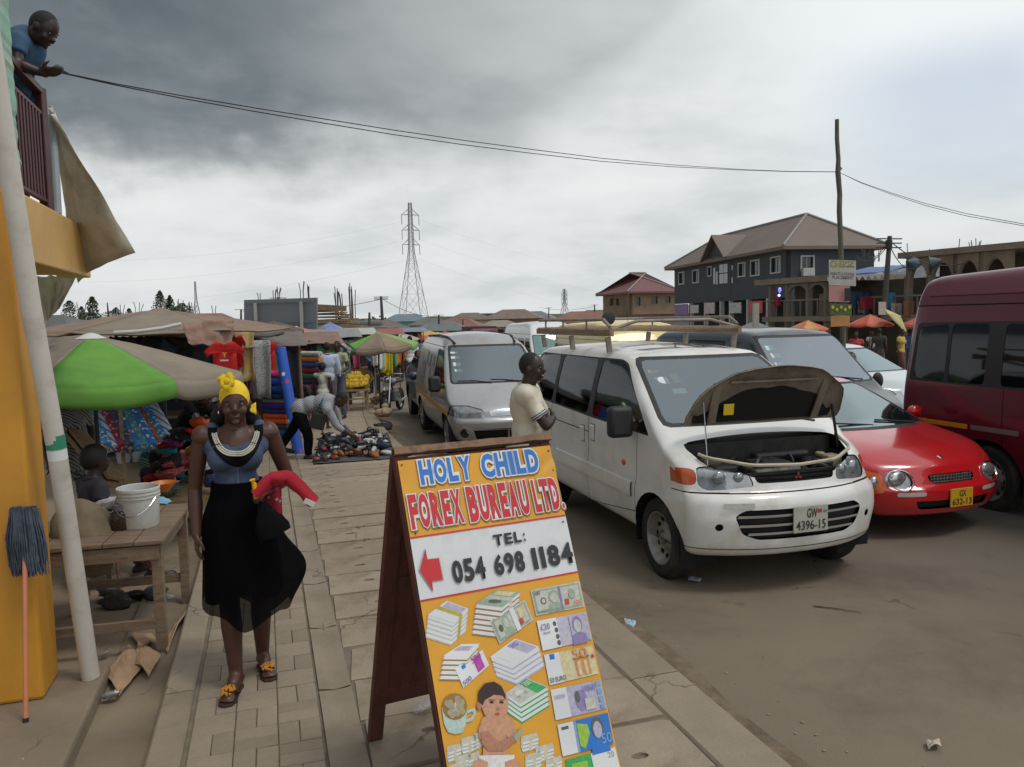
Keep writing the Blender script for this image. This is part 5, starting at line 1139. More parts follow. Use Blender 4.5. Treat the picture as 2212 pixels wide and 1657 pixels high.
# mug of coins
f = quad4((432, 1300), (562, 1300), (562, 1500), (432, 1500))
flat('printed_mug', qp(f, [(.02, .35), (.98, .35), (.92, .75), (.78, .97), (.5, 1.0), (.25, .95), (.1, .75)]), C_['mug'], LIFT-.001); flat('printed_mug_handle', qp(f, [(.97, .42), (1.25, .36), (1.32, .5), (1.15, .68), (.94, .72), (.94, .64), (1.1, .6), (1.2, .5), (1.16, .45), (.97, .5)]), C_['mug'], LIFT-.001)
flat('printed_coins', qp(f, ell(.5, .33, .47, .33, 16)), C_['shadow'], LIFT-.0004)
r = random.Random(4)
for i in range(20):
    a = r.uniform(0, 6.28); d = sqrt(r.random())*.8; flat('printed_coin', qp(f, ell(.5+.42*d*cos(a), .33+.28*d*sin(a), .115, .085, 9)), C_['coin' if r.random() < .55 else 'coin2' if r.random() < .6 else 'note'], LIFT+.0001*i)
# piles of notes round the child
for i, (x, y, w_, h_) in enumerate([(460, 1560, 70, 50), (530, 1520, 75, 45), (500, 1610, 80, 60), (585, 1500, 60, 60), (820, 1510, 85, 60), (890, 1560, 90, 70), (840, 1600, 80, 70), (940, 1620, 80, 60), (470, 1650, 90, 60), (560, 1600, 60, 60)]):
    stack_([(x, y), (x+w_*.9, y-18), (x+w_, y+8), (x+w_*.12, y+30)], 'note', 'cream', 3, 'green', 0, 17)
# seated child, built up of flat printed shapes
g = quad4((580, 1240), (830, 1240), (830, 1680), (580, 1680))
kid = [([(.12, .55), (.2, .42), (.35, .36), (.62, .36), (.78, .44), (.88, .62), (.72, .70), (.66, .60), (.68, .82), (.2, .84), (.22, .64), (.14, .66)], 'skin'), (ell(.44, .26, .26, .195, 18), 'skin'), (ell(.135, .28, .05, .05, 8), 'skin2'), ([(.12, .24), (.12, .12), (.24, .03), (.42, .01), (.56, .06), (.64, .16), (.64, .22), (.58, .17), (.42, .16), (.24, .22), (.2, .28)], 'hair'),
       (ell(.37, .245, .045, .015, 8), 'hair'), (ell(.56, .245, .045, .015, 8), 'hair'), (ell(.49, .32, .04, .02, 8), 'skin2'), (ell(.48, .375, .05, .014, 8), 'redstamp'), (rect(.31, .215, .44, .222), 'hair'), (rect(.51, .215, .62, .222), 'hair'),
       ([(.16, .58), (.3, .56), (.5, .68), (.76, .62), (.84, .66), (.6, .78), (.3, .78), (.18, .70)], 'skin2'), ([(.78, .62), (.98, .52), (1.0, .54), (.86, .68)], 'green'), ([(.12, .83), (.80, .82), (.84, .92), (.6, 1.0), (.3, 1.0), (.14, .92)], 'diaper'), ([(-.05, .96), (.12, .86), (.3, .90), (.25, 1.02), (-.05, 1.02)], 'skin'), ([(.62, .90), (.82, .86), (1.02, .98), (.98, 1.02), (.62, 1.02)], 'skin')]
o = None
for i, (sh, c) in enumerate(kid):
    q = flat('printed_child' if o is None else 'child_print', qp(g, sh), C_[c], LIFT+.003+.0003*i, sb if o is None else o); o = o or q
for a, b_ in ((.02, .03), (BW-.02, .035), (.03, .30), (BW-.025, .34), (BW-.02, .12)): MB().ball(B(a, b_, .006), .0035, 6, 4).build('nail', m_blk, sb)
# ================================================================== PEOPLE
from mathutils.bvhtree import BVHTree
TMP = bpy.data.scenes.new("workbench")
def remesh(mb, vox, smooth=2, disp=0., dsc=6., seed=0):
    me = bpy.data.meshes.new('t'); me.from_pydata([tuple(v) for v in mb.v], [], mb.f)
    o = bpy.data.objects.new('t', me); TMP.collection.objects.link(o)
    r = o.modifiers.new('r', 'REMESH'); r.mode = 'VOXEL'; r.voxel_size = vox; r.use_smooth_shade = True
    s = o.modifiers.new('s', 'SMOOTH'); s.iterations = smooth; s.factor = .6
    vl = TMP.view_layers[0]; vl.update(); dg = vl.depsgraph; dg.update()
    out = bpy.data.meshes.new_from_object(o.evaluated_get(dg)); bpy.data.objects.remove(o); bpy.data.meshes.remove(me)
    if disp:
        nn = [v.normal.copy() for v in out.vertices]
        for v, n in zip(out.vertices, nn):
            k = nz((v.co.x, v.co.y, v.co.z*.55), dsc, seed)+.5*nz((v.co.x, v.co.y, v.co.z*.7), dsc*2.3, seed+3); v.co += n*k*disp
    return out
def add_mesh(name, me, m_, parent, label=None):
    me.name = name; me.materials.clear(); me.materials.append(m_); me.shade_smooth(); o = objm(name, me, parent)
    if label: o['label'] = label
    return o
def caps(mb, a, b, r1, r2, n=14):
    a, b = Vector(a), Vector(b); mb.cone(a, b, r1, r2, n); mb.ball(a, r1*.995, n, 8); mb.ball(b, r2*.995, n, 8)
def basis(up, fwd):
    up = up.normalized(); sx = fwd.cross(up).normalized(); f = up.cross(sx); return Matrix((sx, f, up)).transposed()   # columns: side, forward, up
SK = [mat('skin_dark', (.060, .026, .016), .42, var=.10, vs=14, spec=.5), mat('skin_brown', (.072, .028, .017), .45, var=.10, vs=14, spec=.5), mat('skin_deep', (.030, .015, .011), .45, var=.1, vs=14, spec=.5)]
m_hair = mat('black_hair', (.008, .007, .007), .75, bump=.2, bs=180); m_eye = mat('eye_white', (.28, .25, .22), .35); m_iris = mat('iris', (.01, .006, .004), .2); m_lip = mat('lips', (.075, .025, .021), .4)
BLACKC = cloth((.006, .006, .007), 'black_cloth', spec=.1); 
def hand(mb, w_, d, palm, k, curl=.5, thumb=1, nf=4):
    """palm, four unequal fingers and a thumb; d = finger direction, palm = palm normal"""
    d = d.normalized(); palm = (palm-d*palm.dot(d)).normalized(); s = d.cross(palm).normalized()
    for i in range(4):
        o = (i-1.5)*.019*k; base = w_+d*(.078+(-.006 if i in (0, 3) else 0))*k+s*o; caps(mb, w_+d*.012*k+s*o*.7, base, .014*k, .0115*k, 8)
        L = [.062, .074, .070, .054][i]*k; p = base; ang = curl*.7
        for j in range(3):
            dd = d*cos(ang)+palm*sin(ang); q = p+dd*L*[.45, .32, .23][j]; caps(mb, p, q, (.0098-.0008*j)*k, (.0092-.0009*j)*k, 8); p = q; ang += curl
    b = w_+d*.02*k+s*thumb*.024*k+palm*.006*k; m_ = b+(d*.6+s*thumb*.65+palm*.35).normalized()*.04*k; e_ = m_+(d*.9+s*thumb*.2+palm*.35).normalized()*.032*k
    caps(mb, b, m_, .014*k, .0115*k, 8); caps(mb, m_, e_, .011*k, .0085*k, 8)
def std(h=1.7, **over):
    k = h/1.7; J = dict(H=(0, -.02, 1.585), N=(0, .015, 1.44), C=(0, .01, 1.27), W=(0, .0, 1.09), P=(0, .01, .95), Sa=(-.185, .015, 1.395), Sb=(.185, .015, 1.395), Ea=(-.235, .035, 1.12), Eb=(.235, .035, 1.12),
        Wa=(-.24, -.03, .88), Wb=(.24, -.03, .88), Ha=(-.09, .0, .92), Hb=(.09, .0, .92), Ka=(-.10, -.02, .50), Kb=(.10, -.02, .50), Aa=(-.10, .03, .08), Ab=(.10, .03, .08), Ta=(-.12, -.14, .028), Tb=(.12, -.14, .028), face=(0, -1, 0), hup=(0, 0, 1), fwd=(0, -1, 0))
    J = {a: (Vector(v)*k if a not in ('face', 'hup', 'fwd') else Vector(v)) for a, v in J.items()}
    for a, v in over.items(): J[a] = Vector(v)
    return J, k
def person(label, loc, rz, J, k, skin=0, top=None, bottom=None, vox=.010, sleeve=.5, leg=1., hair='short', fem=False, group=None, hd=(None, None), curl=(.45, .45), shoes=None, feetmesh=True, top_hem=.0, shirt_r=.012, face=True, cvox=None, disp=.006, extra_skin=None, seed=0, hatm=None):
    root = thing('person', label, 'person', loc, rz, group); sk = SK[skin]; cv = cvox or vox*1.3
    g = lambda n: J[n]
    up = (g('N')-g('P')); side = (g('Sb')-g('Sa')); fwd = J['fwd']; Mt = basis(up, fwd); Mh = basis(J['hup'], J['face'])
    tw = side.length/.37
    mb = MB(); H = g('H'); hf = J['face'].normalized(); hu = J['hup'].normalized(); hs = Mh.col[0]
    # head
    mb.ball(H+hu*.018*k, (.074*k, .092*k, .098*k), 18, 12, Mh); mb.ball(H-hu*.045*k+hf*.022*k, (.056*k, .060*k, .062*k), 14, 10, Mh)
    if face:
        mb.cone(H+hf*.082*k+hu*.005*k, H+hf*.104*k-hu*.026*k, .009*k, .0175*k, 8); mb.ball(H+hf*.094*k-hu*.03*k, (.021*k, .014*k, .011*k), 8, 6, Mh)
        mb.ball(H+hf*.079*k-hu*.058*k, (.025*k, .014*k, .013*k), 10, 6, Mh); mb.ball(H+hf*.076*k-hu*.088*k, (.022*k, .016*k, .016*k), 10, 6, Mh)
        mb.ball(H+hf*.070*k+hu*.026*k, (.052*k, .018*k, .012*k), 12, 6, Mh)
        for s in (-1, 1):
            mb.ball(H+hs*s*.077*k-hf*.004*k-hu*.008*k, (.010*k, .018*k, .030*k), 8, 6, Mh); mb.ball(H+hs*s*.038*k+hf*.062*k-hu*.03*k, (.026*k, .022*k, .026*k), 10, 6, Mh)
    caps(mb, g('N')+(g('H')-g('N'))*.0-up.normalized()*.03*k, H-hu*.05*k-hf*.012*k, .062*k, .054*k)
    # torso
    def torso(m_, e=0., lo=True):
        cw = (.150 if not fem else .135)*k*tw
        m_.ball(g('C')+up.normalized()*.02*k, (cw+e, .108*k+e, .165*k+e), 18, 12, Mt); m_.ball(g('W'), ((.128 if not fem else .112)*k+e, .098*k+e, .14*k+e), 16, 10, Mt)
        m_.ball(g('P'), ((.150 if not fem else .168)*k+e, .115*k+e, .125*k+e), 16, 10, Mt)
        for a in ('Sa', 'Sb'): caps(m_, g('N')-up.normalized()*.05*k+(g(a)-g('N'))*.15, g(a)-up.normalized()*.012*k, .062*k+e, .056*k+e)
        if fem:
            for s in (-1, 1): m_.ball(g('C')+Mt.col[0]*s*.072*k+Mt.col[1]*.078*k-up.normalized()*.0*k, (.066*k+e, .058*k+e, .064*k+e), 12, 8, Mt)
    torso(mb)
    for a in 'ab':
        S_, E_0, W_0 = g('S'+a), g('E'+a), g('W'+a); caps(mb, S_, E_0, .050*k, .038*k); caps(mb, E_0, E_0+(W_0-E_0)*.35, .038*k, .040*k); caps(mb, E_0+(W_0-E_0)*.35, W_0, .040*k, .026*k)
        if a+'h' in J or True:
            i = 0 if a == 'a' else 1; d = Vector(hd[i][0]) if hd[i] else (W_0-E_0).normalized(); pn = Vector(hd[i][1]) if hd[i] else Mt.col[0]*(1 if a == 'a' else -1)
            if d.normalized().cross(pn.normalized()).length < .2: pn = Mt.col[1]
            hand(mb, W_0, d, pn, k, curl[i], 1 if a == 'a' else -1)
        Hh, K_, A_ = g('H'+a), g('K'+a), g('A'+a); caps(mb, Hh, K_, .088*k, .056*k); caps(mb, K_, K_+(A_-K_)*.33, .055*k, .057*k); caps(mb, K_+(A_-K_)*.33, A_, .057*k, .036*k)
        T_ = g('T'+a); hl = A_+(A_-T_)*Vector((1, 1, 0))*.22 if False else Vector((A_.x-(T_.x-A_.x)*.25, A_.y-(T_.y-A_.y)*.25, T_.z+.012*k))
        caps(mb, hl, T_, .034*k, .026*k); caps(mb, A_, (hl+T_)/2+Vector((0, 0, .02*k)), .037*k, .034*k)
        fd = (T_-hl).normalized(); fs = fd.cross(Vector((0, 0, 1))).normalized()
        for q in range(5): caps(mb, T_+fs*(q-2)*.014*k-fd*.01*k, T_+fs*(q-2)*.016*k+fd*(.032-.006*abs(q-1.5))*k-Vector((0, 0, .006*k)), .012*k, .0085*k, 6)
    if extra_skin: extra_skin(mb)
    body = add_mesh('body', remesh(mb, vox, 2), sk, root)
    if face:
        for s in (-1, 1):
            q = H+hs*s*.031*k+hf*.079*k+hu*.008*k; MB().ball(q, (.0115*k, .005*k, .0055*k), 10, 7, Mh).build('eye', m_eye, root, smooth=True); MB().ball(q+hf*.0035*k, (.0064*k, .004*k, .0058*k), 8, 6, Mh).build('iris', m_iris, root, smooth=True)
            MB().ball(H+hs*s*.030*k+hf*.083*k+hu*.026*k, (.017*k, .005*k, .0035*k), 8, 5, Mh).build('eyebrow', m_hair, root, smooth=True)
        MB().ball(H+hf*.091*k-hu*.058*k, (.017*k, .005*k, .0075*k), 10, 6, Mh).build('lips', m_lip, root, smooth=True)
    if hair in ('short', 'afro'):
        e = .002 if hair == 'short' else .022; b = MB(); b.ball(H+hu*.026*k-hf*.012*k, ((.075+e)*k, (.090+e)*k, (.095+e)*k), 18, 12, Mh); me = b.mesh('hair', m_hair, True)
        bm = bmesh.new(); bm.from_mesh(me); q = H+hu*(.050 if hair == 'short' else .030)*k; nn = (hu*.9-hf*.75).normalized()
        bmesh.ops.bisect_plane(bm, geom=bm.verts[:]+bm.edges[:]+bm.faces[:], plane_co=q+hf*.035*k, plane_no=nn, clear_inner=True); bm.to_mesh(me); bm.free(); objm('hair', me, root)
    if top:
        b = MB(); torso(b, shirt_r)
        if top_hem: b.cone(g('P')+up.normalized()*.06*k, g('P')-Vector((0, 0, top_hem*k)), .150*k, .160*k, 16)
        for a in 'ab':
            S_, E_0, W_0 = g('S'+a), g('E'+a), g('W'+a)
            if sleeve <= 0: continue
            if sleeve <= 1: b.ball(S_, (.064*k,)*3, 12, 8); b.cone(S_, S_+(E_0-S_)*sleeve, .064*k, .061*k, 14)
            else: b.ball(S_, (.064*k,)*3, 12, 8); b.cone(S_, E_0, .063*k, .052*k, 14); b.ball(E_0, (.052*k,)*3, 12, 8); b.cone(E_0, E_0+(W_0-E_0)*(sleeve-1), .052*k, .042*k, 14)
        add_mesh('shirt', remesh(b, cv, 2, disp, 7, seed), top, root)
        cb = MB(); un = up.normalized(); cb.tube([g('N')+un*.012*k+(Mt.col[0]*cos(t)*.068+Mt.col[1]*sin(t)*.066)*k-un*.012*k*sin(t) for t in [i*2*pi/18 for i in range(19)]], .009*k, 6, False); cb.build('collar', top, root, smooth=True)
    if bottom:
        b = MB(); e = .014; b.ball(g('P')-up.normalized()*.01, (.150*k+e, .115*k+e, .115*k+e), 16, 10, Mt)
        for a in 'ab':
            Hh, K_, A_ = g('H'+a), g('K'+a), g('A'+a)
            b.ball(Hh, (.10*k,)*3, 12, 8); b.cone(Hh, K_, .102*k, .074*k, 14)
            if leg > .5: b.ball(K_, (.074*k,)*3, 12, 8); b.cone(K_, K_+(A_-K_)*min(1, (leg-.5)*2)*.98, .074*k, .060*k, 14)
        add_mesh('trousers', remesh(b, cv, 2, disp*1.2, 6, seed+2), bottom, root)
    if shoes:
        for a in 'ab':
            A_, T_ = g('A'+a), g('T'+a); hl = Vector((A_.x-(T_.x-A_.x)*.28, A_.y-(T_.y-A_.y)*.28, T_.z+.01*k)); b = MB(); caps(b, hl, T_+(T_-hl).normalized()*.03*k, .042*k, .034*k); caps(b, A_-Vector((0, 0, .015)), (hl+T_)/2+Vector((0, 0, .02*k)), .044*k, .038*k); add_mesh('shoe', remesh(b, vox*1.2, 2), shoes, root)
    return root, body
# ---- THE WOMAN in front
WL_ = Vector((-1.49, 4.20, 0))
J, k = std(1.66, H=(.0, -.035, 1.535), N=(0, .01, 1.40), C=(-.01, .0, 1.255), W=(-.01, .0, 1.09), P=(-.005, .0, .93), Sa=(-.172, .01, 1.375), Sb=(.170, .01, 1.375), Ea=(-.222, .04, 1.08), Wa=(-.222, -.03, .845), Eb=(.262, .06, 1.10), Wb=(.165, -.16, 1.085),
        Ha=(-.09, 0, .88), Hb=(.085, 0, .88), Ka=(-.075, -.07, .47), Kb=(.085, .02, .47), Aa=(-.06, -.09, .085), Ab=(.085, .13, .085), Ta=(-.105, -.25, .030), Tb=(.11, -.03, .030), face=(-.0, -1, -.06))
m_den = mat('denim_bodice', (.040, .060, .110), .8, var=.30, vs=11, bump=.3, bs=90, fine=(120, .35, (.10, .14, .22)))
wom, wbody = person('woman in yellow headwrap and blue and black dress walking towards the camera', WL_, .34, J, k, 1, None, None, vox=.0062, fem=True, hair=None, hd=(((-.02, -.12, -1), (1, .1, 0)), ((-.75, -.65, -.05), (0, .2, -1))), curl=(.38, .75))
b = MB(); Mt = basis(J['N']-J['P'], J['fwd']); un = (J['N']-J['P']).normalized(); e = .010
b.ball(J['C']-un*.0*k, (.138*k+e, .106*k+e, .125*k+e), 18, 12, Mt); b.ball(J['W'], (.114*k+e, .098*k+e, .13*k), 16, 10, Mt)
for s in (-1, 1):
    b.ball(J['C']+Mt.col[0]*s*.072*k+Mt.col[1]*.078*k, (.067*k+e, .060*k+e, .066*k+e), 14, 10, Mt); caps(b, (s*.122, .012, 1.405), (s*.115, -.02, 1.30), .034, .052); caps(b, (s*.122, .012, 1.405), (s*.11, .05, 1.30), .034, .05)
bod = add_mesh('bodice', remesh(b, .009, 3, .003, 14, 2), m_den, wom)
bmt = bmesh.new(); bmt.from_mesh(bod.data); bt = BVHTree.FromBMesh(bmt)
bmb = bmesh.new(); bmb.from_mesh(wbody.data); bt2 = BVHTree.FromBMesh(bmb)
def onchest(x, z, h):
    ys = []
    for t in (bt, bt2):
        q = t.ray_cast(Vector((x, -.6, z)), Vector((0, 1, 0)))
        if q[0] is not None: ys.append(q[0].y)
    return Vector((x, (min(ys) if ys else 0.02)-h, z))
b = MB()
def yk(u, v):
    t = radians(-188+196*u); ri = (.094, .100); ro = (.140, .140+.045*max(0, -sin(t))**6)
    rx = ri[0]+(ro[0]-ri[0])*v; rz_ = ri[1]+(ro[1]-ri[1])*v; return onchest(rx*cos(t), 1.395+rz_*sin(t)*1.02, .004)
b.grid(yk, 40, 6); b.build('yoke', BLACKC, wom, smooth=True, thick=.003)
b = MB()
for row_ in range(3):
    for i in range(46):
        t = radians(-176+172*(i+.5*(row_ % 2))/46); r0 = .098+.0095*row_; q = onchest(r0*cos(t), 1.392+(r0+.002)*sin(t)*1.03, .010); b.ball(q, .0052, 6, 4)
tag(b.build('pearl_collar', mat('pearl', (.62, .60, .50), .25, coat=.8), wom, smooth=True), kind='stuff')
b = MB(); b.grid(lambda u, v: onchest(-.0015+.003*v, 1.205-.125*u, .0025), 10, 1); b.build('seam', mat('pale_thread', (.16, .19, .26), .7), wom)
# headwrap
my = mat('yellow_wrap', (.78, .53, .012), .7, var=.1, vs=9, bump=.4, bs=22); H = J['H']; hf = J['face'].normalized(); hu = Vector((0, 0, 1)); Mh = basis(hu, hf)
b = MB(); b.ball(H+hu*.030+Vector((0, .010, 0)), (.078, .098, .098), 20, 14, Mh); me = remesh(b, .008, 1, .0025, 18, 4)
bm = bmesh.new(); bm.from_mesh(me); bmesh.ops.bisect_plane(bm, geom=bm.verts[:]+bm.edges[:]+bm.faces[:], plane_co=H+hu*.050+hf*.07, plane_no=(hu*.8-hf*.9).normalized(), clear_inner=True); bm.to_mesh(me); bm.free(); wrp = add_mesh('headwrap', me, my, wom)
b = MB()
r = random.Random(3)
for i in range(11):
    a = i*.57; c = H+Vector((-.032, -.072, .128)); d = Vector((cos(a)*.75, -.55, sin(a)*.75)).normalized(); s_ = d.cross(Vector((0, 1, .2))).normalized()*.022
    p1 = c+d*.022; p2 = c+d*(.044+.008*(i % 3)); b.add([c-s_*.5, c+s_*.5, p1+s_*1.1+Vector((0, -.012, 0)), p2+s_*.5, p2-s_*.5, p1-s_*1.1+Vector((0, -.012, 0))], [(0, 1, 2, 5), (5, 2, 3, 4)])
b.ball(H+Vector((-.032, -.085, .128)), (.024, .02, .024), 10, 8)
b.build('knot', my, wrp, smooth=True, thick=.004)
b = MB(); b.grid(lambda u, v: H+Vector((.074+.035*u, .03-.02*v, -.022-.025*v+.02*u*(1-2*v))), 5, 4); b.build('wrap_tail', my, wrp, smooth=True, thick=.006)
b = MB()
for s in (-1, 1): caps(b, H+Vector((s*.045, .06, .0)), (s*.095, .095, 1.42), .04, .045); caps(b, (s*.095, .095, 1.42), (s*.125, .085, 1.30), .045, .026)
add_mesh('hair', remesh(b, .010, 1, .008, 30), m_hair, wom)
for s in (-1, 1): MB().ball(H+Vector((s*.082, .0, -.045)), (.004, .004, .010), 6, 5).build('earring', m_chr, wom)
# skirt: lining and chiffon
def skirt(z0, hem, rx, ry, m_, nm, seed, bulge):
    b = MB()
    def fn(u, v):
        t = u*2*pi; c, s = cos(t), sin(t); zh = hem(t); z = z0+(zh-z0)*v; w_ = interp([(z, q) for z, q in rx], z); d_ = interp([(z, q) for z, q in ry], z)
        f = 1+.045*sin(t*9+seed+v*1.5)*v+.03*nz((c*2, s*2, v*2), 1.5, seed)
        bx = bulge*math.exp(-((z-.60)/.17)**2)*max(0, c)**1.6+bulge*.35*max(0, .6-z)*max(0, c)
        return Vector((-.005+c*w_*f+bx, s*d_*f+bx*.25, z))
    b.grid(fn, 72, 26); return b.build(nm, m_, wom, smooth=True)
RX = [(.3, .205), (.45, .20), (.7, .195), (.88, .192), (.95, .180), (1.05, .140), (1.12, .130)]; RY = [(.3, .17), (.45, .16), (.7, .155), (.88, .150), (.95, .14), (1.05, .115), (1.12, .112)]
chif = mat('black_chiffon', (.004, .004, .005), .95, alpha=.90, var=.1, spec=.05)
skirt(1.115, lambda t: .50+.03*sin(t*3), [(z, q*.95) for z, q in RX], [(z, q*.95) for z, q in RY], BLACKC, 'skirt_lining', 1, .02)
skirt(1.12, lambda t: .43+.055*cos(t*2+.5)-.07*max(0, cos(t-.1)) - .05*math.exp(-((((t+pi) % (2*pi))-pi+1.1)/.5)**2)+.03*sin(5*t), RX, RY, chif, 'skirt', 2, .14)
# sandals
m_sol = mat('sandal_sole', (.045, .018, .012), .6); m_gold = mat('gold_beads', (.62, .27, .03), .35, .3, var=.4, vs=60, coat=.6)
for a in 'ab':
    T_, A_ = J['T'+a], J['A'+a]; d = (T_-A_)*Vector((1, 1, 0)); d.normalize(); s_ = Vector((-d.y, d.x, 0)); c = (T_+A_)/2+d*.01; pts = [(-.13, -.02), (-.11, -.036), (-.02, -.034), (.07, -.047), (.115, -.035), (.13, 0), (.115, .035), (.07, .047), (-.02, .034), (-.11, .036), (-.13, .02)]
    b = MB(); b.plate(pts, [], lambda u, v, h: Vector((c.x, c.y, 0))+d*u+s_*v+Vector((0, 0, .001+h)), .014); so__ = b.build('sandal', m_sol, wom, bevel=.003)
    b = MB(); q = Vector((c.x, c.y, .060))+d*.055
    for i in range(46):
        a_r = r.uniform(0, 6.28); rr0 = sqrt(r.random())*.036; b.ball(q+d*rr0*cos(a_r)*1.1+s_*rr0*sin(a_r)+Vector((0, 0, .014*(1-rr0/.036)-.25*(rr0*cos(a_r)))), .0075, 6, 4)
    tag(b.build('beaded_flower', m_gold, so__, smooth=True), kind='stuff')
    for s in (-1, 1): MB().tube([q+d*.03-Vector((0, 0, .012)), q+s_*s*.02-d*.01-Vector((0, 0, .004)), q+s_*s*.042-d*.06-Vector((0, 0, .04))], .006, 6).build('strap', m_blk, so__)
# things she holds
m_rc = cloth((.36, .008, .022), 'crimson_towel', bump=.5, bs=60)
hp = J['Wb']+Vector((-.05, -.05, 0))
tw_ = thing('towel', 'crimson towel with a white label held over the arm of the walking woman', 'towel', WL_, .34)
b = MB()
def fn(u, v):
    P_ = [Vector((.08, -.22, 1.075)), Vector((.16, -.20, 1.155)), Vector((.25, -.16, 1.14)), Vector((.31, -.15, 1.07)), Vector((.375, -.15, .985))]; i = min(3, int(u*4)); t = u*4-i; c = P_[i]*(1-t)+P_[i+1]*t; d = (P_[i+1]-P_[i]).normalized(); y_ = Vector((0, 1, 0)); n0 = d.cross(y_).normalized(); a = v*2*pi
    return c+(y_*cos(a)*.045+n0*sin(a)*(.032+.010*sin(3*a+u*4)))*(1+.12*nz((u*5, v*4, 0), 1))
b.grid(fn, 20, 18); b.build('cloth', m_rc, tw_, smooth=True)
b = MB(); b.grid(lambda u, v: Vector((.10+.11*u, -.17+.02*sin(u*6)+.03*v, 1.10-.15*v-.05*u*v)), 8, 8); b.build('hanging_fold', printed('crimson_print', (.30, .01, .03), [(.35, .33, .30)], 30, 'dots', .25), tw_, smooth=True, thick=.01)
MB().box((.352, -.197, 1.0), (.06, .008, .028), Matrix.Rotation(.55, 3, 'Y')).build('towel_label', mat('label_white', (.6, .58, .55), .6), tw_)
yt = thing('packet', 'small yellow and red packet gripped in the hand of the walking woman', 'packet', WL_, .34)
MB().cone((.085, -.235, 1.06), (.075, -.245, 1.14), .014, .012, 10).build('bottle', mat('packet_yellow', (.80, .45, .01), .4), yt, smooth=True); MB().cone((.072, -.25, 1.142), (.068, -.252, 1.16), .007, .016, 8).build('cap', mat('packet_yellow', (.8, .45, .01)), yt); MB().box((.085, -.252, 1.08), (.022, .004, .03)).build('red_mark', m_rr, yt)
bg = thing('plastic_bag', 'black plastic bag hanging from the hand of the walking woman', 'bag', WL_, .34)
b = MB()
def fn(u, v):
    t = u*2*pi; w_ = .015+.06*sstep(0, .8, v); return Vector((.10+.07*v+cos(t)*w_*(1.05+.1*nz((cos(t)*2, sin(t)*2, v*3), 1)), -.215+sin(t)*w_*.35, 1.05-.20*v+.03*cos(t)*v+.012*nz((u*9, v*9, 0), 1)))
b.grid(fn, 28, 14); b.build('bag', mat('black_plastic', (.004, .004, .005), .85, bump=.5, bs=14, spec=.15), bg, smooth=True)
# ---- MAN ON THE BALCONY
bl = P(30, 250, 4.85); bl.z = 2.46
def bj(u, v, y): return P(u, v, y)-bl
J, k = std(1.70); 
J.update(H=bj(93, 64, 4.72), N=bj(60, 80, 4.75), C=bj(47, 115, 4.78), W=bj(38, 150, 4.82), P=bj(28, 185, 4.85), Sa=bj(38, 88, 4.60), Sb=bj(52, 92, 4.93), Ea=bj(34, 138, 4.56), Eb=bj(62, 140, 4.92), Wa=bj(90, 157, 4.60), Wb=bj(98, 160, 4.82), Ha=Vector((0, -.08, .88)), Hb=Vector((0, .1, .88)), Ka=Vector((.02, -.09, .48)), Kb=Vector((-.05, .12, .48)), Aa=Vector((-.02, -.09, .08)), Ab=Vector((-.12, .12, .08)), Ta=Vector((.14, -.1, .028)), Tb=Vector((.04, .13, .028)), face=Vector((.80, -.05, -.60)), hup=Vector((.60, 0, .80)), fwd=Vector((1, 0, -.25))); k = .86
J['P'] = Vector((-.02, 0, .93)); J['W'] = (J['P']+J['C'])/2
m_bt = cloth((.045, .105, .19), 'blue_tshirt'); bal, _ = person('young man in a blue T-shirt leaning over the balcony railing with a phone', bl, 0, J, k, 2, m_bt, cloth((.02, .025, .05), 'navy_trousers'), vox=.008, sleeve=.55, hd=(((1, 0, .05), (0, .6, .8)), ((1, -.3, .0), (0, -.6, .8))), curl=(.5, .5))
q = J['C']+Vector((.055, -.07, .03)); MB().ball(q, (.045, .05, .05), 10, 8).build('shirt_print', printed('gold_print', (.45, .27, .03), [(.05, .08, .12)], 40), bal, smooth=True)
ph = thing('phone', 'dark phone in the hands of the man on the balcony', 'phone', bl); MB().box(bj(124, 152, 4.70), (.10, .06, .012), Matrix.Rotation(.25, 3, 'Y')).build('handset', m_blk, ph, bevel=.003)
# ---- MAN IN THE CREAM SHIRT
cl_ = Vector((.13, 6.2, 0)); k = 1.0
m_cr = cloth((.60, .54, .44), 'cream_shirt', vs=4, bump=.3, bs=18)
J, k = std(1.72, H=(.03, -.02, 1.565), N=(-.01, .0, 1.42), C=(-.02, .0, 1.24), W=(-.02, .0, 1.07), P=(-.03, .0, .93), Sa=(-.03, -.18, 1.37), Sb=(.02, .18, 1.37), Ea=(.125, -.20, 1.13), Wa=(.19, -.04, 1.17), Eb=(.14, .20, 1.12), Wb=(.15, .11, 1.12), Ha=(-.02, -.09, .9), Hb=(-.02, .09, .9), Ka=(0, -.1, .49), Kb=(.03, .1, .49), Aa=(-.04, -.1, .08), Ab=(-.0, .1, .08), Ta=(.13, -.12, .028), Tb=(.17, .1, .028), face=(.93, -.36, .02), fwd=(1, -.1, 0))
crm, _ = person('smiling man with folded arms in a cream shirt with navy trimmed sleeves', cl_, 0, J, k*1.03, 2, m_cr, cloth((.05, .05, .06), 'charcoal_trousers'), vox=.0075, sleeve=.72, shoes=m_blk, hd=(((.1, 1, .1), (-1, .1, 0)), ((.1, -1, .1), (-1, .1, 0))), shirt_r=.026, top_hem=.06, disp=.015, curl=(.3, .3))
E0, S0 = J['Ea'], J['Sa']; d = (E0-S0)
for a, c, m_ in ((.60, .625, m_bb), (.655, .685, m_bb)): MB().cone(S0+d*a, S0+d*c, .0665, .0662, 18).build('sleeve_stripe', mat('navy_trim', (.02, .035, .09), .7), crm, smooth=True)
MB().cone(S0+d*.626, S0+d*.654, .0664, .0663, 18).build('sleeve_stripe', mat('trim_white', (.6, .6, .58), .7), crm, smooth=True)
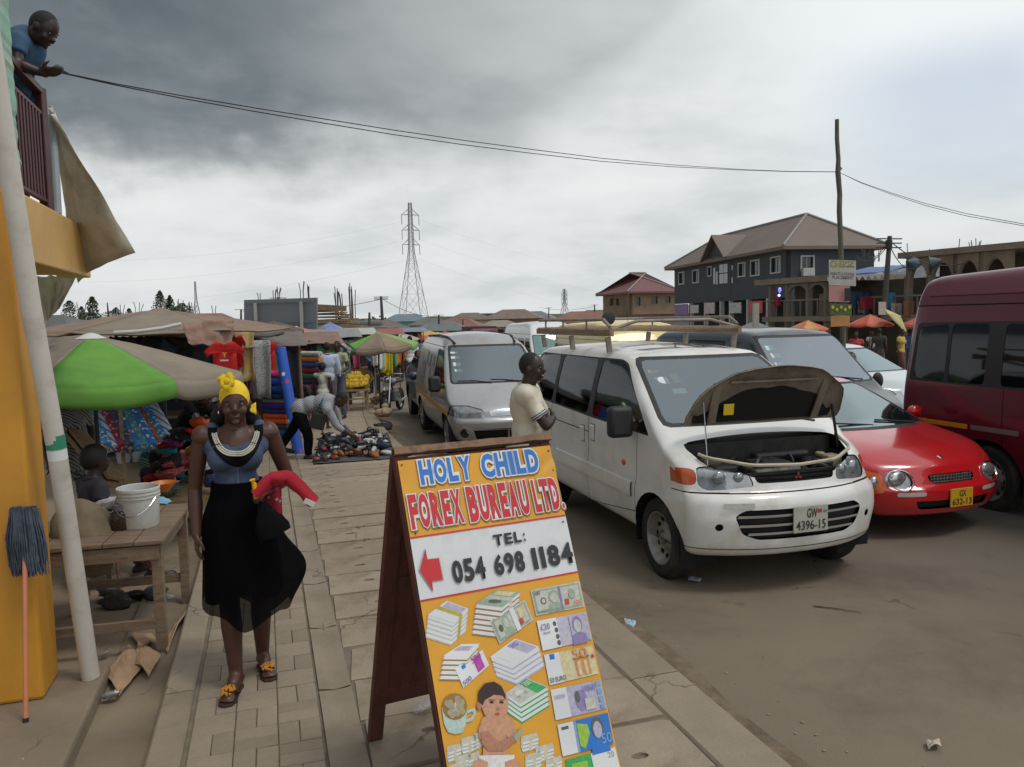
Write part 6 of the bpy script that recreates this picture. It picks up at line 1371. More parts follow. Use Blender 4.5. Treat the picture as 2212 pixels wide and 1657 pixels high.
H = J['H']; hf = J['face'].normalized(); Mh = basis(Vector((0, 0, 1)), hf); MB().ball(H+hf*.0935-Vector((0, 0, .060)), (.021, .006, .007), 10, 6, Mh).build('teeth', mat('teeth', (.62, .58, .5), .3), crm, smooth=True)
# ---- MAN BENDING OVER THE SHOES
bw = Vector((-3.05, 11.75, drop(11.75))); s_ = 11.8/1700
def b2(u, v, dy=0.): return Vector(((u-668)*s_, dy, 1.95-(v-698)*s_-bw.z))
J, k = std(1.72)
J.update(H=b2(737, 862, -.02), N=b2(716, 868, 0), C=b2(697, 868, 0), W=b2(672, 872, 0), P=b2(650, 880, 0), Sa=b2(714, 880, -.18), Sb=b2(714, 874, .18), Ea=b2(733, 918, -.19), Wa=b2(760, 938, -.12), Eb=b2(728, 915, .15), Wb=b2(752, 935, .05), Ha=b2(648, 892, -.09), Hb=b2(648, 892, .09), Ka=b2(667, 935, -.08), Kb=b2(625, 928, .12), Aa=b2(664, 981, -.06), Ab=b2(597, 965, .18), Ta=b2(684, 989, -.08), Tb=b2(618, 976, .17), face=Vector((.55, -.05, -.83)), hup=Vector((.83, 0, .55)), fwd=Vector((.25, 0, -1)))
m_chk = printed('grey_check_shirt', (.34, .35, .36), [(.12, .14, .17)], 26, 'wave')
bnd, _ = person('man in a grey checked shirt bending down to the shoes laid out on the ground', bw, 0, J, k, 0, m_chk, BLACKC, vox=.011, sleeve=1.45, shoes=m_blk, shirt_r=.03, disp=.012)
bgp = thing('shoulder_bag', 'black bag hanging from the shoulder of the bending man', 'bag', bw); MB().box(b2(693, 905, -.2), (.22, .06, .24), Matrix.Rotation(.3, 3, 'Y')).build('bag', m_blk, bgp, bevel=.02)
MB().tube([b2(693, 890, -.2), b2(700, 868, -.22), b2(706, 852, -.10), b2(706, 850, .1)], .012, 6).build('strap', mat('teal_strap', (.02, .08, .09), .8), bgp)
# ---- further people
def at(u, y): q = P(u, 700, y); q.z = drop(y)-.0; return q
C2 = lambda c: cloth(c)
def simple(label, u, y, h, rz, top, bot, skin=0, sleeve=.55, leg=1., over=None, hair='short', fem=False, group=None, z=None, vox=.02, **kw):
    J, k = std(h, **(over or {})); q = at(u, y)
    if z is not None: q.z = z
    return person(label, q, rz, J, k, skin, top, bot, vox=vox, sleeve=sleeve, leg=leg, hair=hair, fem=fem, group=group, face=kw.pop('face', False), cvox=.022, disp=.010, seed=u % 7, **kw)[0]
simple('man in a pale blue shirt seen from behind beyond the bending man', 704, 17, 1.72, pi+.3, C2((.42, .50, .66)), C2((.12, .12, .14)), sleeve=1.7, shoes=m_blk)
simple('man in a yellow and grey T-shirt beside the man in pale blue', 727, 17.6, 1.74, -.5, C2((.40, .38, .24)), C2((.10, .12, .17)), over=dict(Wb=(.25, -.22, 1.05)))
simple('girl in a white sleeveless dress with her back to the camera', 692, 15.6, 1.32, pi-.2, C2((.52, .50, .44)), None, sleeve=0, leg=.3, fem=True, top_hem=.32, hair='afro')
simple('man in a blue shirt and jeans standing under the green umbrella', 804, 25.5, 1.80, -.2, C2((.16, .22, .36)), C2((.03, .06, .12)), sleeve=1.8, over=dict(Wa=(-.03, -.15, 1.0), Wb=(.05, -.15, 1.0)), shoes=m_blk)
simple('man in a white T-shirt walking away beside the parked vehicles', 884, 26, 1.84, pi+.2, C2((.66, .66, .66)), C2((.06, .06, .08)), shoes=m_blk)
def seated(h, f=1):  # sitting on a low stool
    J, k = std(h); s = .52*k
    for n in J:
        if n in ('face', 'hup', 'fwd'): continue
        if n[0] in 'HNCWPSE' and n not in ('Ka', 'Kb'): J[n].z -= s
    J['Ka'] = Vector((-.16, -.40, .47))*k; J['Kb'] = Vector((.16, -.40, .47))*k; J['Aa'] = Vector((-.14, -.36, .08))*k; J['Ab'] = Vector((.14, -.36, .08))*k; J['Ta'] = Vector((-.16, -.53, .028))*k; J['Tb'] = Vector((.16, -.53, .028))*k; J['Wa'] = Vector((-.14, -.34, .55))*k; J['Wb'] = Vector((.14, -.34, .55))*k; J['Ea'].z = .66*k; J['Eb'].z = .66*k
    return J, k
def seat_person(label, q, rz, h, top, bot, skin=2, hair='afro', vox=.016, sleeve=.5, **kw):
    J, k = seated(h); st = thing('stool', 'low wooden stool under the '+kw.pop('who'), 'stool', q, rz); wd = wood('stool_wood', (.20, .13, .08)); MB().box((0, .02, .34*k), (.32, .3, .035)).build('seat', wd, st, bevel=.005)
    for x in (-.13, .13):
        for y in (-.1, .14): MB().beam((x, y, 0), (x*.9, y*.9, .33*k), .03, .03).build('leg', wd, st)
    return person(label, q, rz, J, k, skin, top, bot, vox=vox, hair=hair, sleeve=sleeve, cvox=.018, **kw)[0]
q = P(208, 1100, 6.1); q.z = -.10
seat_person('trader in dark clothes sitting low behind the wooden table', q, pi*.75, 1.62, C2((.03, .028, .04)), printed('wine_print', (.07, .012, .02), [(.02, .02, .08), (.2, .08, .04)], 26), who='trader behind the wooden table')
q = P(338, 1060, 7.9); q.z = -.10
seat_person('child in black sitting on the ground by the clothes table', q, pi*.9, 1.15, C2((.02, .02, .024)), C2((.03, .03, .05)), who='child by the clothes table')
q = P(128, 980, 7.3); q.z = -.10
simple('woman in a black and white striped dress standing behind the rain pipe', 135, 7.6, 1.50, .8, printed('bw_print', (.36, .38, .38), [(.03, .04, .05)], 30, 'wave'), MATS['bw_print'], 2, sleeve=.6, hair='afro', fem=True, z=-.10, vox=.014, top_hem=.2)
J, k = std(1.68, H=(.30, -.25, 1.27), N=(.20, -.16, 1.18), C=(.12, -.10, 1.10), W=(.04, -.04, 1.02), Sa=(.13, -.24, 1.17), Sb=(.26, -.02, 1.14), Ea=(.28, -.36, .98), Wa=(.48, -.46, .92), Eb=(.40, -.2, .98), Wb=(.54, -.36, .90), face=(.8, -.4, -.45), hup=(.4, -.2, .9), fwd=(.8, -.5, -.4))
q = at(395, 8.9); q.z = -.1
person('trader in black reaching over the heap of clothes under the umbrella', q, 0, J, k, 2, BLACKC, BLACKC, vox=.014, sleeve=.5, cvox=.018)
q = at(640, 15.3); seat_person('man in dark clothes sitting beside the upright fabric rolls', q, -.4, 1.66, C2((.035, .03, .035)), C2((.04, .04, .05)), who='man beside the fabric rolls', vox=.02, hair='short')
simple('woman in a floral top behind the stack of fabric rolls', 548, 13.2, 1.62, pi*.9, printed('floral_print', (.35, .2, .15), [(.5, .4, .3), (.1, .03, .03)], 22), C2((.1, .05, .04)), 2, sleeve=.4, hair='afro', fem=True)
q = P(748, 812, 20.6); q.z = drop(20.6); simple('banana seller in a dark top behind the crate of bananas', 744, 21.3, 1.60, -.6, C2((.05, .05, .06)), C2((.08, .07, .07)), 0, over=dict(Wb=(.25, -.2, 1.0)))
# driver in the dark van
dv = Vector((4.27, 10.55, -.23))
J, k = seated(1.7); drv, _ = person('driver in a pale shirt behind the windscreen of the dark grey van', dv+Vector((.31*.0+.70, 1.0, .42)), .31, J, k, 0, C2((.40, .40, .42)), C2((.05, .05, .06)), vox=.018, face=False, cvox=.022)
# small far-off crowd: four bodies reused
protos = []
for i, (t_c, b_c, fem) in enumerate([((.45, .45, .44), (.05, .05, .07), False), ((.42, .05, .04), (.06, .05, .05), True), ((.06, .12, .30), (.08, .08, .09), False), ((.50, .36, .08), (.12, .05, .05), True), ((.05, .05, .05), (.14, .12, .1), False)]):
    J, k = std(1.66+.03*i, Ta=(-.1, -.2, .03), Aa=(-.1, -.1, .08), Ka=(-.1, -.12, .5)); pr_, _ = person('x', (0, 0, 0), 0, J, k, i % 3, C2(t_c), C2(b_c), vox=.035, face=False, fem=fem, cvox=.035, disp=.01); protos.append(pr_)
spots = [(862, 33, 0), (842, 38, 1), (905, 44, 2), (925, 47, 3), (938, 55, 4), (915, 39, 0), (950, 60, 1), (872, 52, 2), (890, 60, 4), (765, 30, 3), (752, 29, 4), (836, 29, 1), (850, 46, 3), (900, 52, 1), (930, 40, 2), (880, 43, 0), (824, 47, 0), (946, 50, 2), (918, 66, 3),
         (1850, 27, 1), (1900, 28, 4), (1948, 27, 3), (1965, 31, 2), (1884, 34, 0)]
looks = ['grey shirt', 'red top', 'blue shirt', 'yellow top', 'black shirt']; ordn = ['leftmost', 'second from left', 'third from left', 'fourth from left', 'fifth from left']
rr = random.Random(8); first = [True]*5
for n_i, (u, y, i) in enumerate(spots):
    o = protos[i] if first[i] else copy_tree(protos[i]); first[i] = False; o.location = at(u, y); o.location.z = drop(y)-.02; o.rotation_euler.z = rr.uniform(0, 6.3)
    far = u > 1500; same = sorted(q[0] for q in spots if q[2] == i and (q[0] > 1500) == far); k_ = same.index(u)
    o['label'] = ('%s of the tiny far people in %s across the road' if far else '%s of the tiny people in %s down the street') % (ordn[k_], looks[i]+'s'); o['group'] = 'far crowd across the road' if far else 'far crowd down the street'
# ================================================================== MARKET
rr = random.Random(21)
wd1 = wood('stall_timber', (.23, .155, .09), (.09, .055, .035)); wd2 = wood('table_timber', (.21, .15, .10), (.075, .05, .035), 1, 0); wd3 = wood('pale_plank', (.36, .25, .14), (.17, .11, .06), 1, 0)
m_pole = mat('umbrella_pole', (.03, .035, .045), .5); m_whi = mat('white_vinyl', (.62, .62, .60), .5)
CAN = lambda c, nm=None: mat(nm or 'canopy_%d_%d_%d' % tuple(int(x*200) for x in c), c, .8, var=.14, vs=3, bump=.25, bs=8, dirt=tuple(x*.6 for x in c), dsc=2.5, damt=.4)
def umbrella(label, apex, R, hgt, cols, val=.16, n=8, rot=0., base=None, tilt=(0, 0), white=None, group=None, pole=True):
    """canopy panels, valances, ribs and pole"""
    apex = Vector(apex); gz_ = base if base is not None else -.1+drop(apex.y); t = thing('market_umbrella', label, 'umbrella', (apex.x, apex.y, gz_), 0, group); H_ = apex.z-gz_
    T3 = Matrix.Rotation(tilt[0], 3, 'X') @ Matrix.Rotation(tilt[1], 3, 'Y')
    def pt(r, a, dz_=0.):
        k = int(math.floor((a-rot)/(2*pi/n))); a0 = rot+k*2*pi/n; f = (a-a0)/(2*pi/n); p0 = Vector((cos(a0), sin(a0), 0)); p1 = Vector((cos(a0+2*pi/n), sin(a0+2*pi/n), 0)); q = (p0*(1-f)+p1*f)*R*r
        q *= 1-.035*sin(pi*f)*r; z = -hgt*(r**1.12)-.05*hgt*sin(pi*f)*r*r*2-.012*nz((q.x, q.y, 1), 3, apex.x); q.z = z; q = T3 @ q; q.z += dz_; return q+Vector((0, 0, H_))
    for i in range(n):
        a0 = rot+i*2*pi/n+1e-4; a1 = rot+(i+1)*2*pi/n-1e-4; c = cols[i % len(cols)]; mm = c if not isinstance(c, tuple) else CAN(c)
        b = MB(); b.grid(lambda u, v: pt(.02+.98*u, a0+(a1-a0)*v), 8, 8)
        if val: c_ = MB(); c_.grid(lambda u, v: pt(1.0+.02*sin(u*pi), a0+(a1-a0)*v, -val*u*(.85+.15*sin(v*pi)+.12*nz((v*3, i, 0), 1))), 4, 10); c_.build('valance', mm, t, smooth=True, thick=.004)
        b.build('panel', mm, t, smooth=True, ang=50, thick=.004)
    MB().lathe([(.10*R, -.03), (.05*R, .005), (.012, .02)], (0, 0, H_), 14).build('cap', m_whi if white else (cols[0] if not isinstance(cols[0], tuple) else CAN(cols[0])), t, smooth=True)
    if pole:
        MB().cone((0, 0, 0), (0, 0, H_), .022, .018, 10).build('pole', m_pole, t, smooth=True)
        for i in range(n):
            a0 = rot+i*2*pi/n; MB().tube([pt(.03, a0, -.02), pt(.5, a0, -.025), pt(.98, a0, -.02)], .006, 5).build('rib', m_pole, t)
    return t
GB, GRN, BRN = (.24, .20, .15), (.12, .31, .045), (.27, .185, .135)
umbrella('green and grey-brown panelled market umbrella nearest the camera at left', P(196, 724, 6.9), 1.24, .36, [GB, GB, GB, GB, GB, GB, GB, GRN], .17, 8, radians(-28)-.12, -.10, white=1)
umbrella('wide brown market umbrella with a white edge behind the green one', P(345, 668, 10.4), 1.62, .26, [BRN, GB, BRN, BRN, GB, (.26, .17, .12)], .04, 6, .35, -.15)
tag(cloth_patch('canopy_flap', (P(392, 697, 9.1), P(506, 690, 9.5), P(500, 746, 9.4), P(408, 741, 9.0)), CAN((.29, .18, .13)), sag=.03, fold=.05, seed=5), 'brown cloth flap hanging from the right corner of the brown umbrella', 'cloth')
MB().tube([P(247, 719, 8.8), P(300, 716, 8.75), P(350, 709, 8.8), P(392, 700, 8.85)], .022, 8).build('white_edging', m_whi, None, smooth=True); tag(bpy.data.objects['white_edging'], 'long white tube along the front edge of the brown umbrella', 'edging')
umbrella('dull grey market canopy just left of the billboard', P(478, 684, 14), 1.05, .22, [(.20, .21, .20), (.17, .18, .15)], .14, 6, .2)
umbrella('dark brown umbrella below the left end of the billboard', P(590, 694, 17), .62, .18, [(.13, .085, .07)], .1, 8, .2)
umbrella('salmon and brown umbrella with a pale rim beneath the billboard', P(640, 706, 22), .78, .18, [(.45, .22, .18), (.34, .20, .13), (.42, .20, .16)], .1, 8, .1, white=1)
umbrella('blue-violet umbrella right of the billboard posts', P(712, 697, 30), .72, .32, [(.20, .22, .48), (.24, .27, .52)], .08, 8, .1)
umbrella('green and brown umbrella on a leaning pole beside the banana table', P(816, 718, 20.5), 1.02, .34, [(.16, .38, .07), (.25, .19, .12), (.22, .17, .12), (.25, .19, .12), (.14, .40, .06), (.24, .18, .13), (.25, .19, .12), (.20, .36, .10)], .15, 8, .3, -.36, tilt=(.06, -.05))
for i, (u, v, y, c, nm) in enumerate([(770, 724, 36, (.50, .22, .35), 'pink'), (905, 730, 52, (.48, .10, .08), 'red'), (925, 722, 58, (.62, .38, .12), 'orange'), (945, 726, 64, (.60, .52, .38), 'cream'), (884, 722, 60, (.50, .26, .22), 'salmon'), (865, 727, 46, (.52, .42, .40), 'pale pink'), (790, 722, 40, (.30, .36, .20), 'olive'), (752, 728, 33, (.55, .52, .46), 'off-white'), (962, 724, 70, (.55, .14, .10), 'scarlet'), (838, 722, 58, (.25, .17, .12), 'brown'), (728, 716, 42, (.60, .40, .10), 'yellow')]):
    umbrella('small %s umbrella among the distant market stalls' % nm, P(u, v-8, y), 1.15, .35, [c, tuple(x*.85 for x in c)], .1, 8, i*.3, pole=True)
for i, (u, v, y, R, c, nm) in enumerate([(1880, 680, 30, .82, ((.50, .10, .06), (.55, .16, .10)), 'red domed umbrella standing across the road beside the maroon bus'), (1990, 682, 31, .8, ((.45, .11, .08),), 'second red umbrella partly hidden behind the maroon bus'), (1745, 692, 34, .85, ((.55, .16, .07), (.58, .32, .12)), 'orange striped umbrella behind the dark grey van'), (1630, 694, 42, .9, ((.22, .24, .25),), 'grey umbrella behind the roof rack across the road')]):
    umbrella(nm, P(u, v, y), R, .36, list(c), .08, 8, .2)
umbrella('tilted pale yellow umbrella next to the red one across the road', P(1944, 682, 29), .55, .2, [(.50, .46, .22), (.46, .42, .20)], .06, 6, .4, tilt=(.5, .7))
# ---- garments
def tshirt_mesh(seed, w_=.5, h=.66, sl=.2):
    out = [(-w_*.30, 0), (-w_*.12, -.02), (0, -.05), (w_*.12, -.02), (w_*.30, 0), (w_*.5+sl*.5, -.16), (w_*.5+sl*.25, -.28), (w_*.40, -.20), (w_*.42, -h), (w_*.1, -h*1.02), (-w_*.1, -h), (-w_*.42, -h), (-w_*.40, -.20), (-w_*.5-sl*.25, -.28), (-w_*.5-sl*.5, -.16)]
    bm = bmesh.new(); tri = tessellate_polygon([[Vector((x, y, 0)) for x, y in out]]); vs = [bm.verts.new((x, 0, y)) for x, y in out]
    for t in tri:
        try: bm.faces.new([vs[i] for i in t])
        except ValueError: pass
    bmesh.ops.subdivide_edges(bm, edges=bm.edges[:], cuts=3, use_grid_fill=True)
    for v in bm.verts: v.co.y += .045*nz((v.co.x*1.6, 0, v.co.z*.5), 4, seed)+.02*nz(v.co, 9, seed)
    for f in bm.faces: f.smooth = True
    me = bpy.data.meshes.new('garment'); bm.to_mesh(me); bm.free(); return me
TS = [tshirt_mesh(i, .44+.03*i, .6+.05*i) for i in range(4)]
def drape_mesh(seed, w_=.3, h=.9):
    b = MB(); b.grid(lambda u, v: Vector(((u-.5)*w_*(1-.15*v)+.02*nz((u, v*2, seed), 2), .05*sin(u*9+seed)*(.4+v*.6)+.03*nz((u*3, v*2, seed), 1), -h*v*(.92+.1*nz((u*2, 0, seed), 1)))), 12, 8); return b.mesh('garment', m_whi, True)
DR = [drape_mesh(i, .24+.05*(i % 3), .8+.12*(i % 4)) for i in range(5)]
def garment(me, label, loc, rz, m_, group, name='garment', cat='clothing'):
    k = (me.name, m_.name)
    if k not in GM: GM[k] = me.copy(); GM[k].materials.clear(); GM[k].materials.append(m_)
    o = objm(name, GM[k], None, loc, (0, 0, rz)); md = o.modifiers.new('t', 'SOLIDIFY'); md.thickness = .008; return tag(o, label, cat, group)
GM = {}
def rail(label, a, b_, r_=.02):
    a, b_ = Vector(a), Vector(b_); t = thing('clothes_rail', label, 'rail', (a.x, a.y, -.1+drop(a.y))); o = Vector(t.location); MB().cone(a-o, b_-o, r_, r_, 8).build('bar', wd1, t)
    for q in (a, b_): MB().cone(Vector((q.x, q.y, -.1+drop(q.y)))-o, q-o+Vector((0, 0, .05)), r_*1.3, r_, 8).build('post', wd1, t)
# dark clothes under the brown umbrella
rail('rough pole rail of dark clothes under the brown umbrella', P(250, 722, 9.6), P(470, 728, 9.9))
dk = [(.012, .013, .018), (.02, .025, .045), (.03, .03, .03), (.045, .04, .05), (.015, .05, .06), (.06, .02, .03)]
dn_ = ['black', 'navy', 'charcoal', 'plum grey', 'dark teal', 'dark wine']
for i in range(13):
    u = 262+i*16; q = P(u, 726, 9.62+.02*i); c = i % 6; garment(TS[i % 4], '%s garment hanging %s on the rail under the brown umbrella' % (dn_[c], 'left' if i < 6 else 'further right' if i < 12 else 'last'), q, .3+rr.uniform(-.6, .6), C2(dk[c]), 'dark clothes under the brown umbrella')
def redshirt(label, q, rz, s=1.): 
    o = garment(TS[2], label, q, rz, C2((.50, .012, .012)), 'red football shirts'); o.scale = (s, s, s); return o
q = P(484, 738, 9.2); o = redshirt('bright red football shirt with a gold crest hanging above the woman in yellow', q, .15, .66)
text('crest', 'Y', .075, .09, (-.03, -.055, -.28), (1, 0, 0), (0, 0, 1), mat('gold_print2', (.55, .36, .08), .5), o, off=.05); MB().box((0, -.058, -.33), (.14, .004, .028)).build('print_line', m_whi, o)
redshirt('second red shirt hanging behind the first beneath the brown umbrella', P(512, 724, 9.6), -.7, .55); redshirt('large red shirt hanging beside the stack of fabric rolls', P(572, 738, 13.5), .2, .8)
garment(DR[1], 'pale yellow cloth hung below the grey canopy', P(527, 708, 12.4), .1, C2((.55, .38, .16)), None); garment(DR[2], 'grey patterned cloth hanging beside the dark posts', P(560, 735, 12.8), .3, printed('grey_print', (.32, .32, .32), [(.1, .1, .1)], 40), None)
garment(DR[0], 'lime green scrap of cloth at the corner of the grey canopy', P(541, 702, 13.2), .2, C2((.35, .55, .08)), None).scale = (.5, .5, .22)
# stalls of posts, sheet roofs and hanging clothes
def stall(label, q, w_, d_, h, rz, roofc, backc, wares, seed):
    t = thing('market_stall', label, 'stall', q, rz); r = random.Random(seed)
    for x in (-w_/2, w_/2):
        for y in (-d_/2, d_/2): MB().cone((x, y, 0), (x+r.uniform(-.04, .04), y, h+(y > 0)*.25), .032, .026, 8).build('post', wd1, t)
    b = MB(); b.grid(lambda u, v: Vector(((u-.5)*w_*1.15, (v-.5)*d_*1.2, h+.03+.25*v+.03*nz((u*5, v*4, seed), 1))), 12, 8); b.build('roof_sheet', CAN(roofc), t, smooth=True, thick=.01)
    b = MB(); b.grid(lambda u, v: Vector(((u-.5)*w_, d_/2-.03+.04*nz((u*6, v, seed), 1), h*1.08*v)), 12, 6); b.build('back_cloth', C2(backc), t, smooth=True)
    MB().box((0, -d_*.1, .72), (w_*.9, d_*.5, .04)).build('counter', wd1, t)
    for i in range(wares):
        x = (i+.5)/wares*w_-w_/2; c = r.choice([(.45, .03, .03), (.05, .10, .35), (.50, .48, .45), (.03, .03, .035), (.55, .40, .05), (.08, .28, .12), (.40, .12, .25), (.12, .14, .18), (.55, .22, .04), (.03, .03, .035)])
        m_ = Matrix.Rotation(rz, 3, 'Z') @ Vector((x, -d_/2+.06+r.uniform(0, .12), h-.06)); garment(r.choice(DR+TS), 'garment %s along the front of the %s' % (['first', 'second', 'third', 'fourth', 'fifth', 'sixth', 'seventh', 'eighth', 'ninth'][i], label[:label.find(' ', 14)]+' stall') if False else '%s piece of clothing hung on the front of the %s' % (['first', 'second', 'third', 'fourth', 'fifth', 'sixth', 'seventh', 'eighth', 'ninth'][i], ' '.join(label.split()[:3])), Vector(q)+m_, rz+r.uniform(-.7, .7), C2(c), 'clothes hung on the front of the '+' '.join(label.split()[:3]))
    return t
for i, (u, y, w_, d_, h, rz, rc, bc, n_w, lb) in enumerate([
    (330, 12.6, 2.6, 1.6, 1.75, .35, (.20, .16, .12), (.03, .035, .05), 7, 'tan sheet-roofed clothes stall behind the brown umbrella'),
    (560, 14.8, 1.4, 1.5, 1.75, .3, (.16, .13, .11), (.02, .02, .025), 5, 'dark sheet-roofed clothes stall behind the woman in yellow'),
    (640, 19.0, 1.8, 1.5, 1.75, .3, (.22, .14, .11), (.04, .03, .03), 7, 'brown sheet-roofed stall behind the sitting man'),
    (690, 25.0, 2.2, 1.6, 1.9, .25, (.25, .25, .26), (.03, .03, .05), 8, 'grey sheet-roofed stall by the bending man'),
    (735, 31.0, 2.4, 1.6, 2.0, .25, (.45, .44, .40), (.06, .04, .05), 8, 'white sheet-roofed stall beyond the banana seller'),
    (590, 26.0, 3.0, 2.0, 2.0, .3, (.14, .15, .12), (.02, .025, .02), 7, 'mossy sheet-roofed stall below the billboard'),
    (450, 19.0, 3.0, 2.0, 1.95, .3, (.26, .20, .15), (.03, .03, .03), 8, 'buff sheet-roofed stall left of the billboard'),
    (200, 14.0, 3.4, 2.0, 1.8, .4, (.15, .12, .10), (.02, .02, .03), 7, 'black sheet-roofed stall behind the rain pipe'),
    (800, 36.0, 2.6, 1.8, 2.0, .2, (.30, .10, .10), (.05, .03, .03), 7, 'red sheet-roofed stall down the pavement'),
    (850, 50.0, 3.6, 2.0, 2.2, .2, (.20, .24, .30), (.05, .05, .06), 7, 'blue sheet-roofed stall far down the street'),
    (770, 44.0, 3.6, 2.0, 2.1, .2, (.24, .22, .18), (.05, .04, .03), 7, 'khaki sheet-roofed stall far down the street')]):
    stall(lb, at(u, y)+Vector((0, 0, -.08)), w_, d_, h, rz, rc, bc, n_w, 40+i)
# coloured cloths hanging by the green umbrella
rail('low rail of bright cloths to the right of the green umbrella pole', P(808, 738, 24.5), P(862, 738, 25.5))
for i, (c, nm) in enumerate([((.60, .58, .52), 'cream'), ((.66, .66, .66), 'white'), ((.66, .52, .02), 'yellow'), ((.58, .50, .06), 'mustard'), ((.12, .32, .12), 'green'), ((.62, .20, .03), 'orange')]):
    garment(DR[i % 5], '%s cloth hanging on the low rail right of the green umbrella pole' % nm, P(812+i*9, 740, 24.4+.15*i), .2, C2(c), 'bright cloths on the low rail')
garment(DR[2], 'bright pink cloth hanging above the bananas', P(766, 758, 21.5), .1, C2((.62, .10, .25)), None).scale = (.8, 1, .55)
garment(DR[3], 'bright orange shirt hanging by the far pavement corner', P(878, 748, 27.5), .3, C2((.68, .20, .03)), None).scale = (.9, 1, .5)
rail('crowded rail of mixed clothes beyond the girl in white', P(668, 738, 18.5), P(740, 738, 19.5))
for i in range(9):
    c, nm = [((.03, .03, .035), 'black'), ((.40, .38, .36), 'pale grey'), ((.05, .09, .25), 'blue'), ((.10, .10, .11), 'charcoal'), ((.45, .06, .05), 'red'), ((.30, .26, .20), 'khaki'), ((.03, .04, .08), 'navy'), ((.50, .48, .44), 'off-white'), ((.08, .16, .10), 'bottle green')][i]; garment((DR+TS)[i], nm+' garment on the crowded rail beyond the girl in white', P(672+i*8, 741, 18.4+.12*i), .3, C2(c), 'mixed clothes on the crowded rail')
# ---- fabric rolls
def roll(label, a, b_, r_, m_, group, name='fabric_roll'):
    a, b_ = Vector(a), Vector(b_); c = (a+b_)/2; d = (b_-a).normalized(); t = thing(name, label, 'fabric roll', c, 0, group)
    b = MB(); b.cone(a-c, b_-c, r_, r_, 20); b.build('cloth', m_, t, smooth=True, ang=40)
    MB().cone(b_-c-d*.001, b_-c+d*.012, r_*.32, r_*.32, 12).build('core', mat('card_core', (.36, .26, .17), .8), t); MB().cone(a-c+d*.001, a-c-d*.012, r_*.32, r_*.32, 12).build('core', MATS['card_core'], t)
cols = [((.70, .06, .22), 'hot pink', .055), ((.012, .07, .36), 'royal blue', .066), ((.01, .05, .26), 'deep blue', .066), ((.01, .03, .10), 'navy', .05), ((.20, .20, .22), 'grey', .03), ((.045, .02, .17), 'purple', .05), ((.015, .03, .16), 'indigo', .04), ((.62, .09, .02), 'orange red', .042), ((.70, .13, .012), 'orange', .042), ((.05, .05, .06), 'charcoal', .045), ((.01, .12, .40), 'bright blue', .05), ((.06, .06, .09), 'slate', .05)]
z = 1.95-(797-699)/1700*13.0-.0
for i, (c, nm, r_) in enumerate(cols):
    z -= r_; a = P(552 if i < 4 else 566, 800, 13.0); b_ = P(612+.6*i, 800, 12.8); a.z = b_.z = z; roll('%s fabric roll lying in the stack behind the woman in yellow' % nm, a, b_, r_*.98, C2(c), 'horizontal fabric rolls'); z -= r_
pr_ring = printed('ring_print', (.015, .085, .42), [(.55, .58, .62), (.48, .03, .12)], 4.5, 'dots', .20)
roll('tall blue fabric roll printed with pink and white circles leaning on the stack', P(606, 752, 12.9), P(648, 1000, 12.3), .085, pr_ring, None)
a = P(664, 748, 16); 
for i in range(9):
    c, nm = [((.50, .48, .44), 'white'), ((.60, .20, .04), 'orange'), ((.04, .08, .30), 'blue'), ((.25, .03, .05), 'wine'), ((.05, .22, .10), 'green'), ((.03, .04, .12), 'navy'), ((.30, .05, .20), 'magenta'), ((.08, .10, .12), 'grey'), ((.02, .12, .32), 'azure')][i]
    zz = 1.95-(762+i*12-697)/1700*16.2; a = P(654, 800, 16.4); b_ = P(694, 800, 16.0); a.z = b_.z = zz; roll('%s fabric roll in the smaller stack beyond the sitting man' % nm, a, b_, .055, C2(c), 'smaller stack of rolls')
PR = [printed('roll_print_%d' % i, b_, c, sc, kd, .3) for i, (b_, c, sc, kd) in enumerate([((.03, .16, .42), [(.6, .62, .6)], 14, 'dots'), ((.30, .09, .05), [(.5, .4, .3)], 18, 'dots'), ((.03, .20, .48), [(.6, .5, .1), (.6, .62, .6)], 12, 'dots'), ((.50, .52, .52), [(.05, .16, .38)], 10, 'wave'), ((.22, .02, .05), [(.5, .3, .3)], 16, 'dots'), ((.05, .05, .09), [(.3, .3, .4)], 20, 'dots'), ((.02, .20, .46), [(.62, .05, .08), (.62, .62, .62)], 7, 'dots'), ((.06, .24, .36), [(.5, .45, .1)], 15, 'dots')])]
nmz = ['sky blue dotted', 'rust dotted', 'blue and yellow', 'white and blue striped', 'wine dotted', 'black speckled', 'blue with red spots', 'teal dotted']
for i in range(12):
    u0 = 158+i*15.5; a = P(u0, 878, 10.1+.03*i); b_ = P(u0+40+i*1.2, 968, 9.4+.03*i); roll('%s plastic cloth roll, number %s from the left under the green umbrella' % (nmz[i % 8], ['one', 'two', 'three', 'four', 'five', 'six', 'seven', 'eight', 'nine', 'ten', 'eleven', 'twelve'][i]), a, b_, .052+.012*(i % 3), PR[i % 8], 'leaning plastic cloth rolls')
for i, (u, v, y, r_) in enumerate(((268, 965, 8.8, .11), (298, 962, 8.9, .10))):
    q = G(u, v+35, -.1)+Vector((0, 0, .1)); o = MB().lathe([(r_*.85, 0), (r_, .16), (r_*1.05, .17), (r_*.9, .175)], q-Vector((0, 0, .1)), 18).build('tub', mat('white_tub', (.55, .56, .56), .5), None, smooth=True); tag(o, '%s white tub in front of the plastic cloth rolls' % ('left' if i == 0 else 'right'), 'tub')
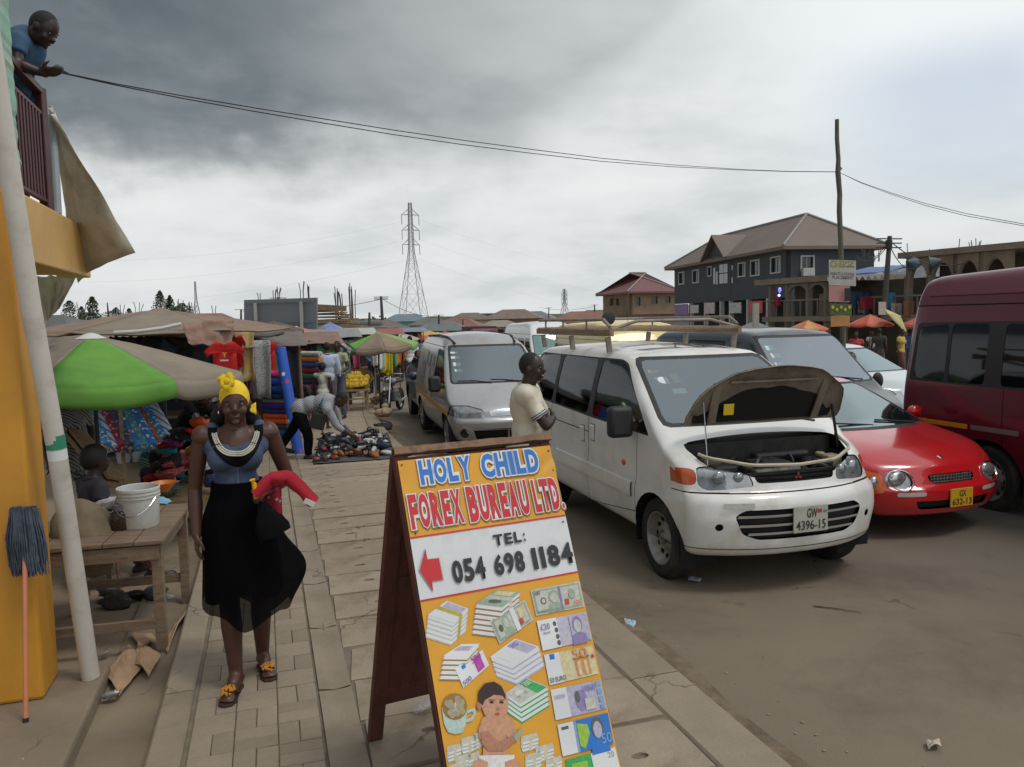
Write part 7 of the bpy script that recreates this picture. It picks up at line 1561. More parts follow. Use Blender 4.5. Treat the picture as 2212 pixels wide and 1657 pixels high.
for i, (pts, c, lb) in enumerate([([(285, 985), (352, 962), (380, 972), (310, 1003)], (.02, .07, .24), 'dark blue plastic sheet folded on the ground'), ([(300, 1006), (382, 975), (400, 985), (330, 1022)], (.015, .10, .04), 'dark green mat folded beneath the blue sheet')]):
    w4 = [G(u, v, -.08) for u, v in pts]; cen = sum(w4, Vector())/4; t = thing('folded_sheet', lb, 'sheet', cen)
    for k in range(4): b = MB(); b.add([q-cen+Vector((.02*k*(j % 2), .01*k, .035*k)) for j, q in enumerate(w4)]+[q-cen+Vector((.02*k*(j % 2), .01*k, .035*k+.026)) for j, q in enumerate(w4)], [(0, 1, 2, 3), (4, 5, 6, 7), (0, 1, 5, 4), (1, 2, 6, 5), (2, 3, 7, 6), (3, 0, 4, 7)]); b.build('fold', mat('sheet_%d' % i, c, .45, var=.3), t, bevel=.01)
# trestle plank
t = thing('leaning_board', 'pale double wooden board leaning diagonally under the green umbrella', 'board', G(258, 1046, -.1)); o = Vector(t.location)
a_1, b_1 = P(162, 925, 7.6)-o, P(252, 1034, 7.0)-o; nnn = (b_1-a_1).cross(Vector((0, 1, 0))).normalized()
MB().beam(a_1, b_1, .16, .035, nnn).build('plank', wd3, t, bevel=.004); MB().beam(a_1-nnn*.07, b_1-nnn*.07, .15, .05, nnn).build('plank', wd3, t, bevel=.004)
# ---- heap of clothes on a low table
lt = thing('low_table', 'low pale wooden table carrying the heap of colourful clothes', 'table', (P(400, 1090, 7.75).x, 7.9, -.1), .3)
MB().box((0, 0, .40), (1.15, .9, .03)).build('tabletop', wd3, lt, bevel=.004)
MB().box((0, -.44, .33), (1.13, .03, .12)).build('apron', wd3, lt, bevel=.004)
for x in (-.5, .5):
    for y in (-.38, .38): MB().box((x, y, .19), (.06, .06, .385)).build('leg', wd3, lt)
heap = thing('clothes_heap', 'tall tumbled heap of bright second-hand clothes on the low table', 'clothes', Vector(lt.location)+Vector((0, 0, .42)))
def crumple(seed):
    b = MB(); b.ball((0, 0, 0), (1, .8, .5), 22, 14); me = b.mesh('garment', m_whi, True)
    for v in me.vertices:
        d = v.co.normalized(); f = .55*abs(nz(d, 2.2, seed))+.40*abs(nz(d, 5, seed+2))+.15*nz(d, 11, seed); v.co = v.co*(.70+f*1.1)
    return me
CR = [crumple(i*3.1) for i in range(5)]
def cloth_lump(parent, q, s, c, rz, name='garment', pr=None):
    m_ = pr or C2(c); k = ('cr', rr.randrange(5), m_.name)
    if k not in GM: GM[k] = CR[k[1]].copy(); GM[k].materials.clear(); GM[k].materials.append(m_)
    o = objm(name, GM[k], parent, q, (rr.uniform(-.5, .5), rr.uniform(-.5, .5), rz)); o.scale = (s*rr.uniform(.9, 1.4), s*rr.uniform(.8, 1.1), s*rr.uniform(.6, .9)); return o
brights = [(.02, .07, .35), (.55, .02, .02), (.36, .62, .03), (.50, .50, .52), (.02, .03, .10), (.62, .12, .02), (.03, .30, .36), (.60, .42, .02), (.42, .02, .03), (.015, .02, .03), (.30, .03, .22), (.06, .06, .06), (.55, .02, .04), (.10, .13, .30)]
hp = [printed('heap_a', (.50, .38, .02), [(.02, .02, .02)], 30, 'dots', .4), printed('heap_b', (.45, .015, .02), [(.02, .01, .02), (.6, .5, .45)], 34, 'dots', .35), printed('heap_c', (.03, .04, .05), [(.45, .48, .35), (.1, .3, .15)], 34, 'dots', .35), printed('heap_d', (.38, .38, .42), [(.06, .05, .2)], 26, 'wave')]
n_h = 0
for lev in range(8):
    zz = .03+lev*.088; R0 = .50*(1-lev/9.5)
    for j in range(max(2, int(9*(1-lev/9)))):
        a = rr.uniform(0, 6.28); q = Vector((.10+R0*cos(a)*.95, -.05+R0*sin(a)*.8, zz+rr.uniform(-.02, .03)))
        pr = hp[1] if lev in (2, 3) and rr.random() < .6 else hp[0] if lev == 4 and rr.random() < .7 else hp[2] if lev == 0 and rr.random() < .6 else None
        cloth_lump(heap, q, .115, brights[9 if (lev == 0 and rr.random() < .4) else rr.randrange(14)], rr.uniform(0, 3), pr=pr)
for dx_, c in ((-.42, (.62, .42, .02)), (-.36, (.25, .30, .45)), (-.5, (.02, .02, .03)), (-.2, (.05, .05, .06))): cloth_lump(heap, Vector((dx_, -.30, .06)), .10, c, dx_*9)
# second heap further left-back on the ground
heap2 = thing('clothes_heap', 'small heap of blue and dark cloth on the ground by the umbrella pole', 'clothes', G(372, 975, -.1)+Vector((0, .6, .05)))
for j in range(14): cloth_lump(heap2, Vector((rr.uniform(-.4, .4), rr.uniform(-.3, .3), rr.uniform(0, .25))), .13, brights[rr.choice([0, 4, 9, 11, 13, 6])], j)
# ---- wooden table in front
tb = thing('wooden_table', 'rough old wooden table with cross rails in the left foreground', 'table', G(300, 1350, -.1), 0)
o = Vector(tb.location); cA = G(352, 1408, -.1)-o; cB = G(404, 1303, -.1)-o; e1 = (cB-cA); e1.z = 0; dl = e1.length; e1.normalize(); e2 = Vector((-e1.y, e1.x, 0)); hT = .72
TB = lambda a, c, z: cA+e1*a+e2*c+Vector((0, 0, z))
for i in range(5):
    c0 = -.05+i*.175; MB().beam(TB(-.06, c0+.085, hT+rr.uniform(-.002, .002)), TB(dl+.08+rr.uniform(-.02, .02), c0+.085, hT), .168, .026).build('plank', wd2, tb, bevel=.003)
LG = [(0, 0), (dl, 0), (0, .74), (dl, .74)]
for a, c in LG: MB().beam(TB(a, c, 0), TB(a, c, hT-.014), .062, .062, e1).build('leg', wd2, tb, bevel=.003)
MB().beam(TB(-.02, 0, hT-.065), TB(dl+.02, 0, hT-.065), .03, .09).build('apron', wd2, tb, bevel=.002); MB().beam(TB(-.034, -.02, hT-.065), TB(-.034, .78, hT-.065), .03, .09).build('apron', wd2, tb, bevel=.002); MB().beam(TB(dl, .02, hT-.065), TB(dl, .72, hT-.065), .03, .09).build('apron', wd2, tb)
MB().beam(TB(-.03, .02, .20), TB(-.03, .74, .20), .03, .06).build('rail', wd2, tb, bevel=.002); MB().beam(TB(dl, .02, .20), TB(dl, .74, .20), .03, .06).build('rail', wd2, tb)
tt = lambda u, v: (lambda d: CAM+d*((-.1+hT+.014-CAM.z)/d.z))(ray(u, v))
# bucket
q = tt(303, 1136); q.y += .0; bk = thing('bucket', 'white plastic bucket with a wire handle on the wooden table', 'bucket', q); 
MB().lathe([(.112, 0), (.118, .01), (.128, .24), (.134, .245), (.134, .262), (.130, .265), (.126, .262), (.110, .02), (.001, .015)], (0, 0, 0), 30, None, True, False).build('bucket', mat('bucket_white', (.56, .57, .54), .45, dirt=(.36, .33, .27), dsc=7, damt=.4), bk, smooth=True)
for zz in (.20, .222): MB().lathe([(.127, zz), (.134, zz), (.134, zz+.006), (.128, zz+.006)], (0, 0, 0), 30, None, False, False).build('rim_ring', MATS['bucket_white'], bk, smooth=True)
MB().tube([Vector((.13*cos(a), -.02-.115*sin(a)*.0-.135*sin(a), .215-.12*sin(a))) for a in [pi*i/14*.92+.12 for i in range(15)]], .003, 5).build('handle', m_chr, bk)
q = tt(266, 1142); jr = thing('jar', 'cloudy plastic jar with a purple-grey lid standing by the bucket', 'jar', q)
MB().lathe([(.064, 0), (.07, .012), (.07, .11), (.052, .128)], (0, 0, 0), 22).build('jar', glass('cloudy_plastic', (.45, .38, .38), .08), jr, smooth=True); MB().lathe([(.055, .128), (.058, .13), (.058, .165), (.05, .168)], (0, 0, 0), 22).build('lid', mat('mauve_lid', (.16, .14, .17), .5), jr, smooth=True)
MB().lathe([(.06, .004), (.062, .045), (.05, .055)], (0, 0, 0), 18).build('contents', mat('red_spice', (.25, .055, .04), .8, var=.5, vs=40), jr)
q = tt(232, 1108); pb = thing('plastic_bag', 'crumpled white plastic bag lying behind the jar', 'bag', q+Vector((0, .1, .05))); cloth_lump(pb, Vector((0, 0, 0)), .10, (.45, .45, .47), 0, 'bag')
q = tt(345, 1090); pb = thing('plastic_bag', 'scrap of pale blue plastic beside the bucket', 'bag', q+Vector((0, .05, .02))); cloth_lump(pb, Vector((0, 0, 0)), .045, (.20, .42, .55), 0, 'bag')
q = tt(230, 1098); bw_ = thing('bowl', 'orange plastic bowl behind the bags on the table', 'bowl', q+Vector((.22, .45, .02))); MB().lathe([(.04, 0), (.09, .06), (.10, .075), (.095, .075), (.035, .008)], (0, 0, 0), 20, None, True, True).build('bowl', mat('orange_plastic', (.58, .17, .03), .4), bw_, smooth=True)
# khaki sack by the pipe
b = MB(); b.ball((0, 0, 0), (.20, .18, .25), 32, 22); me = remesh(b, .014, 1)
for v in me.vertices:
    d = v.co.copy(); k_ = .045*nz((d.x, d.y, d.z*.4), 6)+.010*nz((d.x, d.y, d.z*.3), 18, 3); v.co += d.normalized()*k_; v.co.z += -.04*(d.x/.25)
sk_ = thing('sack', 'sagging khaki canvas sack hanging between the rain pipe and the table', 'sack', tt(205, 1150)+Vector((-.08, .02, -.04))); add_mesh('sack', me, cloth((.17, .13, .08), 'khaki_sack', bump=.3, bs=30, dirt=(.10, .075, .045), damt=.6), sk_)
# ---- litter
m_card = mat('cardboard', (.40, .26, .155), .9, var=.12, vs=5, bump=.2, bs=40, dirt=(.28, .18, .10), dsc=4, damt=.5)
def card(label, pts, z, lift, seed, group=None, m_=None):
    w4 = [G(u, v, z) for u, v in pts]; cen = sum(w4, Vector())/4; b = MB()
    b.grid(lambda u, v: (w4[0]*(1-u)+w4[1]*u)*(1-v)+(w4[3]*(1-u)+w4[2]*u)*v-cen+Vector((0, 0, .01+lift*sin(pi*u*.9)*v+.02*abs(nz((u*3, v*3, seed), 1)))), 8, 8); o = b.build('cardboard', m_ or m_card, None, thick=.006); o.location = cen; return tag(o, label, 'cardboard', group)
card('large flat piece of brown cardboard lying in the gutter', [(278, 1396), (318, 1432), (258, 1510), (228, 1462)], -.08, .02, 1)
card('curled brown cardboard flap behind the larger piece in the gutter', [(300, 1385), (348, 1420), (322, 1468), (290, 1440)], -.08, .035, 2)
card('pale cardboard scrap under the near table leg', [(282, 1372), (328, 1372), (345, 1398), (306, 1405)], -.085, .03, 3)
card('thin cardboard strip standing against the kerb by the table', [(352, 1395), (402, 1322), (408, 1332), (362, 1412)], -.085, .06, 4)
fo = thing('foil_scrap', 'crumpled silver foil at the lower end of the cardboard', 'litter', G(241, 1512, -.08)+Vector((0, 0, .03))); cloth_lump(fo, Vector((0, 0, 0)), .04, (.4, .4, .42), 0, 'foil', mat('foil', (.55, .56, .58), .3, .7))
fo = thing('foil_scrap', 'small shiny wrapper beside the base of the rain pipe', 'litter', G(225, 1418, -.08)+Vector((0, 0, .02))); cloth_lump(fo, Vector((0, 0, 0)), .03, (.4, .4, .42), 0, 'foil', MATS['foil'])
def lump(label, q, s, c, name='rubbish', cat='litter', n=1, pr=None):
    t = thing(name, label, cat, q)
    for i in range(n): cloth_lump(t, Vector((rr.uniform(-s, s)*(n > 1), rr.uniform(-s, s)*(n > 1), s*.3)), s, c, i, 'scrap', pr)
lump('clear plastic bag lying behind the foot of the signboard', G(915, 1540, 0)+Vector((0, 0, .02)), .055, (.5, .5, .5), pr=mat('clear_film', (.6, .6, .6), .25, alpha=.35))
lump('tangle of dark cloth and wrappers under the wooden table', G(322, 1290, -.1), .07, (.05, .05, .05), n=4)
lump('pale wrapper scraps under the far side of the table', G(362, 1290, -.1), .03, (.5, .48, .45), n=3)
lump('heap of dark rubbish in the shadow under the table', G(255, 1300, -.1), .09, (.04, .035, .03), n=5)
lump('black plastic bag dumped at the road edge by the shoe mat', G(834, 925, -.05), .14, (.02, .02, .022), n=3)
card('pale blue and white sachet lying on the road kerb', [(1348, 1341), (1374, 1348), (1368, 1360), (1352, 1352)], .002, .006, 6, None, mat('sachet', (.40, .52, .60), .4))
card('crumpled paper scrap on the road at lower right', [(2000, 1606), (2030, 1603), (2032, 1620), (2006, 1622)], -.17, .02, 7, None, mat('paper_scrap', (.50, .44, .36), .8))
card('flattened wrapper on the road in front of the minivan wheel', [(1488, 1248), (1515, 1254), (1512, 1260), (1486, 1256)], -.17, .004, 8, None, MATS['sachet'])
b = MB(); p_ = [G(u, v, -.165) for u, v in ((1758, 1308), (1800, 1313), (1862, 1322))]; b.tube(p_, [.008, .006, .003], 6); tag(b.build('twig', wd1), 'thin dry twig lying on the road', 'twig')
m_st = mat('pebble', (.30, .25, .19), .9, var=.3, vs=20)
b = MB(); r5_ = random.Random(9)
for i in range(420):
    s, t = r5_.uniform(2.0, 14), 2.1+abs(r5_.gauss(0, .28)); q = ST(s, t, -.174); z_ = r5_.uniform(.002, .008); b.ball(q, (z_*1.3, z_, z_*.7), 6, 4)
for i in range(120):
    s, t = r5_.uniform(2.5, 12), r5_.uniform(-5, -.9); q = ST(s, t, -.095 if s > 5 else .0); z_ = r5_.uniform(.004, .012); b.ball(q, (z_*1.3, z_, z_*.7), 6, 4)
tag(b.build('pebbles', m_st, None, smooth=True), 'scattered small stones and grit along the road edge', 'gravel', kind='stuff')
# ---- shoe mat
w4 = [G(u, v, .0) for u, v in ((677, 1003), (856, 991), (838, 936), (690, 946))]; cen = sum(w4, Vector())/4; b = MB()
b.grid(lambda u, v: (w4[0]*(1-u)+w4[1]*u)*(1-v)+(w4[3]*(1-u)+w4[2]*u)*v-cen+Vector((0, 0, .008+.012*abs(nz((u*5, v*5, 0), 1)))), 12, 8); o = b.build('ground_sheet', mat('black_sheet', (.045, .05, .055), .6, var=.3), None, smooth=True, thick=.004); o.location = cen; tag(o, 'dark plastic sheet spread on the paving under the shoes', 'sheet')
def shoe_mesh(kind):
    b = MB(); pts = [(-.12, -.025), (-.10, -.038), (0, -.034), (.08, -.045), (.125, -.02), (.125, .02), (.08, .045), (0, .036), (-.10, .038), (-.12, .025)]; b.plate(pts, [], lambda x, y, h: Vector((x, y, h)), .022)
    b.cur = 1
    if kind == 0: b.ball((.02, 0, .035), (.11, .042, .045), 12, 8)
    elif kind == 1:
        for x in (.02, .06): b.grid(lambda u, v, x=x: Vector((x+.03*v, .046*cos(pi*u), .022+.05*sin(pi*u))), 8, 1)
        b.ball((.05, 0, .07), (.02, .02, .01), 8, 5)
    else:
        b.ball((.07, 0, .035), (.055, .043, .035), 10, 7); b.tube([(-.09, -.03, .03), (-.11, 0, .06), (-.09, .03, .03)], .008, 5)
    return b
shc = {'black': ((.012, .012, .013), (.018, .018, .02)), 'brown leather': ((.06, .02, .01), (.30, .09, .02)), 'black and white': ((.02, .02, .02), (.45, .45, .46)), 'red and black': ((.02, .015, .015), (.30, .02, .02)), 'navy': ((.02, .02, .02), (.02, .03, .08))}
SM = {(c, kk): shoe_mesh(kk).mesh('shoe', [mat('sole_'+c.replace(' ', '_'), v[0], .6), mat('upper_'+c.replace(' ', '_'), v[1], .45, var=.2)], True, 40) for c, v in shc.items() for kk in range(3)}
for i in range(84):
    v = rr.random(); u = rr.uniform(.06, .90); q = (w4[0]*(1-u)+w4[1]*u)*(1-v*.9-.05)+(w4[3]*(1-u)+w4[2]*u)*(v*.9+.05); front = v < .22
    c = 'brown leather' if front and i % 2 else rr.choice(['black']*4+['black and white']*3+['red and black', 'navy', 'black']); q.z += .015+(0 if front else rr.uniform(0, .12)*(1-abs(2*u-1)**2))
    o = objm('shoe', SM[(c, rr.randrange(3))], None, q, (rr.uniform(-.25, .25), rr.uniform(-.3, .3), rr.uniform(0, 6.28))); tag(o, '%s shoe %s of the heap on dark sheet' % (c, ('in the front row' if front else 'in the middle' if v < .6 else 'at the back')+', '+['left end', 'left half', 'right half', 'right end'][min(3, int(u*4.4))]), 'shoe', 'shoes for sale on the dark sheet')
# ---- banana table
bt_ = thing('banana_table', 'small wooden table supporting the bananas on the pavement', 'table', G(772, 886, 0), .3)
for x in (-.24, .24):
    for y in (-.2, .2): MB().box((x, y, .25), (.05, .05, .5)).build('leg', wd3, bt_)
MB().box((0, 0, .52), (.62, .5, .05)).build('tabletop', wd3, bt_); MB().box((0, -.21, .30), (.5, .03, .04)).build('rail', wd3, bt_); MB().box((0, -.21, .12), (.5, .03, .04)).build('rail', wd3, bt_)
m_ban2 = mat('banana_yellow', (.62, .40, .02), .5, var=.2, vs=20)
def bunch():
    b = MB()
    for i in range(7):
        a = (i-3)*.22; b.tube([Vector((sin(a)*.02, 0, .12)), Vector((sin(a)*.07, -.035, .09)), Vector((sin(a)*.10, -.05, .03)), Vector((sin(a)*.11, -.035, -.03))], [.008, .017, .018, .006], 6)
    return b.mesh('banana_bunch', m_ban2, True)
bm_1 = bunch()
for i in range(26):
    zz = .60+.085*(i//7); q = Matrix.Rotation(.3, 3, 'Z') @ Vector((-.24+.08*(i % 7)+rr.uniform(-.02, .02), -.14+.07*(i//7), zz)); tag(objm('banana_bunch', bm_1, None, Vector(bt_.location)+q, (rr.uniform(-.3, .3), rr.uniform(-.4, .4), .3+rr.uniform(-.6, .6))), 'bunch of yellow bananas in the %s layer on the small table' % ['lowest', 'second', 'third', 'top'][min(3, i//7)], 'bananas', 'bananas heaped on the small table')
bask = thing('basket', 'round woven basket tray behind the bananas', 'basket', Vector(bt_.location)+Vector((.05, .18, .62))); MB().lathe([(.22, 0), (.36, .22), (.37, .23), (.35, .22), (.2, .02)], (0, 0, 0), 22, Matrix.Rotation(.6, 3, 'X')).build('basket', mat('straw', (.30, .19, .07), .9, var=.4, vs=30), bask, smooth=True)
# ---- rubble beside the leaning pole
r6_ = random.Random(4)
for i in range(13):
    u, v = r6_.uniform(800, 838), r6_.uniform(868, 920); q = G(u, v, -.03); s = r6_.uniform(.08, .17); b = MB(); b.ball((0, 0, 0), (s, s*.8, s*.6), 9, 7); me = b.mesh('rubble_block', mat('rubble', (.38, .27, .18), .9, var=.25, vs=6, bump=.6, bs=20))
    for v_ in me.vertices: v_.co *= 1+.35*nz(v_.co, 7, i)
    tag(objm('rubble_block', me, None, q+Vector((0, 0, s*.4+(i % 3)*.08)), (0, 0, i)), '%s rubble block piled by the leaning umbrella pole' % ['buff', 'broken', 'rounded', 'low', 'pale', 'jagged', 'squat', 'small', 'dusty', 'tilted', 'brown', 'rear', 'front'][i], 'rubble', 'rubble blocks at the pavement corner')
# ---- motorcycle
mc = thing('motorcycle', 'dark motorcycle parked at the pavement edge facing the camera', 'motorcycle', G(850, 890, -.18), -.15)
def mwheel(y):
    b = MB(); M = Matrix.Rotation(pi/2, 3, 'Y'); b.lathe([(.24, -.045), (.285, -.045), (.305, 0), (.285, .045), (.24, .045)], (0, y, .30), 26, M, False, False); t_ = b.build('wheel', m_tyre, mc, smooth=True); c = MB(); c.lathe([(.235, -.02), (.245, -.02), (.245, .02), (.235, .02)], (0, y, .30), 26, M, False, False)
    c.build('rim', m_chr, t_, smooth=True)
    for i in range(12): a = 2*pi*i/12; MB().beam((0, y, .30), (0, y+.23*cos(a), .30+.23*sin(a)), .006, .006).build('spoke', m_chr, t_)
mwheel(-.62); mwheel(.62)
for s in (-1, 1): MB().tube([(s*.075, -.62, .30), (s*.075, -.50, .72), (s*.075, -.42, .98)], .018, 8).build('fork', m_chr, mc)
MB().tube([(-.36, -.30, 1.04), (-.20, -.40, 1.05), (0, -.43, 1.0), (.20, -.40, 1.05), (.36, -.30, 1.04)], .014, 8).build('handlebar', m_chr, mc, smooth=True)
MB().ball((0, -.52, .90), (.085, .07, .085), 14, 10).build('headlight', m_refl, mc, smooth=True); MB().ball((0, -.10, .80), (.12, .27, .12), 14, 10).build('fuel_tank', mat('tank_green', (.02, .05, .04), .3, coat=.8), mc, smooth=True)
MB().box((0, .38, .80), (.22, .66, .09)).build('seat', m_blk, mc, bevel=.04); MB().box((0, 0, .45), (.24, .42, .32)).build('engine', mat('engine_alloy', (.20, .20, .20), .5, .6), mc, bevel=.05); MB().grid(lambda u, v: Vector(((v-.5)*.13, -.62+.33*cos(.5+u*1.9), .30+.33*sin(.5+u*1.9))), 8, 2).build('mudguard', m_blk, mc, smooth=True, thick=.006)
MB().tube([(.12, -.1, .35), (.13, .3, .28), (.14, .8, .34)], .03, 8).build('exhaust', m_chr, mc, smooth=True); MB().tube([(0, -.4, .9), (0, 0, .62), (0, .6, .35)], .022, 6).build('frame', m_blk, mc)
MB().box((0, -.60, .78), (.16, .01, .10)).build('number_plate', mat('mc_plate', (.5, .5, .48), .5), mc)
for s in (-1, 1):
    MB().tube([(s*.24, -.38, 1.05), (s*.30, -.36, 1.20)], .006, 5).build('mirror_stem', m_chr, mc); MB().ball((s*.31, -.36, 1.23), (.05, .015, .035), 10, 6).build('mirror', m_blk, mc, smooth=True)
# brown sacks beyond
for i, (u, v, y) in enumerate(((862, 775, 28), (872, 768, 28.4), (868, 786, 27.6))):
    q = P(u, v, y); o = objm('sack', GM.setdefault('sk%d' % i, (lambda m__: (m__.materials.clear(), m__.materials.append(C2((.16, .09, .05))), m__)[2])(CR[i].copy())), None, q, (0, 0, i)); o.scale = (.38, .3, .55); tag(o, '%s brown sack in the pile beyond the motorcycle' % ['left', 'upper', 'lower'][i], 'sack')
# ================================================================== BACKGROUND
rr = random.Random(77)
m_gal = mat('galvanised', (.26, .27, .28), .5, .4, var=.1); m_con = mat('raw_concrete', (.24, .20, .155), .9, var=.15, vs=1.5, dirt=(.13, .11, .085), dsc=1.2, damt=.6); m_reb = mat('rusty_rebar', (.12, .09, .08), .8)
PX = lambda u, v, y: P(u, v, y)
# billboard seen from behind
bb = thing('billboard', 'grey billboard seen from behind above the market umbrellas', 'billboard', (P(605, 690, 27).x, 27, -.5)); o = Vector(bb.location)
c4 = [P(527, 648, 27.6)-o, P(684, 643, 26.2)-o, P(684, 722, 26.2)-o, P(527, 722, 27.6)-o]; ax = (c4[1]-c4[0]).normalized(); nrm = ax.cross(Vector((0, 0, 1))).normalized()
m_bbk = mat('billboard_grey', (.19, .205, .22), .6, var=.06, vs=1); b = MB(); b.add([q for q in c4]+[q+Vector((nrm.x, nrm.y, 0))*-.06 for q in c4], [(0, 1, 2, 3), (4, 5, 6, 7), (0, 1, 5, 4), (1, 2, 6, 5), (2, 3, 7, 6), (3, 0, 4, 7)]); b.build('panel', m_bbk, bb)
off = nrm*.06
for f in (.19, .82): a = c4[0]*(1-f)+c4[1]*f+off*1.6; MB().beam(a-Vector((0, 0, .12)), Vector((a.x, a.y, .0)), .12, .10).build('post', mat('pale_steel', (.36, .35, .33), .6), bb)
for f in (.09, .65): a = c4[0]*(1-f)+c4[3]*f+off*1.1+ax*.12; b_ = c4[1]*(1-f)+c4[2]*f+off*1.1-ax*.10; MB().beam(a, b_, .05, .05).build('rail', m_bbk, bb)
# lattice pylons
def pylon(label, u, vb, vt, y, bw_, arms=True, lvl=9, r_=.09):
    base = P(u, vb, y); top = P(u, vt, y); H_ = top.z-base.z; t = thing('pylon', label, 'pylon', base, .45)
    def wdt(f): return bw_*(1-f/.58)*.80+bw_*.20 if f < .58 else bw_*.20*(1-.45*(f-.58)/.42)
    fs = [0]; 
    while fs[-1] < .98: fs.append(min(1, fs[-1]+max(.035, wdt(fs[-1])*1.05/H_)))
    leg = MB(); br = MB(); C4 = lambda f: [Vector((sx*wdt(f)/2, sy*wdt(f)/2, f*H_)) for sx, sy in ((-1, -1), (1, -1), (1, 1), (-1, 1))]
    for k in range(4):
        l = MB(); l.tube([C4(f)[k] for f in fs], r_, 4); l.build('leg', m_gal, t)
    for a, c in zip(fs, fs[1:]):
        A, C = C4(a), C4(c)
        for k in range(4): br.tube([A[k], C[(k+1) % 4]], r_*.55, 3, False); br.tube([A[(k+1) % 4], C[k]], r_*.55, 3, False); br.tube([C[k], C[(k+1) % 4]], r_*.5, 3, False)
    tag(br.build('bracing', m_gal, t), kind='stuff')
    if arms:
        for f in (.90, .77, .645):
            for s in (-1, 1):
                tip = Vector((s*bw_*.37, 0, f*H_-.1)); a = MB()
                for sy in (-1, 1): a.tube([Vector((s*wdt(f)/2, sy*wdt(f)/2, f*H_)), tip], r_*.7, 4, False); a.tube([Vector((s*wdt(f)/2, sy*wdt(f)/2, f*H_+1.3)), tip], r_*.6, 4, False)
                a.build('cross_arm', m_gal, t); MB().tube([tip, tip-Vector((0, 0, 2.3))], r_*1.0, 5).build('insulator', mat('insulator_brown', (.10, .08, .08), .4), t)
    return t, base, H_
py, pb_, pH = pylon('tall steel lattice power pylon rising over the market', 893, 690, 438, 190, 5.8, r_=.075)
pylon('slim distant lattice mast left of the billboard', 426, 700, 607, 150, 1.6, False, r_=.06); pylon('small distant lattice mast beyond the yellow van', 1220, 688, 624, 330, 3.4, True, r_=.10)
# high tension wires, very thin
def wire(label, pts, r_, name='cable', cat='cable', m_=None, group=None):
    o = MB().tube(pts, r_, 4, False).build(name, m_ or m_blk, None, smooth=True); return tag(o, label, cat, group)
def cat_(a, b_, sag, n=16): a, b_ = Vector(a), Vector(b_); return [a*(1-i/n)+b_*(i/n)-Vector((0, 0, sag*4*(i/n)*(1-i/n))) for i in range(n+1)]
mw = mat('thin_wire', (.55, .56, .57), .6)
for i, (v, dv) in enumerate(((478, 24), (520, 28), (563, 34))):
    wire('%s power line strung left from the tall pylon' % ['top', 'middle', 'lowest'][i], cat_(P(872, v, 189), P(120, v+dv+60, 230), 3), .013, 'power_line', 'cable', mw); wire('%s power line strung right from the tall pylon' % ['top', 'middle', 'lowest'][i], cat_(P(903, v-4, 190), P(1560, v+110, 420), 8), .013, 'power_line', 'cable', mw)
# the big pole on the right with notices
PD = 16.; pl = thing('utility_pole', 'rough wooden pole standing above the dark van with notices tied to it', 'pole', (P(1822, 700, PD).x, PD, drop(PD)-.18)); o = Vector(pl.location)
pts = [P(u, v, PD)-o for u, v in ((1808, 258), (1808, 300), (1811, 345), (1810, 372), (1814, 420), (1813, 455), (1816, 520), (1817, 570), (1819, 640), (1821, 720))]; pts.append(Vector((pts[-1].x, 0, 0)))
MB().tube(pts, [.040, .043, .044, .052, .05, .052, .05, .054, .056, .058, .065], 10).build('shaft', wood('pole_wood', (.13, .12, .085), (.05, .05, .04), 1, 2), pl, smooth=True)
MB().tube([pts[3]+Vector((-.03, 0, .02)), pts[3]+Vector((.07, 0, .08))], .03, 6).build('binding', mat('rag_ochre', (.42, .26, .10), .8), pl)
def notice(u0, v0, u1, v1, y, col, words, label, tilt=0., dy=-.08):
    a, b_, c, d = P(u0, v1, y+dy), P(u1, v1+tilt, y+dy), P(u1, v0+tilt, y+dy), P(u0, v0, y+dy); cen = (a+b_+c+d)/4; t = thing('notice', label, 'sign', cen); b = MB(); b.add([q-cen for q in (a, b_, c, d)]+[q-cen+Vector((0, .015, 0)) for q in (a, b_, c, d)], [(0, 1, 2, 3), (4, 5, 6, 7), (0, 1, 5, 4), (1, 2, 6, 5), (2, 3, 7, 6), (3, 0, 4, 7)]); b.build('board', mat('notice_%d_%d' % (u0, v0), col, .6, var=.1, vs=6), t)
    ax = (b_-a); ay = (d-a)
    for s, x0, y0, x1, y1, c_ in words: text('lettering', s, ax.length*(x1-x0), ay.length*(y1-y0), a-cen+ax*x0+ay*y0-Vector((0, .003, 0)), ax, ay, c_, t, off=.03, lift=0)
    return t
yk_ = mat('notice_yellow', (.60, .50, .02), .6); pk_ = mat('notice_pink', (.60, .25, .25), .6); gk_ = mat('notice_grey', (.16, .15, .14), .6)
nt_ = notice(1791, 561, 1849, 616, PD, (.46, .44, .38), [('CHECK', .05, .72, .95, .98, gk_), ('RESULTS & SCHOOL', .06, .40, .94, .52, gk_), ('PLACEMENT', .12, .25, .9, .38, gk_)], 'cream notice reading CHECK placement tied to the wooden pole', 2)
q0 = P(1795, 576.5, PD-.087)-Vector(nt_.location); text('lettering', 'CHECK', .44, .105, q0, (1, 0, .02), (0, 0, 1), yk_, nt_, off=.005, lift=.002)
for k in range(5): MB().ball(P(1799+k*9, 664+(k % 2)*5, PD-.1)-Vector(nt_.location), (.03, .004, .035), 8, 6).build('printed_blob', yk_, nt_)
notice(1791, 617, 1836, 652, PD, (.50, .24, .22), [], 'pink notice with a dark figure below the cream one on the pole', 1); MB().box((.12, -.1, -.02), (.12, .01, .26)).build('printed_figure', m_blk, bpy.data.objects['notice.001'])
notice(1793, 655, 1840, 680, PD, (.10, .13, .06), [], 'dark green notice with yellow blobs on the pole', 2); notice(1795, 682, 1836, 706, PD, (.52, .24, .08), [], 'orange notice lowest on the pole', -2)
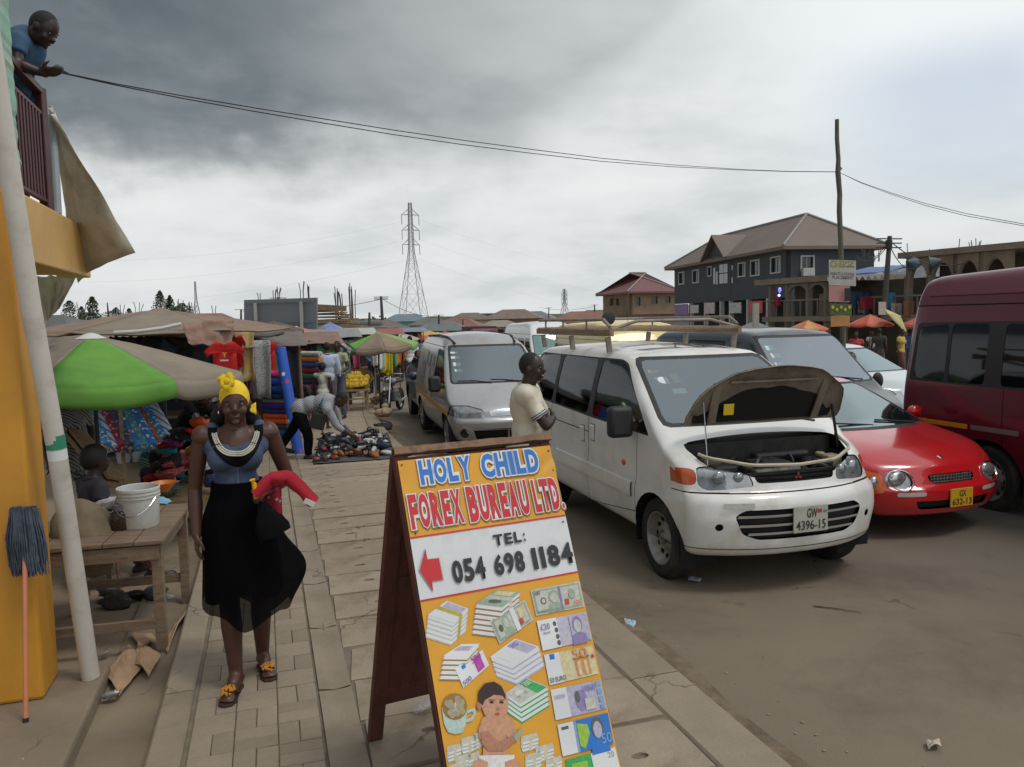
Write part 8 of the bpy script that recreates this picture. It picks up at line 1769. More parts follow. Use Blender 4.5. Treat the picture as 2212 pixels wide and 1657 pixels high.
# cables to the big pole
pt_ = P(1812, 372, PD)
hand_ = P(134, 158, 4.72)
def cable_px(label, ctrl, y0, y1, r_):
    pts = []
    for i, (u, v) in enumerate(ctrl): f = i/(len(ctrl)-1); fy = (u-ctrl[0][0])/(ctrl[-1][0]-ctrl[0][0]); yy = 1/((1-fy)/y0+fy/y1); pts.append(P(u, v, yy))
    return wire(label, pts, r_)
up = [(134, 157), (250, 181), (400, 208), (550, 233), (700, 257), (850, 281), (1000, 303), (1150, 323), (1300, 342), (1450, 356), (1600, 366), (1700, 370), (1810, 371)]
cable_px('upper strand of the black cable from the balcony man to the wooden pole', up, 4.72, PD, .0038)
cable_px('lower strand of the black cable from the balcony man to the wooden pole', [(u, v+9*sin(pi*min(1, (u-134)/1500))+.8) for u, v in up], 4.72, PD, .0038)
rt = [(1816, 374), (1860, 394), (1920, 415), (2000, 440), (2090, 462), (2212, 484), (2400, 506)]
cable_px('upper strand of the cable running right from the wooden pole', rt, PD, 10, .0045); cable_px('lower strand of the cable running right from the wooden pole', [(u, v+5*sin(pi*min(1, (u-1816)/550))) for u, v in rt], PD, 10, .0045)
# utility poles
def upole(label, u, vt, vb, y, r_=.12, arms=1, lean=0, cross=True, grp=None):
    b0 = P(u, vb, y); t0 = P(u+lean, vt, y); t = thing('utility_pole', label, 'pole', b0); d = t0-b0; MB().cone((0, 0, 0), d, r_*1.15, r_*.8, 8).build('shaft', mat('dark_pole', (.07, .07, .065), .8), t)
    if cross:
        for k in range(arms): c = d*(1-.03-.05*k); MB().beam(c-Vector((.6, .15, 0)), c+Vector((.6, .15, 0)), .05, .05).build('cross_arm', mat('dark_pole', (.07, .07, .065)), t)
    return t0
upole('dark utility pole with insulators left of the pylon', 826, 640, 692, 70, .13, 3, -3); upole('short utility pole beside the green building', 798, 675, 705, 60, .1, 1, 0, False)
tpr = upole('leaning dark utility pole with transformer right of the CHECK notice', 1908, 510, 700, 34, .12, 3, 14)
tr = thing('transformer', 'small black cylinder transformer on the leaning utility pole', 'transformer', P(1920, 528, 33.8)); MB().cone((0, 0, -.18), (0, 0, .18), .14, .14, 12).build('drum', m_blk, tr)
for i, (u, vt, vb, y) in enumerate(((600, 642, 705, 60), (521, 668, 700, 80), (476, 682, 705, 90), (1185, 664, 690, 150), (1285, 658, 690, 120), (1000, 690, 704, 110), (948, 680, 700, 90), (1098, 676, 692, 200))):
    upole('thin far utility pole, %s' % ['behind the billboard', 'near the billboard left edge', 'left of the grey canopy', 'just left of the small mast', 'left of the red-roofed house', 'behind the blue van', 'right of the tall pylon', 'above the lorry'][i], u, vt, vb, y, .11, 1, rr.uniform(-1, 1))
for i, (a, b_) in enumerate([((1165, 664, 150), (1285, 662, 120)), ((826, 646, 70), (948, 683, 90)), ((826, 646, 70), (521, 672, 80)), ((1922, 516, 34), (1872, 548, 60)), ((1922, 520, 34), (2090, 566, 33)), ((1922, 530, 34), (1990, 572, 30)), ((1922, 524, 34), (1850, 552, 40)), ((948, 683, 90), (1098, 679, 200))]):
    wire('thin overhead wire, %s' % ['above the yellow van', 'beside the tall pylon', 'over the billboard', 'from leaning pole to grey building', 'from leaning pole to the far right roof', 'lower one from the leaning pole', 'leftmost from the leaning pole', 'above the far traffic'][i], cat_(P(*a), P(*b_), .5), .022, 'overhead_wire')
# street signal gantry far away
upole('far traffic signal mast with a horizontal arm', 1188, 688, 700, 130, .1, 1, 0, False)
# ---- grey building
class Fac:
    def __init__(s, o, d): s.o = Vector((o[0], o[1], 0)); s.d = Vector((d[0], d[1], 0)).normalized(); s.n = Vector((s.d.y, -s.d.x, 0))
    def hit(s, u, v): d = ray(u, v); t = (s.o-CAM).dot(s.n)/d.dot(s.n); q = CAM+d*t; return ((q-s.o).dot(s.d), q.z)
    def rect(s, u0, v0, u1, v1):
        a, b, c, d = s.hit(u0, v0), s.hit(u1, v0), s.hit(u0, v1), s.hit(u1, v1); a0, a1 = sorted(((a[0]+c[0])/2, (b[0]+d[0])/2)); z1, z0 = (a[1]+b[1])/2, (c[1]+d[1])/2; return a0, z0, a1, z1
    def to3(s, org, off=0.): return lambda a, z, h: s.o+s.d*a+Vector((0, 0, z))+s.n*(off+h)-org
def rp(r): return [(r[0], r[1]), (r[2], r[1]), (r[2], r[3]), (r[0], r[3])]
def window(fc, r, parent, org, frame, pane, dep=.12, bars=(1, 0), fw=.12, side=1):
    """frame, pane and glazing bars set in a real opening"""
    T = fc.to3(org); b = MB(); b.plate([(r[0]-fw, r[1]-fw), (r[2]+fw, r[1]-fw), (r[2]+fw, r[3]+fw), (r[0]-fw, r[3]+fw)], [rp(r)], lambda a, z, h: T(a, z, side*(h-.02)), .08); w = b.build('window', frame, parent)
    MB().plate(rp((r[0]-.02, r[1]-.02, r[2]+.02, r[3]+.02)), [], lambda a, z, h: T(a, z, side*(-dep+h)), .02).build('pane', pane, w)
    for k in range(bars[0]): a = r[0]+(r[2]-r[0])*(k+1)/(bars[0]+1); MB().plate(rp((a-.03, r[1], a+.03, r[3])), [], lambda q, z, h: T(q, z, side*(-dep+.03+h)), .03).build('glazing_bar', frame, w)
    for k in range(bars[1]): z_ = r[1]+(r[3]-r[1])*(k+1)/(bars[1]+1); MB().plate(rp((r[0], z_-.03, r[2], z_+.03)), [], lambda q, z, h: T(q, z, side*(-dep+.03+h)), .03).build('glazing_bar', frame, w)
m_gw = mat('slate_paint', (.065, .078, .092), .8, var=.08, vs=.6); m_wf = mat('white_frame', (.50, .51, .52), .6); m_pn = mat('dark_pane', (.03, .035, .04), .12, spec=.8); m_rfb = mat('brown_roofing', (.17, .130, .108), .65, var=.1, vs=.4)
gb = thing('grey_building', 'large two-storey slate grey building with brown hipped roof and white window frames', 'building', (21.1, 60.2, -1.2)); go = Vector(gb.location)
d1 = Vector((-.165, .986, 0)).normalized(); f1 = Fac((21.1, 60.2), d1); L1 = f1.hit(1457, 620)[0]; f1n = f1.n
d2 = Vector((d1.y, -d1.x, 0)); f2 = Fac((21.1, 60.2), d2); L2 = 7.2
if f1.n.x > 0: f1.n = -f1.n
EZ = 7.0
cw = lambda x0, y0, x1, y1: f1.rect(1280+x0*.217, 440+y0*.217, 1280+x1*.217, 440+y1*.217)
W1 = [cw(*q) for q in ((862, 690, 912, 795), (1000, 668, 1058, 780), (1150, 635, 1182, 714), (1456, 598, 1520, 718), (1580, 572, 1660, 708), (1780, 538, 1868, 682))]
up_z = cw(1500, 860, 1600, 870)[3]
b = MB(); T1 = f1.to3(go); b.plate([(0, 3.6), (L1, 3.6), (L1, EZ), (0, EZ)], [rp(r) for r in W1], lambda a, z, h: T1(a, z, -h), .25); b.build('upper_wall', m_gw, gb)
for i, r in enumerate(W1): window(f1, r, gb, go, m_wf, m_pn, .16, (1, 0), .11)
st_ = cw(1268, 605, 1350, 800); T1b = f1.to3(go)
for (x0, y0, x1, y1) in ((1270, 605, 1308, 690), (1312, 600, 1350, 685), (1270, 700, 1308, 795), (1312, 695, 1350, 792), (1210, 640, 1228, 800), (1236, 675, 1252, 805), (1392, 615, 1404, 660), (1392, 735, 1404, 790)):
    r = cw(x0, y0, x1, y1); MB().plate(rp(r), [], lambda a, z, h: T1b(a, z, .03+h), .05).build('stair_glazing', mat('pale_glazing', (.42, .48, .50), .3), gb)
f2n = f2.n if f2.n.y < 0 else -f2.n; f2.n = f2n
T2 = f2.to3(go); r2_ = f2.rect(1732, 555, 1756, 583); b = MB(); b.plate([(0, 3.0), (L2, 3.0), (L2, EZ), (0, EZ)], [rp(r2_)], lambda a, z, h: T2(a, z, -h), .25); b.build('upper_wall', m_gw, gb); window(f2, r2_, gb, go, m_wf, m_pn, .16)
acu = f2.rect(1733, 585, 1750, 594); MB().box(T2((acu[0]+acu[2])/2, acu[1]+.2, .25), (.9, .45, .6)).build('air_conditioner', mat('ac_white', (.50, .50, .47), .6), gb, bevel=.03)
# ground floor: recessed dark shops behind white columns
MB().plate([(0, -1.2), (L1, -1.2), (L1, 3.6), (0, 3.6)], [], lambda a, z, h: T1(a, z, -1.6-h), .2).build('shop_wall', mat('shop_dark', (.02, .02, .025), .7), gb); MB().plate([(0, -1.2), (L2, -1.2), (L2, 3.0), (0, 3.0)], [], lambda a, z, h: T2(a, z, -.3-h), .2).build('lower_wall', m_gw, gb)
MB().plate([(0, 3.2), (L1, 3.2), (L1, 3.6), (0, 3.6)], [], lambda a, z, h: T1(a, z, -.02-h), .2).build('arcade_beam', m_gw, gb)
for x in (970, 1112, 1268, 1362, 1536, 1732):
    a = f1.hit(1280+x*.217, 650)[0]; MB().beam(T1(a, -1.2, -.2), T1(a, 3.2, -.2), .36, .36).build('column', m_wf, gb)
for i, (x0, x1, y0, y1, c) in enumerate(((830, 962, 1000, 1110, (.22, .14, .30)), (1125, 1230, 985, 1095, (.46, .40, .40)), (1375, 1495, 985, 1090, (.40, .42, .40)), (1575, 1708, 968, 1090, (.50, .06, .07)), (990, 1068, 1010, 1090, (.45, .43, .45)))):
    r = cw(x0, y0, x1, y1); q = MB().plate(rp(r), [], lambda a, z, h: T1(a, z, .1+h), .06).build('shop_banner', mat('shop_banner_%d' % i, c, .6, var=.3, vs=3, fine=(8, .5, tuple(min(1, k_*2.2) for k_ in c))), gb)
# roof
def hip(org, c0, dA, LA, dB, LB_, z, rise, ov, m_, parent, nm='roof'):
    c0 = Vector((c0[0], c0[1], z))-org; A = Vector((dA.x, dA.y, 0)); Bv = Vector((dB.x, dB.y, 0)); p = [c0-A*ov-Bv*ov, c0+A*(LA+ov)-Bv*ov, c0+A*(LA+ov)+Bv*(LB_+ov), c0-A*ov+Bv*(LB_+ov)]; h = LB_/2; r0 = c0+A*h+Bv*h+Vector((0, 0, rise)); r1 = c0+A*(LA-h)+Bv*h+Vector((0, 0, rise))
    b = MB(); b.add(p+[r0, r1]+[q-Vector((0, 0, .25)) for q in p], [(0, 1, 5, 4), (1, 2, 5), (2, 3, 4, 5), (3, 0, 4), (6, 7, 8, 9), (0, 1, 7, 6), (1, 2, 8, 7), (2, 3, 9, 8), (3, 0, 6, 9)]); o = b.build(nm, m_, parent)
    for a_r, b_r in ((p[0], r0), (p[1], r1), (r0, r1), (p[3], r0)): MB().tube([a_r+Vector((0, 0, .05)), b_r+Vector((0, 0, .05))], .11, 5).build('ridge_cap', mat('ridge_grey', (.25, .24, .23), .6), o)
    return o
ro_ = hip(go, (21.1, 60.2), d1, L1, d2, L2, EZ, 2.9, .8, m_rfb, gb)
# dormer gable over the stair window
ac = f1.hit(1280+1285*.217, 560)[0]; gv = [T1(ac-2.6, EZ-.1, 1.0), T1(ac+2.6, EZ-.1, 1.0), T1(ac, EZ+2.1, 1.0), T1(ac, EZ+2.1, -4.2)]; b = MB(); b.add(gv, [(0, 2, 3), (2, 1, 3)]); b.build('gable_roof', m_rfb, gb, thick=.12); b = MB(); b.add([T1(ac-2.1, EZ, .5), T1(ac+2.1, EZ, .5), T1(ac, EZ+1.75, .5)], [(0, 1, 2)]); b.build('gable', mat('gable_dark', (.05, .055, .06), .7), gb)
MB().plate([(ac-1.9, 3.5), (ac+1.9, 3.5), (ac+1.9, EZ-.05), (ac-1.9, EZ-.05)], [], lambda a, z, h: T1(a, z, -.0+h), .025).build('bay_panel', m_gw, gb)
# ---- red roofed house
rh = thing('red_roofed_house', 'two-storey tan house with a red metal hipped roof left of the grey building', 'building', (P(1362, 690, 108).x, 108, -1.3)); ho_ = Vector(rh.location)
m_tan = mat('tan_wall', (.24, .185, .125), .85, var=.2, vs=.7, dirt=(.30, .16, .10), dsc=.7, damt=.4); m_rr2 = mat('red_roofing', (.17, .065, .065), .55, var=.1)
N0 = (P(1362, 690, 104).x, 104); dA = Vector((1, .30, 0)).normalized(); dB = Vector((-.30, 1, 0)).normalized(); fr_ = Fac(N0, dA); fl_ = Fac(N0, dB)
if fr_.n.y > 0: fr_.n = -fr_.n
if fl_.n.x > 0: fl_.n = -fl_.n
ez = fr_.hit(1400, 630)[1]; LR = fr_.hit(1458, 640)[0]; LL = 9.
for fc, L_n, wins in ((fr_, LR, ((1374, 642, 1383, 660), (1408, 640, 1420, 656), (1438, 640, 1448, 654))), (fl_, LL, ((1318, 645, 1325, 660), (1331, 645, 1341, 660)))):
    T = fc.to3(ho_); rs = [fc.rect(*q) for q in wins]; rs = [r for r in rs if r[0] > .3 and r[2] < L_n-.3]; b = MB(); b.plate([(0, -1.3), (L_n, -1.3), (L_n, ez), (0, ez)], [rp(r) for r in rs], lambda a, z, h: T(a, z, -h), .3); b.build('wall', m_tan, rh)
    for r in rs: window(fc, r, rh, ho_, m_tan, m_pn, .2, (1, 0), .06)
hip(ho_, N0, dA, LR, dB, LL, ez, 2.7, .8, m_rr2, rh)
T = fr_.to3(ho_); MB().plate([(1, 1.6), (LR, 1.6), (LR, 2.0), (1, 2.0)], [], lambda a, z, h: T(a, z, h), 1.6).build('balcony_slab', mat('rust_beam', (.30, .12, .06), .8), rh)
for a in (1.2, 3.6, 6.2): MB().beam(T(a, -1.3, 1.4), T(a, 1.6, 1.4), .3, .3).build('column', mat('orange_column', (.42, .15, .06), .8), rh)
MB().plate([(1, -1.3), (LR-.5, -1.3), (LR-.5, 1.5), (1, 1.5)], [], lambda a, z, h: T(a, z, .01+h), .05).build('shopfront', mat('shopfront_blue', (.06, .09, .13), .6, var=.5, vs=1.5), rh)
bx_ = thing('container_kiosk', 'pale grey kiosk wall between the red-roofed house and the grey building', 'kiosk', (P(1430, 690, 90).x, 90, -1.3)); MB().box((0, 0, 2.0), (2.9*1.0+.0, 3, 4.0)).build('box', mat('kiosk_grey', (.36, .35, .36), .7), bx_); MB().box((0, -.1, 4.05), (3.2, 3.4, .2)).build('roof', m_rr2, bx_)
bx_.location.x = P(1433, 690, 88).x; bx_.scale = (3.2, 1, .85)
# ---- concrete arcade building and the right hand shops
ar_ = thing('arcade_building', 'unfinished two-storey concrete building with open arches and blue doors behind the CHECK notice', 'building', (P(1665, 690, 44).x, 44, -1.1)); ao = Vector(ar_.location)
pA, pB = P(1658, 690, 44), P(2260, 690, 31); fa = Fac((pA.x, pA.y), (pB.x-pA.x, pB.y-pA.y, 0))
if fa.n.y > 0: fa.n = -fa.n
Ta = fa.to3(ao); hx_ = lambda u: fa.hit(u, 650)[0]
rz0, rz1 = 3.55, 3.85; a0_, a1_ = hx_(1655), hx_(1832); a2_, a3_ = hx_(1962), hx_(2255)
fz = fa.hit(1750, 688)[1]
MB().plate([(a0_-.4, rz0), (a1_, rz0), (a1_, rz1), (a0_-.4, rz1)], [], lambda a, z, h: Ta(a, z, .5-h), 5.).build('roof_slab', m_con, ar_)
MB().plate([(a0_, fz-.15), (a3_, fz-.15), (a3_, fz+.12), (a0_, fz+.12)], [], lambda a, z, h: Ta(a, z, .3-h), 5.).build('floor_slab', m_con, ar_)
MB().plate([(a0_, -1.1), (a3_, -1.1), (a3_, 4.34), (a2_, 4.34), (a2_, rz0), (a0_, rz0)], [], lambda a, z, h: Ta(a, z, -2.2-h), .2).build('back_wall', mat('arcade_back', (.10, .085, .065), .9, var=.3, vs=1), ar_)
for u in (1667, 1703, 1748, 1787, 1824, 1962, 2010, 2065, 2120, 2180): a = hx_(u); MB().beam(Ta(a, -1.1, 0), Ta(a, rz0-.02, 0), .28, .28).build('column', m_con, ar_)
for u0, u1 in ((1707, 1744), (1752, 1783), (1792, 1820)):
    x0, x1 = hx_(u0), hx_(u1); b = MB(); out = [(x0, rz0-.02), (x0, rz0-.55)]+[(x0+(x1-x0)*(.5-.5*cos(pi*k/8)), rz0-.55+.42*sin(pi*k/8)) for k in range(1, 8)]+[(x1, rz0-.55), (x1, rz0-.02)]; b.plate(out, [], lambda a, z, h: Ta(a, z, .1-h), .18); b.build('arch', m_con, ar_)
for u0, u1, c in ((1755, 1778, (.02, .10, .28)), (1795, 1818, (.02, .08, .22)), (1712, 1738, (.40, .31, .22))):
    x0, x1 = hx_(u0), hx_(u1); MB().plate([(x0, fz+.13), (x1, fz+.13), (x1, 3.0), (x0, 3.0)], [], lambda a, z, h: Ta(a, z, -2.0-h), .08).build('door', mat('door_%d' % u0, c, .6, var=.15), ar_)
# arched right part
for u0, u1 in ((1968, 2006), (2014, 2060), (2070, 2116), (2126, 2176)):
    x0, x1 = hx_(u0), hx_(u1); out = [(x0-.2, 4.35), (x0-.2, 3.1)]+[(x0+(x1-x0)*(.5-.5*cos(pi*k/10)), 3.1+.95*sin(pi*k/10)) for k in range(0, 11)]+[(x1+.2, 3.1), (x1+.2, 4.35)]; b = MB(); b.plate(out, [], lambda a, z, h: Ta(a, z, .12-h), .22); b.build('arch', m_con, ar_)
MB().plate([(a2_-.3, 4.36), (a3_, 4.36), (a3_, 4.62), (a2_-.3, 4.62)], [], lambda a, z, h: Ta(a, z, .4-h), 6).build('roof_slab', m_con, ar_)
for k in range(26): a = a0_+.3+(a3_-a0_-.6)*k/25; MB().beam(Ta(a, fz+.12, .12), Ta(a, fz+.95, .12), .06, .06).build('baluster', mat('grey_rail', (.20, .19, .17), .8), ar_)
MB().beam(Ta(a0_, fz+.98, .12), Ta(a3_, fz+.98, .12), .08, .08).build('balustrade_rail', MATS['grey_rail'], ar_)
x0, x1 = hx_(1830), hx_(1960); b = MB(); b.grid(lambda u, v: Ta(x0+(x1-x0)*u, 3.72+.45*v+.35*u*0+.05*nz((u*6, v, 0), 1), 1.4-2.8*v), 16, 5); b.build('blue_tarpaulin', mat('blue_tarp', (.06, .13, .34), .5, var=.2, vs=2), ar_, smooth=True, thick=.02)
b = MB(); b.grid(lambda u, v: Ta(x0+(x1-x0)*u, 3.70-.18*v*(1+.5*sin(u*60)), 1.41), 60, 2); b.build('tarpaulin_fringe', m_whi, ar_)
for i, (u, v, w_, h, c, nm) in enumerate([(1690, 640, .5, .7, (.30, .03, .05), 'dark red'), (1860, 630, .6, .9, (.05, .10, .20), 'navy'), (1885, 640, .7, .6, (.35, .03, .05), 'red'), (1932, 632, .8, .8, (.06, .25, .40), 'sky blue'), (1872, 650, .5, .7, (.30, .28, .26), 'grey'), (1915, 655, .5, .8, (.04, .04, .05), 'black'), (1975, 650, .6, .8, (.25, .12, .06), 'rust'), (1948, 655, .5, .6, (.4, .36, .34), 'pale')]):
    a = hx_(u); z_ = fa.hit(u, v)[1]; q = Ta(a, z_, .35)+ao; g_ = garment(DR[i % 5], '%s clothing hung on the upper floor of the concrete arcade' % nm, q, .3, C2(c), 'clothes hung along the arcade'); g_.scale = (w_*3.6, 1, h*1.1)
pp = notice(1898, 652, 1914, 680, 33, (.50, .42, .40), [], 'pale pink poster on a post before the arcade', 0)
lamp = thing('lamp', 'lit blue-white lamp inside the left bay of the arcade', 'lamp', P(1683, 634, 42)); me_ = bpy.data.materials.new('lit_lamp'); me_.use_nodes = True; bs_ = me_.node_tree.nodes['Principled BSDF']; bs_.inputs['Emission Color'].default_value = (.35, .4, 1, 1); bs_.inputs['Emission Strength'].default_value = 3
MB().ball((0, 0, -.1), .07, 12, 8).build('bulb', me_, lamp, smooth=True); me2 = me_.copy(); me2.node_tree.nodes['Principled BSDF'].inputs['Emission Color'].default_value = (.05, .03, 1, 1); me2.node_tree.nodes['Principled BSDF'].inputs['Emission Strength'].default_value = 1; MB().ball((.05, .05, .18), (.09, .07, .14), 12, 8).build('shade', me2, lamp, smooth=True)
for i, (u, v) in enumerate(((2020, 575), (2058, 573))):
    q = P(u-48, v-4, 33); t = thing('loudspeaker', '%s horn loudspeaker on the concrete arcade roof' % ['left', 'right'][i], 'loudspeaker', q); MB().cone((0, 0, 0), (.35*(1 if i else -1), -.2, .1), .30, .06, 12).build('horn', mat('speaker_teal', (.03, .06, .08), .5), t); MB().cone((0, 0, -.35), (0, 0, 0), .03, .03, 6).build('stand', m_blk, t)
# low walls / plinth in front of the grey building
lw = thing('roadside_kiosks', 'row of low dark green kiosks in front of the grey building', 'kiosks', (P(1560, 700, 48).x, 48, -1.1))
for i, (u, y, w_, h, c) in enumerate(((1480, 50, 2.6, 1.9, (.05, .07, .06)), (1545, 48, 3.0, 1.9, (.03, .08, .065)), (1610, 46, 2.6, 1.7, (.05, .05, .05)))):
    q = P(u, 700, y); q.z = -1.1; MB().box(q-Vector(lw.location)+Vector((0, 0, h/2)), (w_, 2, h)).build('kiosk', mat('kiosk_paint_%d' % i, c, .6, var=.2), lw, bevel=.03)
# concrete post with red-brown posts in front
ps = thing('signpost', 'pale concrete post standing in front of the grey building', 'post', (P(1632, 700, 40).x, 40, -1.0)); MB().beam((0, 0, 0), (0, 0, P(1632, 655, 40).z+1.0), .28, .28).build('shaft', mat('pale_post', (.40, .38, .33), .8), ps)
# ---- far roofs and houses
def house(label, u, y, w_, h, d_, wc, rc, rz=.2, flat=False, vb=None):
    q = P(u, 700, y); q.z = -.25+drop(y); t = thing('far_house', label, 'house', q, rz); MB().box((0, 0, h/2), (w_, d_, h)).build('wall', mat('hw_%d%d%d' % tuple(int(x*99) for x in wc), wc, .85, var=.2, vs=.8), t)
    rm = mat('hr_%d%d%d' % tuple(int(x*99) for x in rc), rc, .7, var=.15, vs=.8)
    if flat: MB().box((0, 0, h+.1), (w_*1.06, d_*1.06, .2)).build('roof', rm, t)
    else:
        o_ = .4; b = MB(); x, y_ = w_/2+o_, d_/2+o_; rl_ = max(.2, w_/2-d_/2); b.add([(-x, -y_, h), (x, -y_, h), (x, y_, h), (-x, y_, h), (-rl_, 0, h+d_*.28), (rl_, 0, h+d_*.28)], [(0, 1, 5, 4), (1, 2, 5), (2, 3, 4, 5), (3, 0, 4), (3, 2, 1, 0)]); b.build('roof', rm, t)
    for k in range(max(1, int(w_/2.6))): x = -w_/2+1.2+k*2.5; MB().box((x, -d_/2-.01, h*.6), (.9, .06, .9)).build('window', m_pn, t)
    return t
house('turquoise-walled house with a blue-grey hipped roof below the tall pylon', 878, 150, 9, 3.3, 5, (.16, .36, .30), (.16, .20, .23), .1)
house('grey block building edge beside the turquoise house', 793, 70, 2.6, 3.1, 4, (.26, .26, .25), (.2, .2, .2), .1, True)
mud = [(.24, .19, .14), (.30, .26, .20), (.18, .15, .13), (.32, .30, .28), (.22, .12, .09), (.28, .22, .14)]; rf = [(.20, .15, .12), (.13, .13, .13), (.25, .12, .09), (.18, .19, .20), (.28, .24, .20), (.16, .13, .11), (.15, .17, .18)]
nm_w = ['tan', 'cream', 'brown', 'grey', 'red-brown', 'sand']; nm_r = ['brown', 'dark', 'rust', 'slate', 'pale', 'umber', 'grey-blue']
k = 0
for (u, y, w_, h) in [(90, 55, 9, 2.6), (170, 66, 8, 2.6), (250, 60, 9, 2.4), (310, 75, 9, 2.8), (380, 62, 8, 2.4), (440, 80, 9, 3), (500, 66, 8, 2.5), (560, 85, 9, 3), (640, 74, 9, 2.6), (700, 62, 7, 2.4), (745, 84, 9, 2.6), (955, 95, 9, 2.6), (990, 120, 10, 3), (1015, 150, 11, 4.2), (1045, 210, 12, 6), (1080, 130, 9, 2.6), (1110, 170, 12, 3.4), (1150, 200, 12, 3.2), (1200, 150, 11, 2.6), (1260, 120, 10, 2.6), (1290, 180, 12, 3), (930, 140, 10, 3.2), (905, 180, 12, 4), (1500, 130, 12, 3), (1975, 60, 9, 5), (2060, 52, 9, 4.8), (2150, 56, 9, 4.6), (820, 110, 10, 3), (775, 130, 10, 3), (1340, 90, 6, 2.2)]:
    a, c = k % 6, (k*3+1) % 7; place_ = 'left of the billboard' if u < 527 else 'behind the billboard' if u < 690 else 'left of the pylon' if u < 880 else 'right of the pylon' if u < 1075 else 'beyond the white minibus' if u < 1240 else 'beyond the yellow van' if u < 1560 else 'behind the arcade'
    if 540 < u < 1100: w_, h = w_*.72, h*.8
    house('far %s house with %s roof, %s, %s of the row' % (nm_w[a], nm_r[c], place_, ['near end', 'second', 'third', 'fourth', 'fifth', 'far end'][k % 6]), u, y, w_, h, w_*.6, mud[a], rf[c], rr.uniform(-.3, .4), k % 4 == 2); k += 1
# lumber stack on an unfinished flat roof
lb_ = thing('unfinished_building', 'unfinished flat-roofed building with a green column right of the billboard', 'building', (P(730, 700, 40).x, 40, drop(40)-.1)); z0 = P(730, 708, 40).z-lb_.location.z
MB().box((0, 1.5, z0-.12), (5.2, 4, .24)).build('roof_slab', m_con, lb_); 
for x, c in ((-2.2, m_con), (0, m_con), (1.3, mat('lime_column', (.16, .42, .08), .7)), (2.3, m_con)): MB().beam((x, -.2, 0), (x, -.2, z0-.24), .3, .3).build('column', c, lb_)
lp = thing('timber_stack', 'untidy stack of sawn boards on the unfinished roof right of the billboard', 'timber', Vector(lb_.location)+Vector((-.5, .6, z0)))
for i in range(46):
    lv = i//7; x0 = rr.uniform(-2.1, -1.5)+lv*.08; x1 = rr.uniform(1.2, 1.9)-lv*.22; yy = (i % 7)*.22-.7; zz = .06+lv*.16; MB().beam((x0, yy, zz+rr.uniform(-.03, .03)), (x1, yy+rr.uniform(-.1, .1), zz+rr.uniform(-.05, .08)), .16, .05).build('board', wd3, lp)
MB().beam((-1.6, -.9, 1.15), (1.0, -.8, .95), .08, .28).build('board', wd1, lp)
# clusters of reinforcing bars standing up
def rebar(label, u, vb, vt, y, n, spread, r_=.028, pale=False):
    q = P(u, vb, y); H_ = P(u, vt, y).z-q.z; t = thing('reinforcing_bars', label, 'steel bars', q)
    for i in range(n):
        a = rr.uniform(0, 6.28); d = Vector((cos(a), sin(a), 0))*spread*.35; l = H_*rr.uniform(.78, 1); MB().tube([d, d+Vector((rr.uniform(-.02, .02), 0, l*.5)), d*1.6+Vector((rr.uniform(-.1, .1)*spread, 0, l))], r_, 4).build('bar', m_reb if not pale else mat('pale_bar', (.30, .27, .25), .8), t)
for i, (u, vb, vt, y, n, sp_) in enumerate([(728, 690, 618, 41, 5, .5), (741, 688, 622, 41, 4, .4), (758, 690, 610, 41, 5, .4), (765, 690, 612, 42, 3, .3), (651, 646, 605, 60, 4, .5), (667, 646, 614, 60, 3, .4), (590, 646, 622, 62, 3, .6), (600, 646, 618, 62, 4, .5), (560, 650, 632, 58, 2, .3), (300, 680, 650, 90, 3, .7), (236, 690, 652, 85, 3, .6), (178, 690, 652, 85, 3, .6), (262, 690, 656, 88, 2, .5), (390, 690, 640, 90, 3, .5), (411, 690, 646, 90, 2, .3), (418, 690, 652, 90, 2, .5), (463, 690, 655, 90, 2, .4), (2105, 566, 512, 36, 6, .7), (2068, 566, 510, 36, 1, .2), (2020, 570, 542, 40, 3, .4), (1960, 570, 518, 38, 1, .2), (1998, 572, 538, 44, 2, .5), (1870, 560, 532, 52, 3, .6), (1895, 565, 536, 52, 3, .5), (1965, 570, 548, 60, 3, .7), (2210, 566, 530, 36, 2, .2)]):
    rebar('rusty starter bars %s' % ['over the timber stack, left bundle', 'over the timber stack, second bundle', 'over the timber stack, tall leaning bundle', 'over the timber stack, right end', 'above the billboard right half, left bundle', 'above the billboard right end', 'above the billboard left half', 'above the middle of the billboard', 'above the billboard left corner', 'over the brown umbrella peak', 'left of the brown umbrella', 'above the pale awning', 'over the brown umbrella left slope', 'beside the slim mast, left', 'under the slim mast', 'right beside the slim mast', 'between mast and billboard', 'on the arcade roof, dense bundle', 'on the arcade roof, single tall bar', 'on the arcade roof by the right horn', 'on the arcade roof by the left horn', 'between the two horns', 'behind the blue tarpaulin, left', 'behind the blue tarpaulin, right', 'behind the arcade roof', 'at the right edge above the maroon bus'][i], u, vb, vt, y, n, sp_*y/60, .02*y/50+.006)
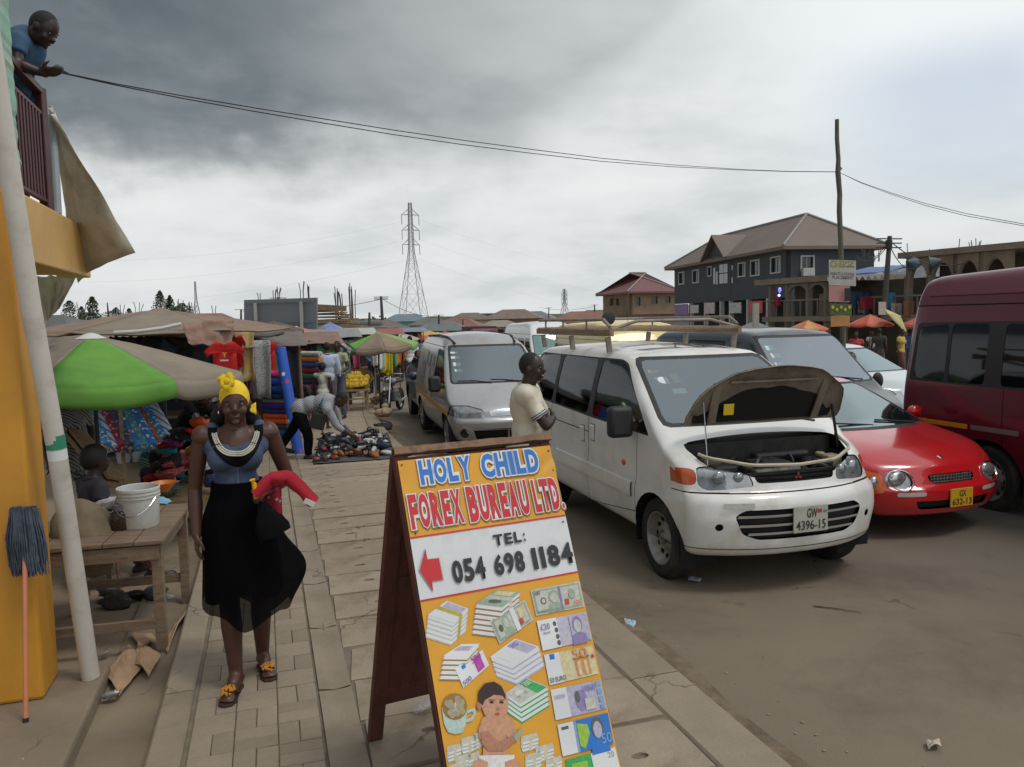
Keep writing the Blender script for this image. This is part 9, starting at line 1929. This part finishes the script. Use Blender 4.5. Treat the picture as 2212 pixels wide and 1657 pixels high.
# ---- trees
m_leaf = mat('conifer_leaf', (.035, .062, .028), .8, var=.4, vs=3); m_leaf2 = mat('broad_leaf', (.055, .085, .03), .8, var=.4, vs=3); m_bark = mat('bark', (.09, .07, .05), .9)
def tree(label, u, vb, vt, y, wdt, kind, seed):
    q = P(u, vb, y); H_ = P(u, vt, y).z-q.z; t = thing('conifer_tree' if kind != 'broad' else 'leafy_tree', label, 'tree', q); r = random.Random(seed); MB().cone((0, 0, -1), (0, 0, H_*.9), H_*.03, H_*.008, 6).build('trunk', m_bark, t); b = MB()
    for i in range(900 if kind != 'broad' else 1400):
        if kind == 'cone': f = r.random()**.8; z = H_*(.08+.92*f); R = wdt*(1-f)**.8*(.65+.5*abs(sin(f*38+seed)))+.06
        elif kind == 'col': f = r.random(); z = H_*(.04+.96*f); R = wdt*(1-f**3)**.6*(.8+.35*nz((f*6, seed, 0), 1))+.05
        else: f = r.random(); z = H_*(.25+.75*f); R = wdt*sqrt(max(0, 1-(2*f-1)**2))*(.8+.5*nz((f*4, seed, 0), 1))
        a = r.uniform(0, 6.28); rr0 = R*sqrt(r.uniform(.1, 1))*(1+.35*nz((cos(a)*2, sin(a)*2, z*.8), 1, seed)); c = Vector((cos(a)*rr0, sin(a)*rr0, z)); s = H_*.034*r.uniform(.6, 1.5); n1_ = Vector((r.uniform(-1, 1), r.uniform(-1, 1), r.uniform(-1, 1))).normalized(); n2_ = n1_.orthogonal().normalized(); n3_ = n1_.cross(n2_); b.add([c+n2_*s, c+n3_*s*.6, c-n2_*s, c-n3_*s*.6], [(0, 1, 2, 3)])
    tag(b.build('crown', m_leaf if kind != 'broad' else m_leaf2, t), kind='stuff')
for i, (u, vb, vt, y, w_, kd) in enumerate([(153, 705, 650, 70, .75, 'col'), (202, 700, 641, 72, .65, 'col'), (178, 700, 662, 80, .4, 'col'), (348, 680, 628, 95, 1.2, 'cone'), (369, 690, 638, 95, .9, 'cone'), (252, 695, 664, 85, 1.0, 'cone'), (280, 695, 666, 85, .7, 'cone'), (395, 695, 655, 90, 1.4, 'broad'), (243, 700, 672, 85, 1.5, 'broad'), (190, 705, 675, 80, 1.3, 'broad'), (384, 700, 662, 88, 1.6, 'broad'), (1020, 700, 682, 230, 4, 'broad'), (1065, 698, 684, 260, 5, 'broad'), (1110, 696, 680, 240, 4.5, 'broad'), (1135, 695, 682, 250, 5, 'broad'), (1000, 702, 684, 210, 4, 'broad'), (1250, 690, 678, 260, 5, 'broad'), (1188, 692, 682, 250, 5, 'broad'), (985, 704, 688, 170, 3, 'broad')]):
    tree(['dark columnar conifer nearest the pale awning', 'tall dark columnar conifer above the pale awning', 'thin dark conifer between the two columnar ones', 'tiered pointed conifer, tallest on the left skyline', 'pointed conifer right of the tiered one', 'small pointed conifer left of the umbrella peak', 'small pointed conifer near the umbrella peak', 'bushy tree below the pointed conifers', 'low bushy tree beside the small conifer', 'low bushy tree under the columnar conifers', 'low bushy tree behind the umbrella right slope', 'far tree behind the blue van', 'far tree behind the lorry', 'far tree right of the lorry', 'far tree over the white minibus left end', 'far tree left of the blue van', 'far tree beyond the yellow van', 'far tree over the white minibus', 'far tree right of the turquoise house'][i], u, vb, vt, y, w_, kd, i+1)
# thickets that read as one mass
b = MB(); r = random.Random(12)
for i in range(9000):
    x = r.uniform(-160, 260); y = 250+r.uniform(0, 60); H_ = 4.0+3.5*nz((x*.03, 0, 0), 1)+2.5*nz((x*.11, 3, 0), 1); z = -1.3+abs(r.gauss(0, .55))*max(1, H_)*.6; c = Vector((x, y, min(z, -1.3+H_))); s = r.uniform(.5, 1.1); n1_ = Vector((r.uniform(-1, 1), r.uniform(-1, 1), r.uniform(-1, 1))).normalized(); n2_ = n1_.orthogonal().normalized(); n3_ = n1_.cross(n2_); b.add([c+n2_*s, c+n3_*s*.7, c-n2_*s, c-n3_*s*.7], [(0, 1, 2, 3)])
tag(b.build('thicket', m_leaf2), 'far band of green scrub and trees along the horizon', 'trees', kind='stuff')
# ================================================================== end
bpy.context.view_layer.update()
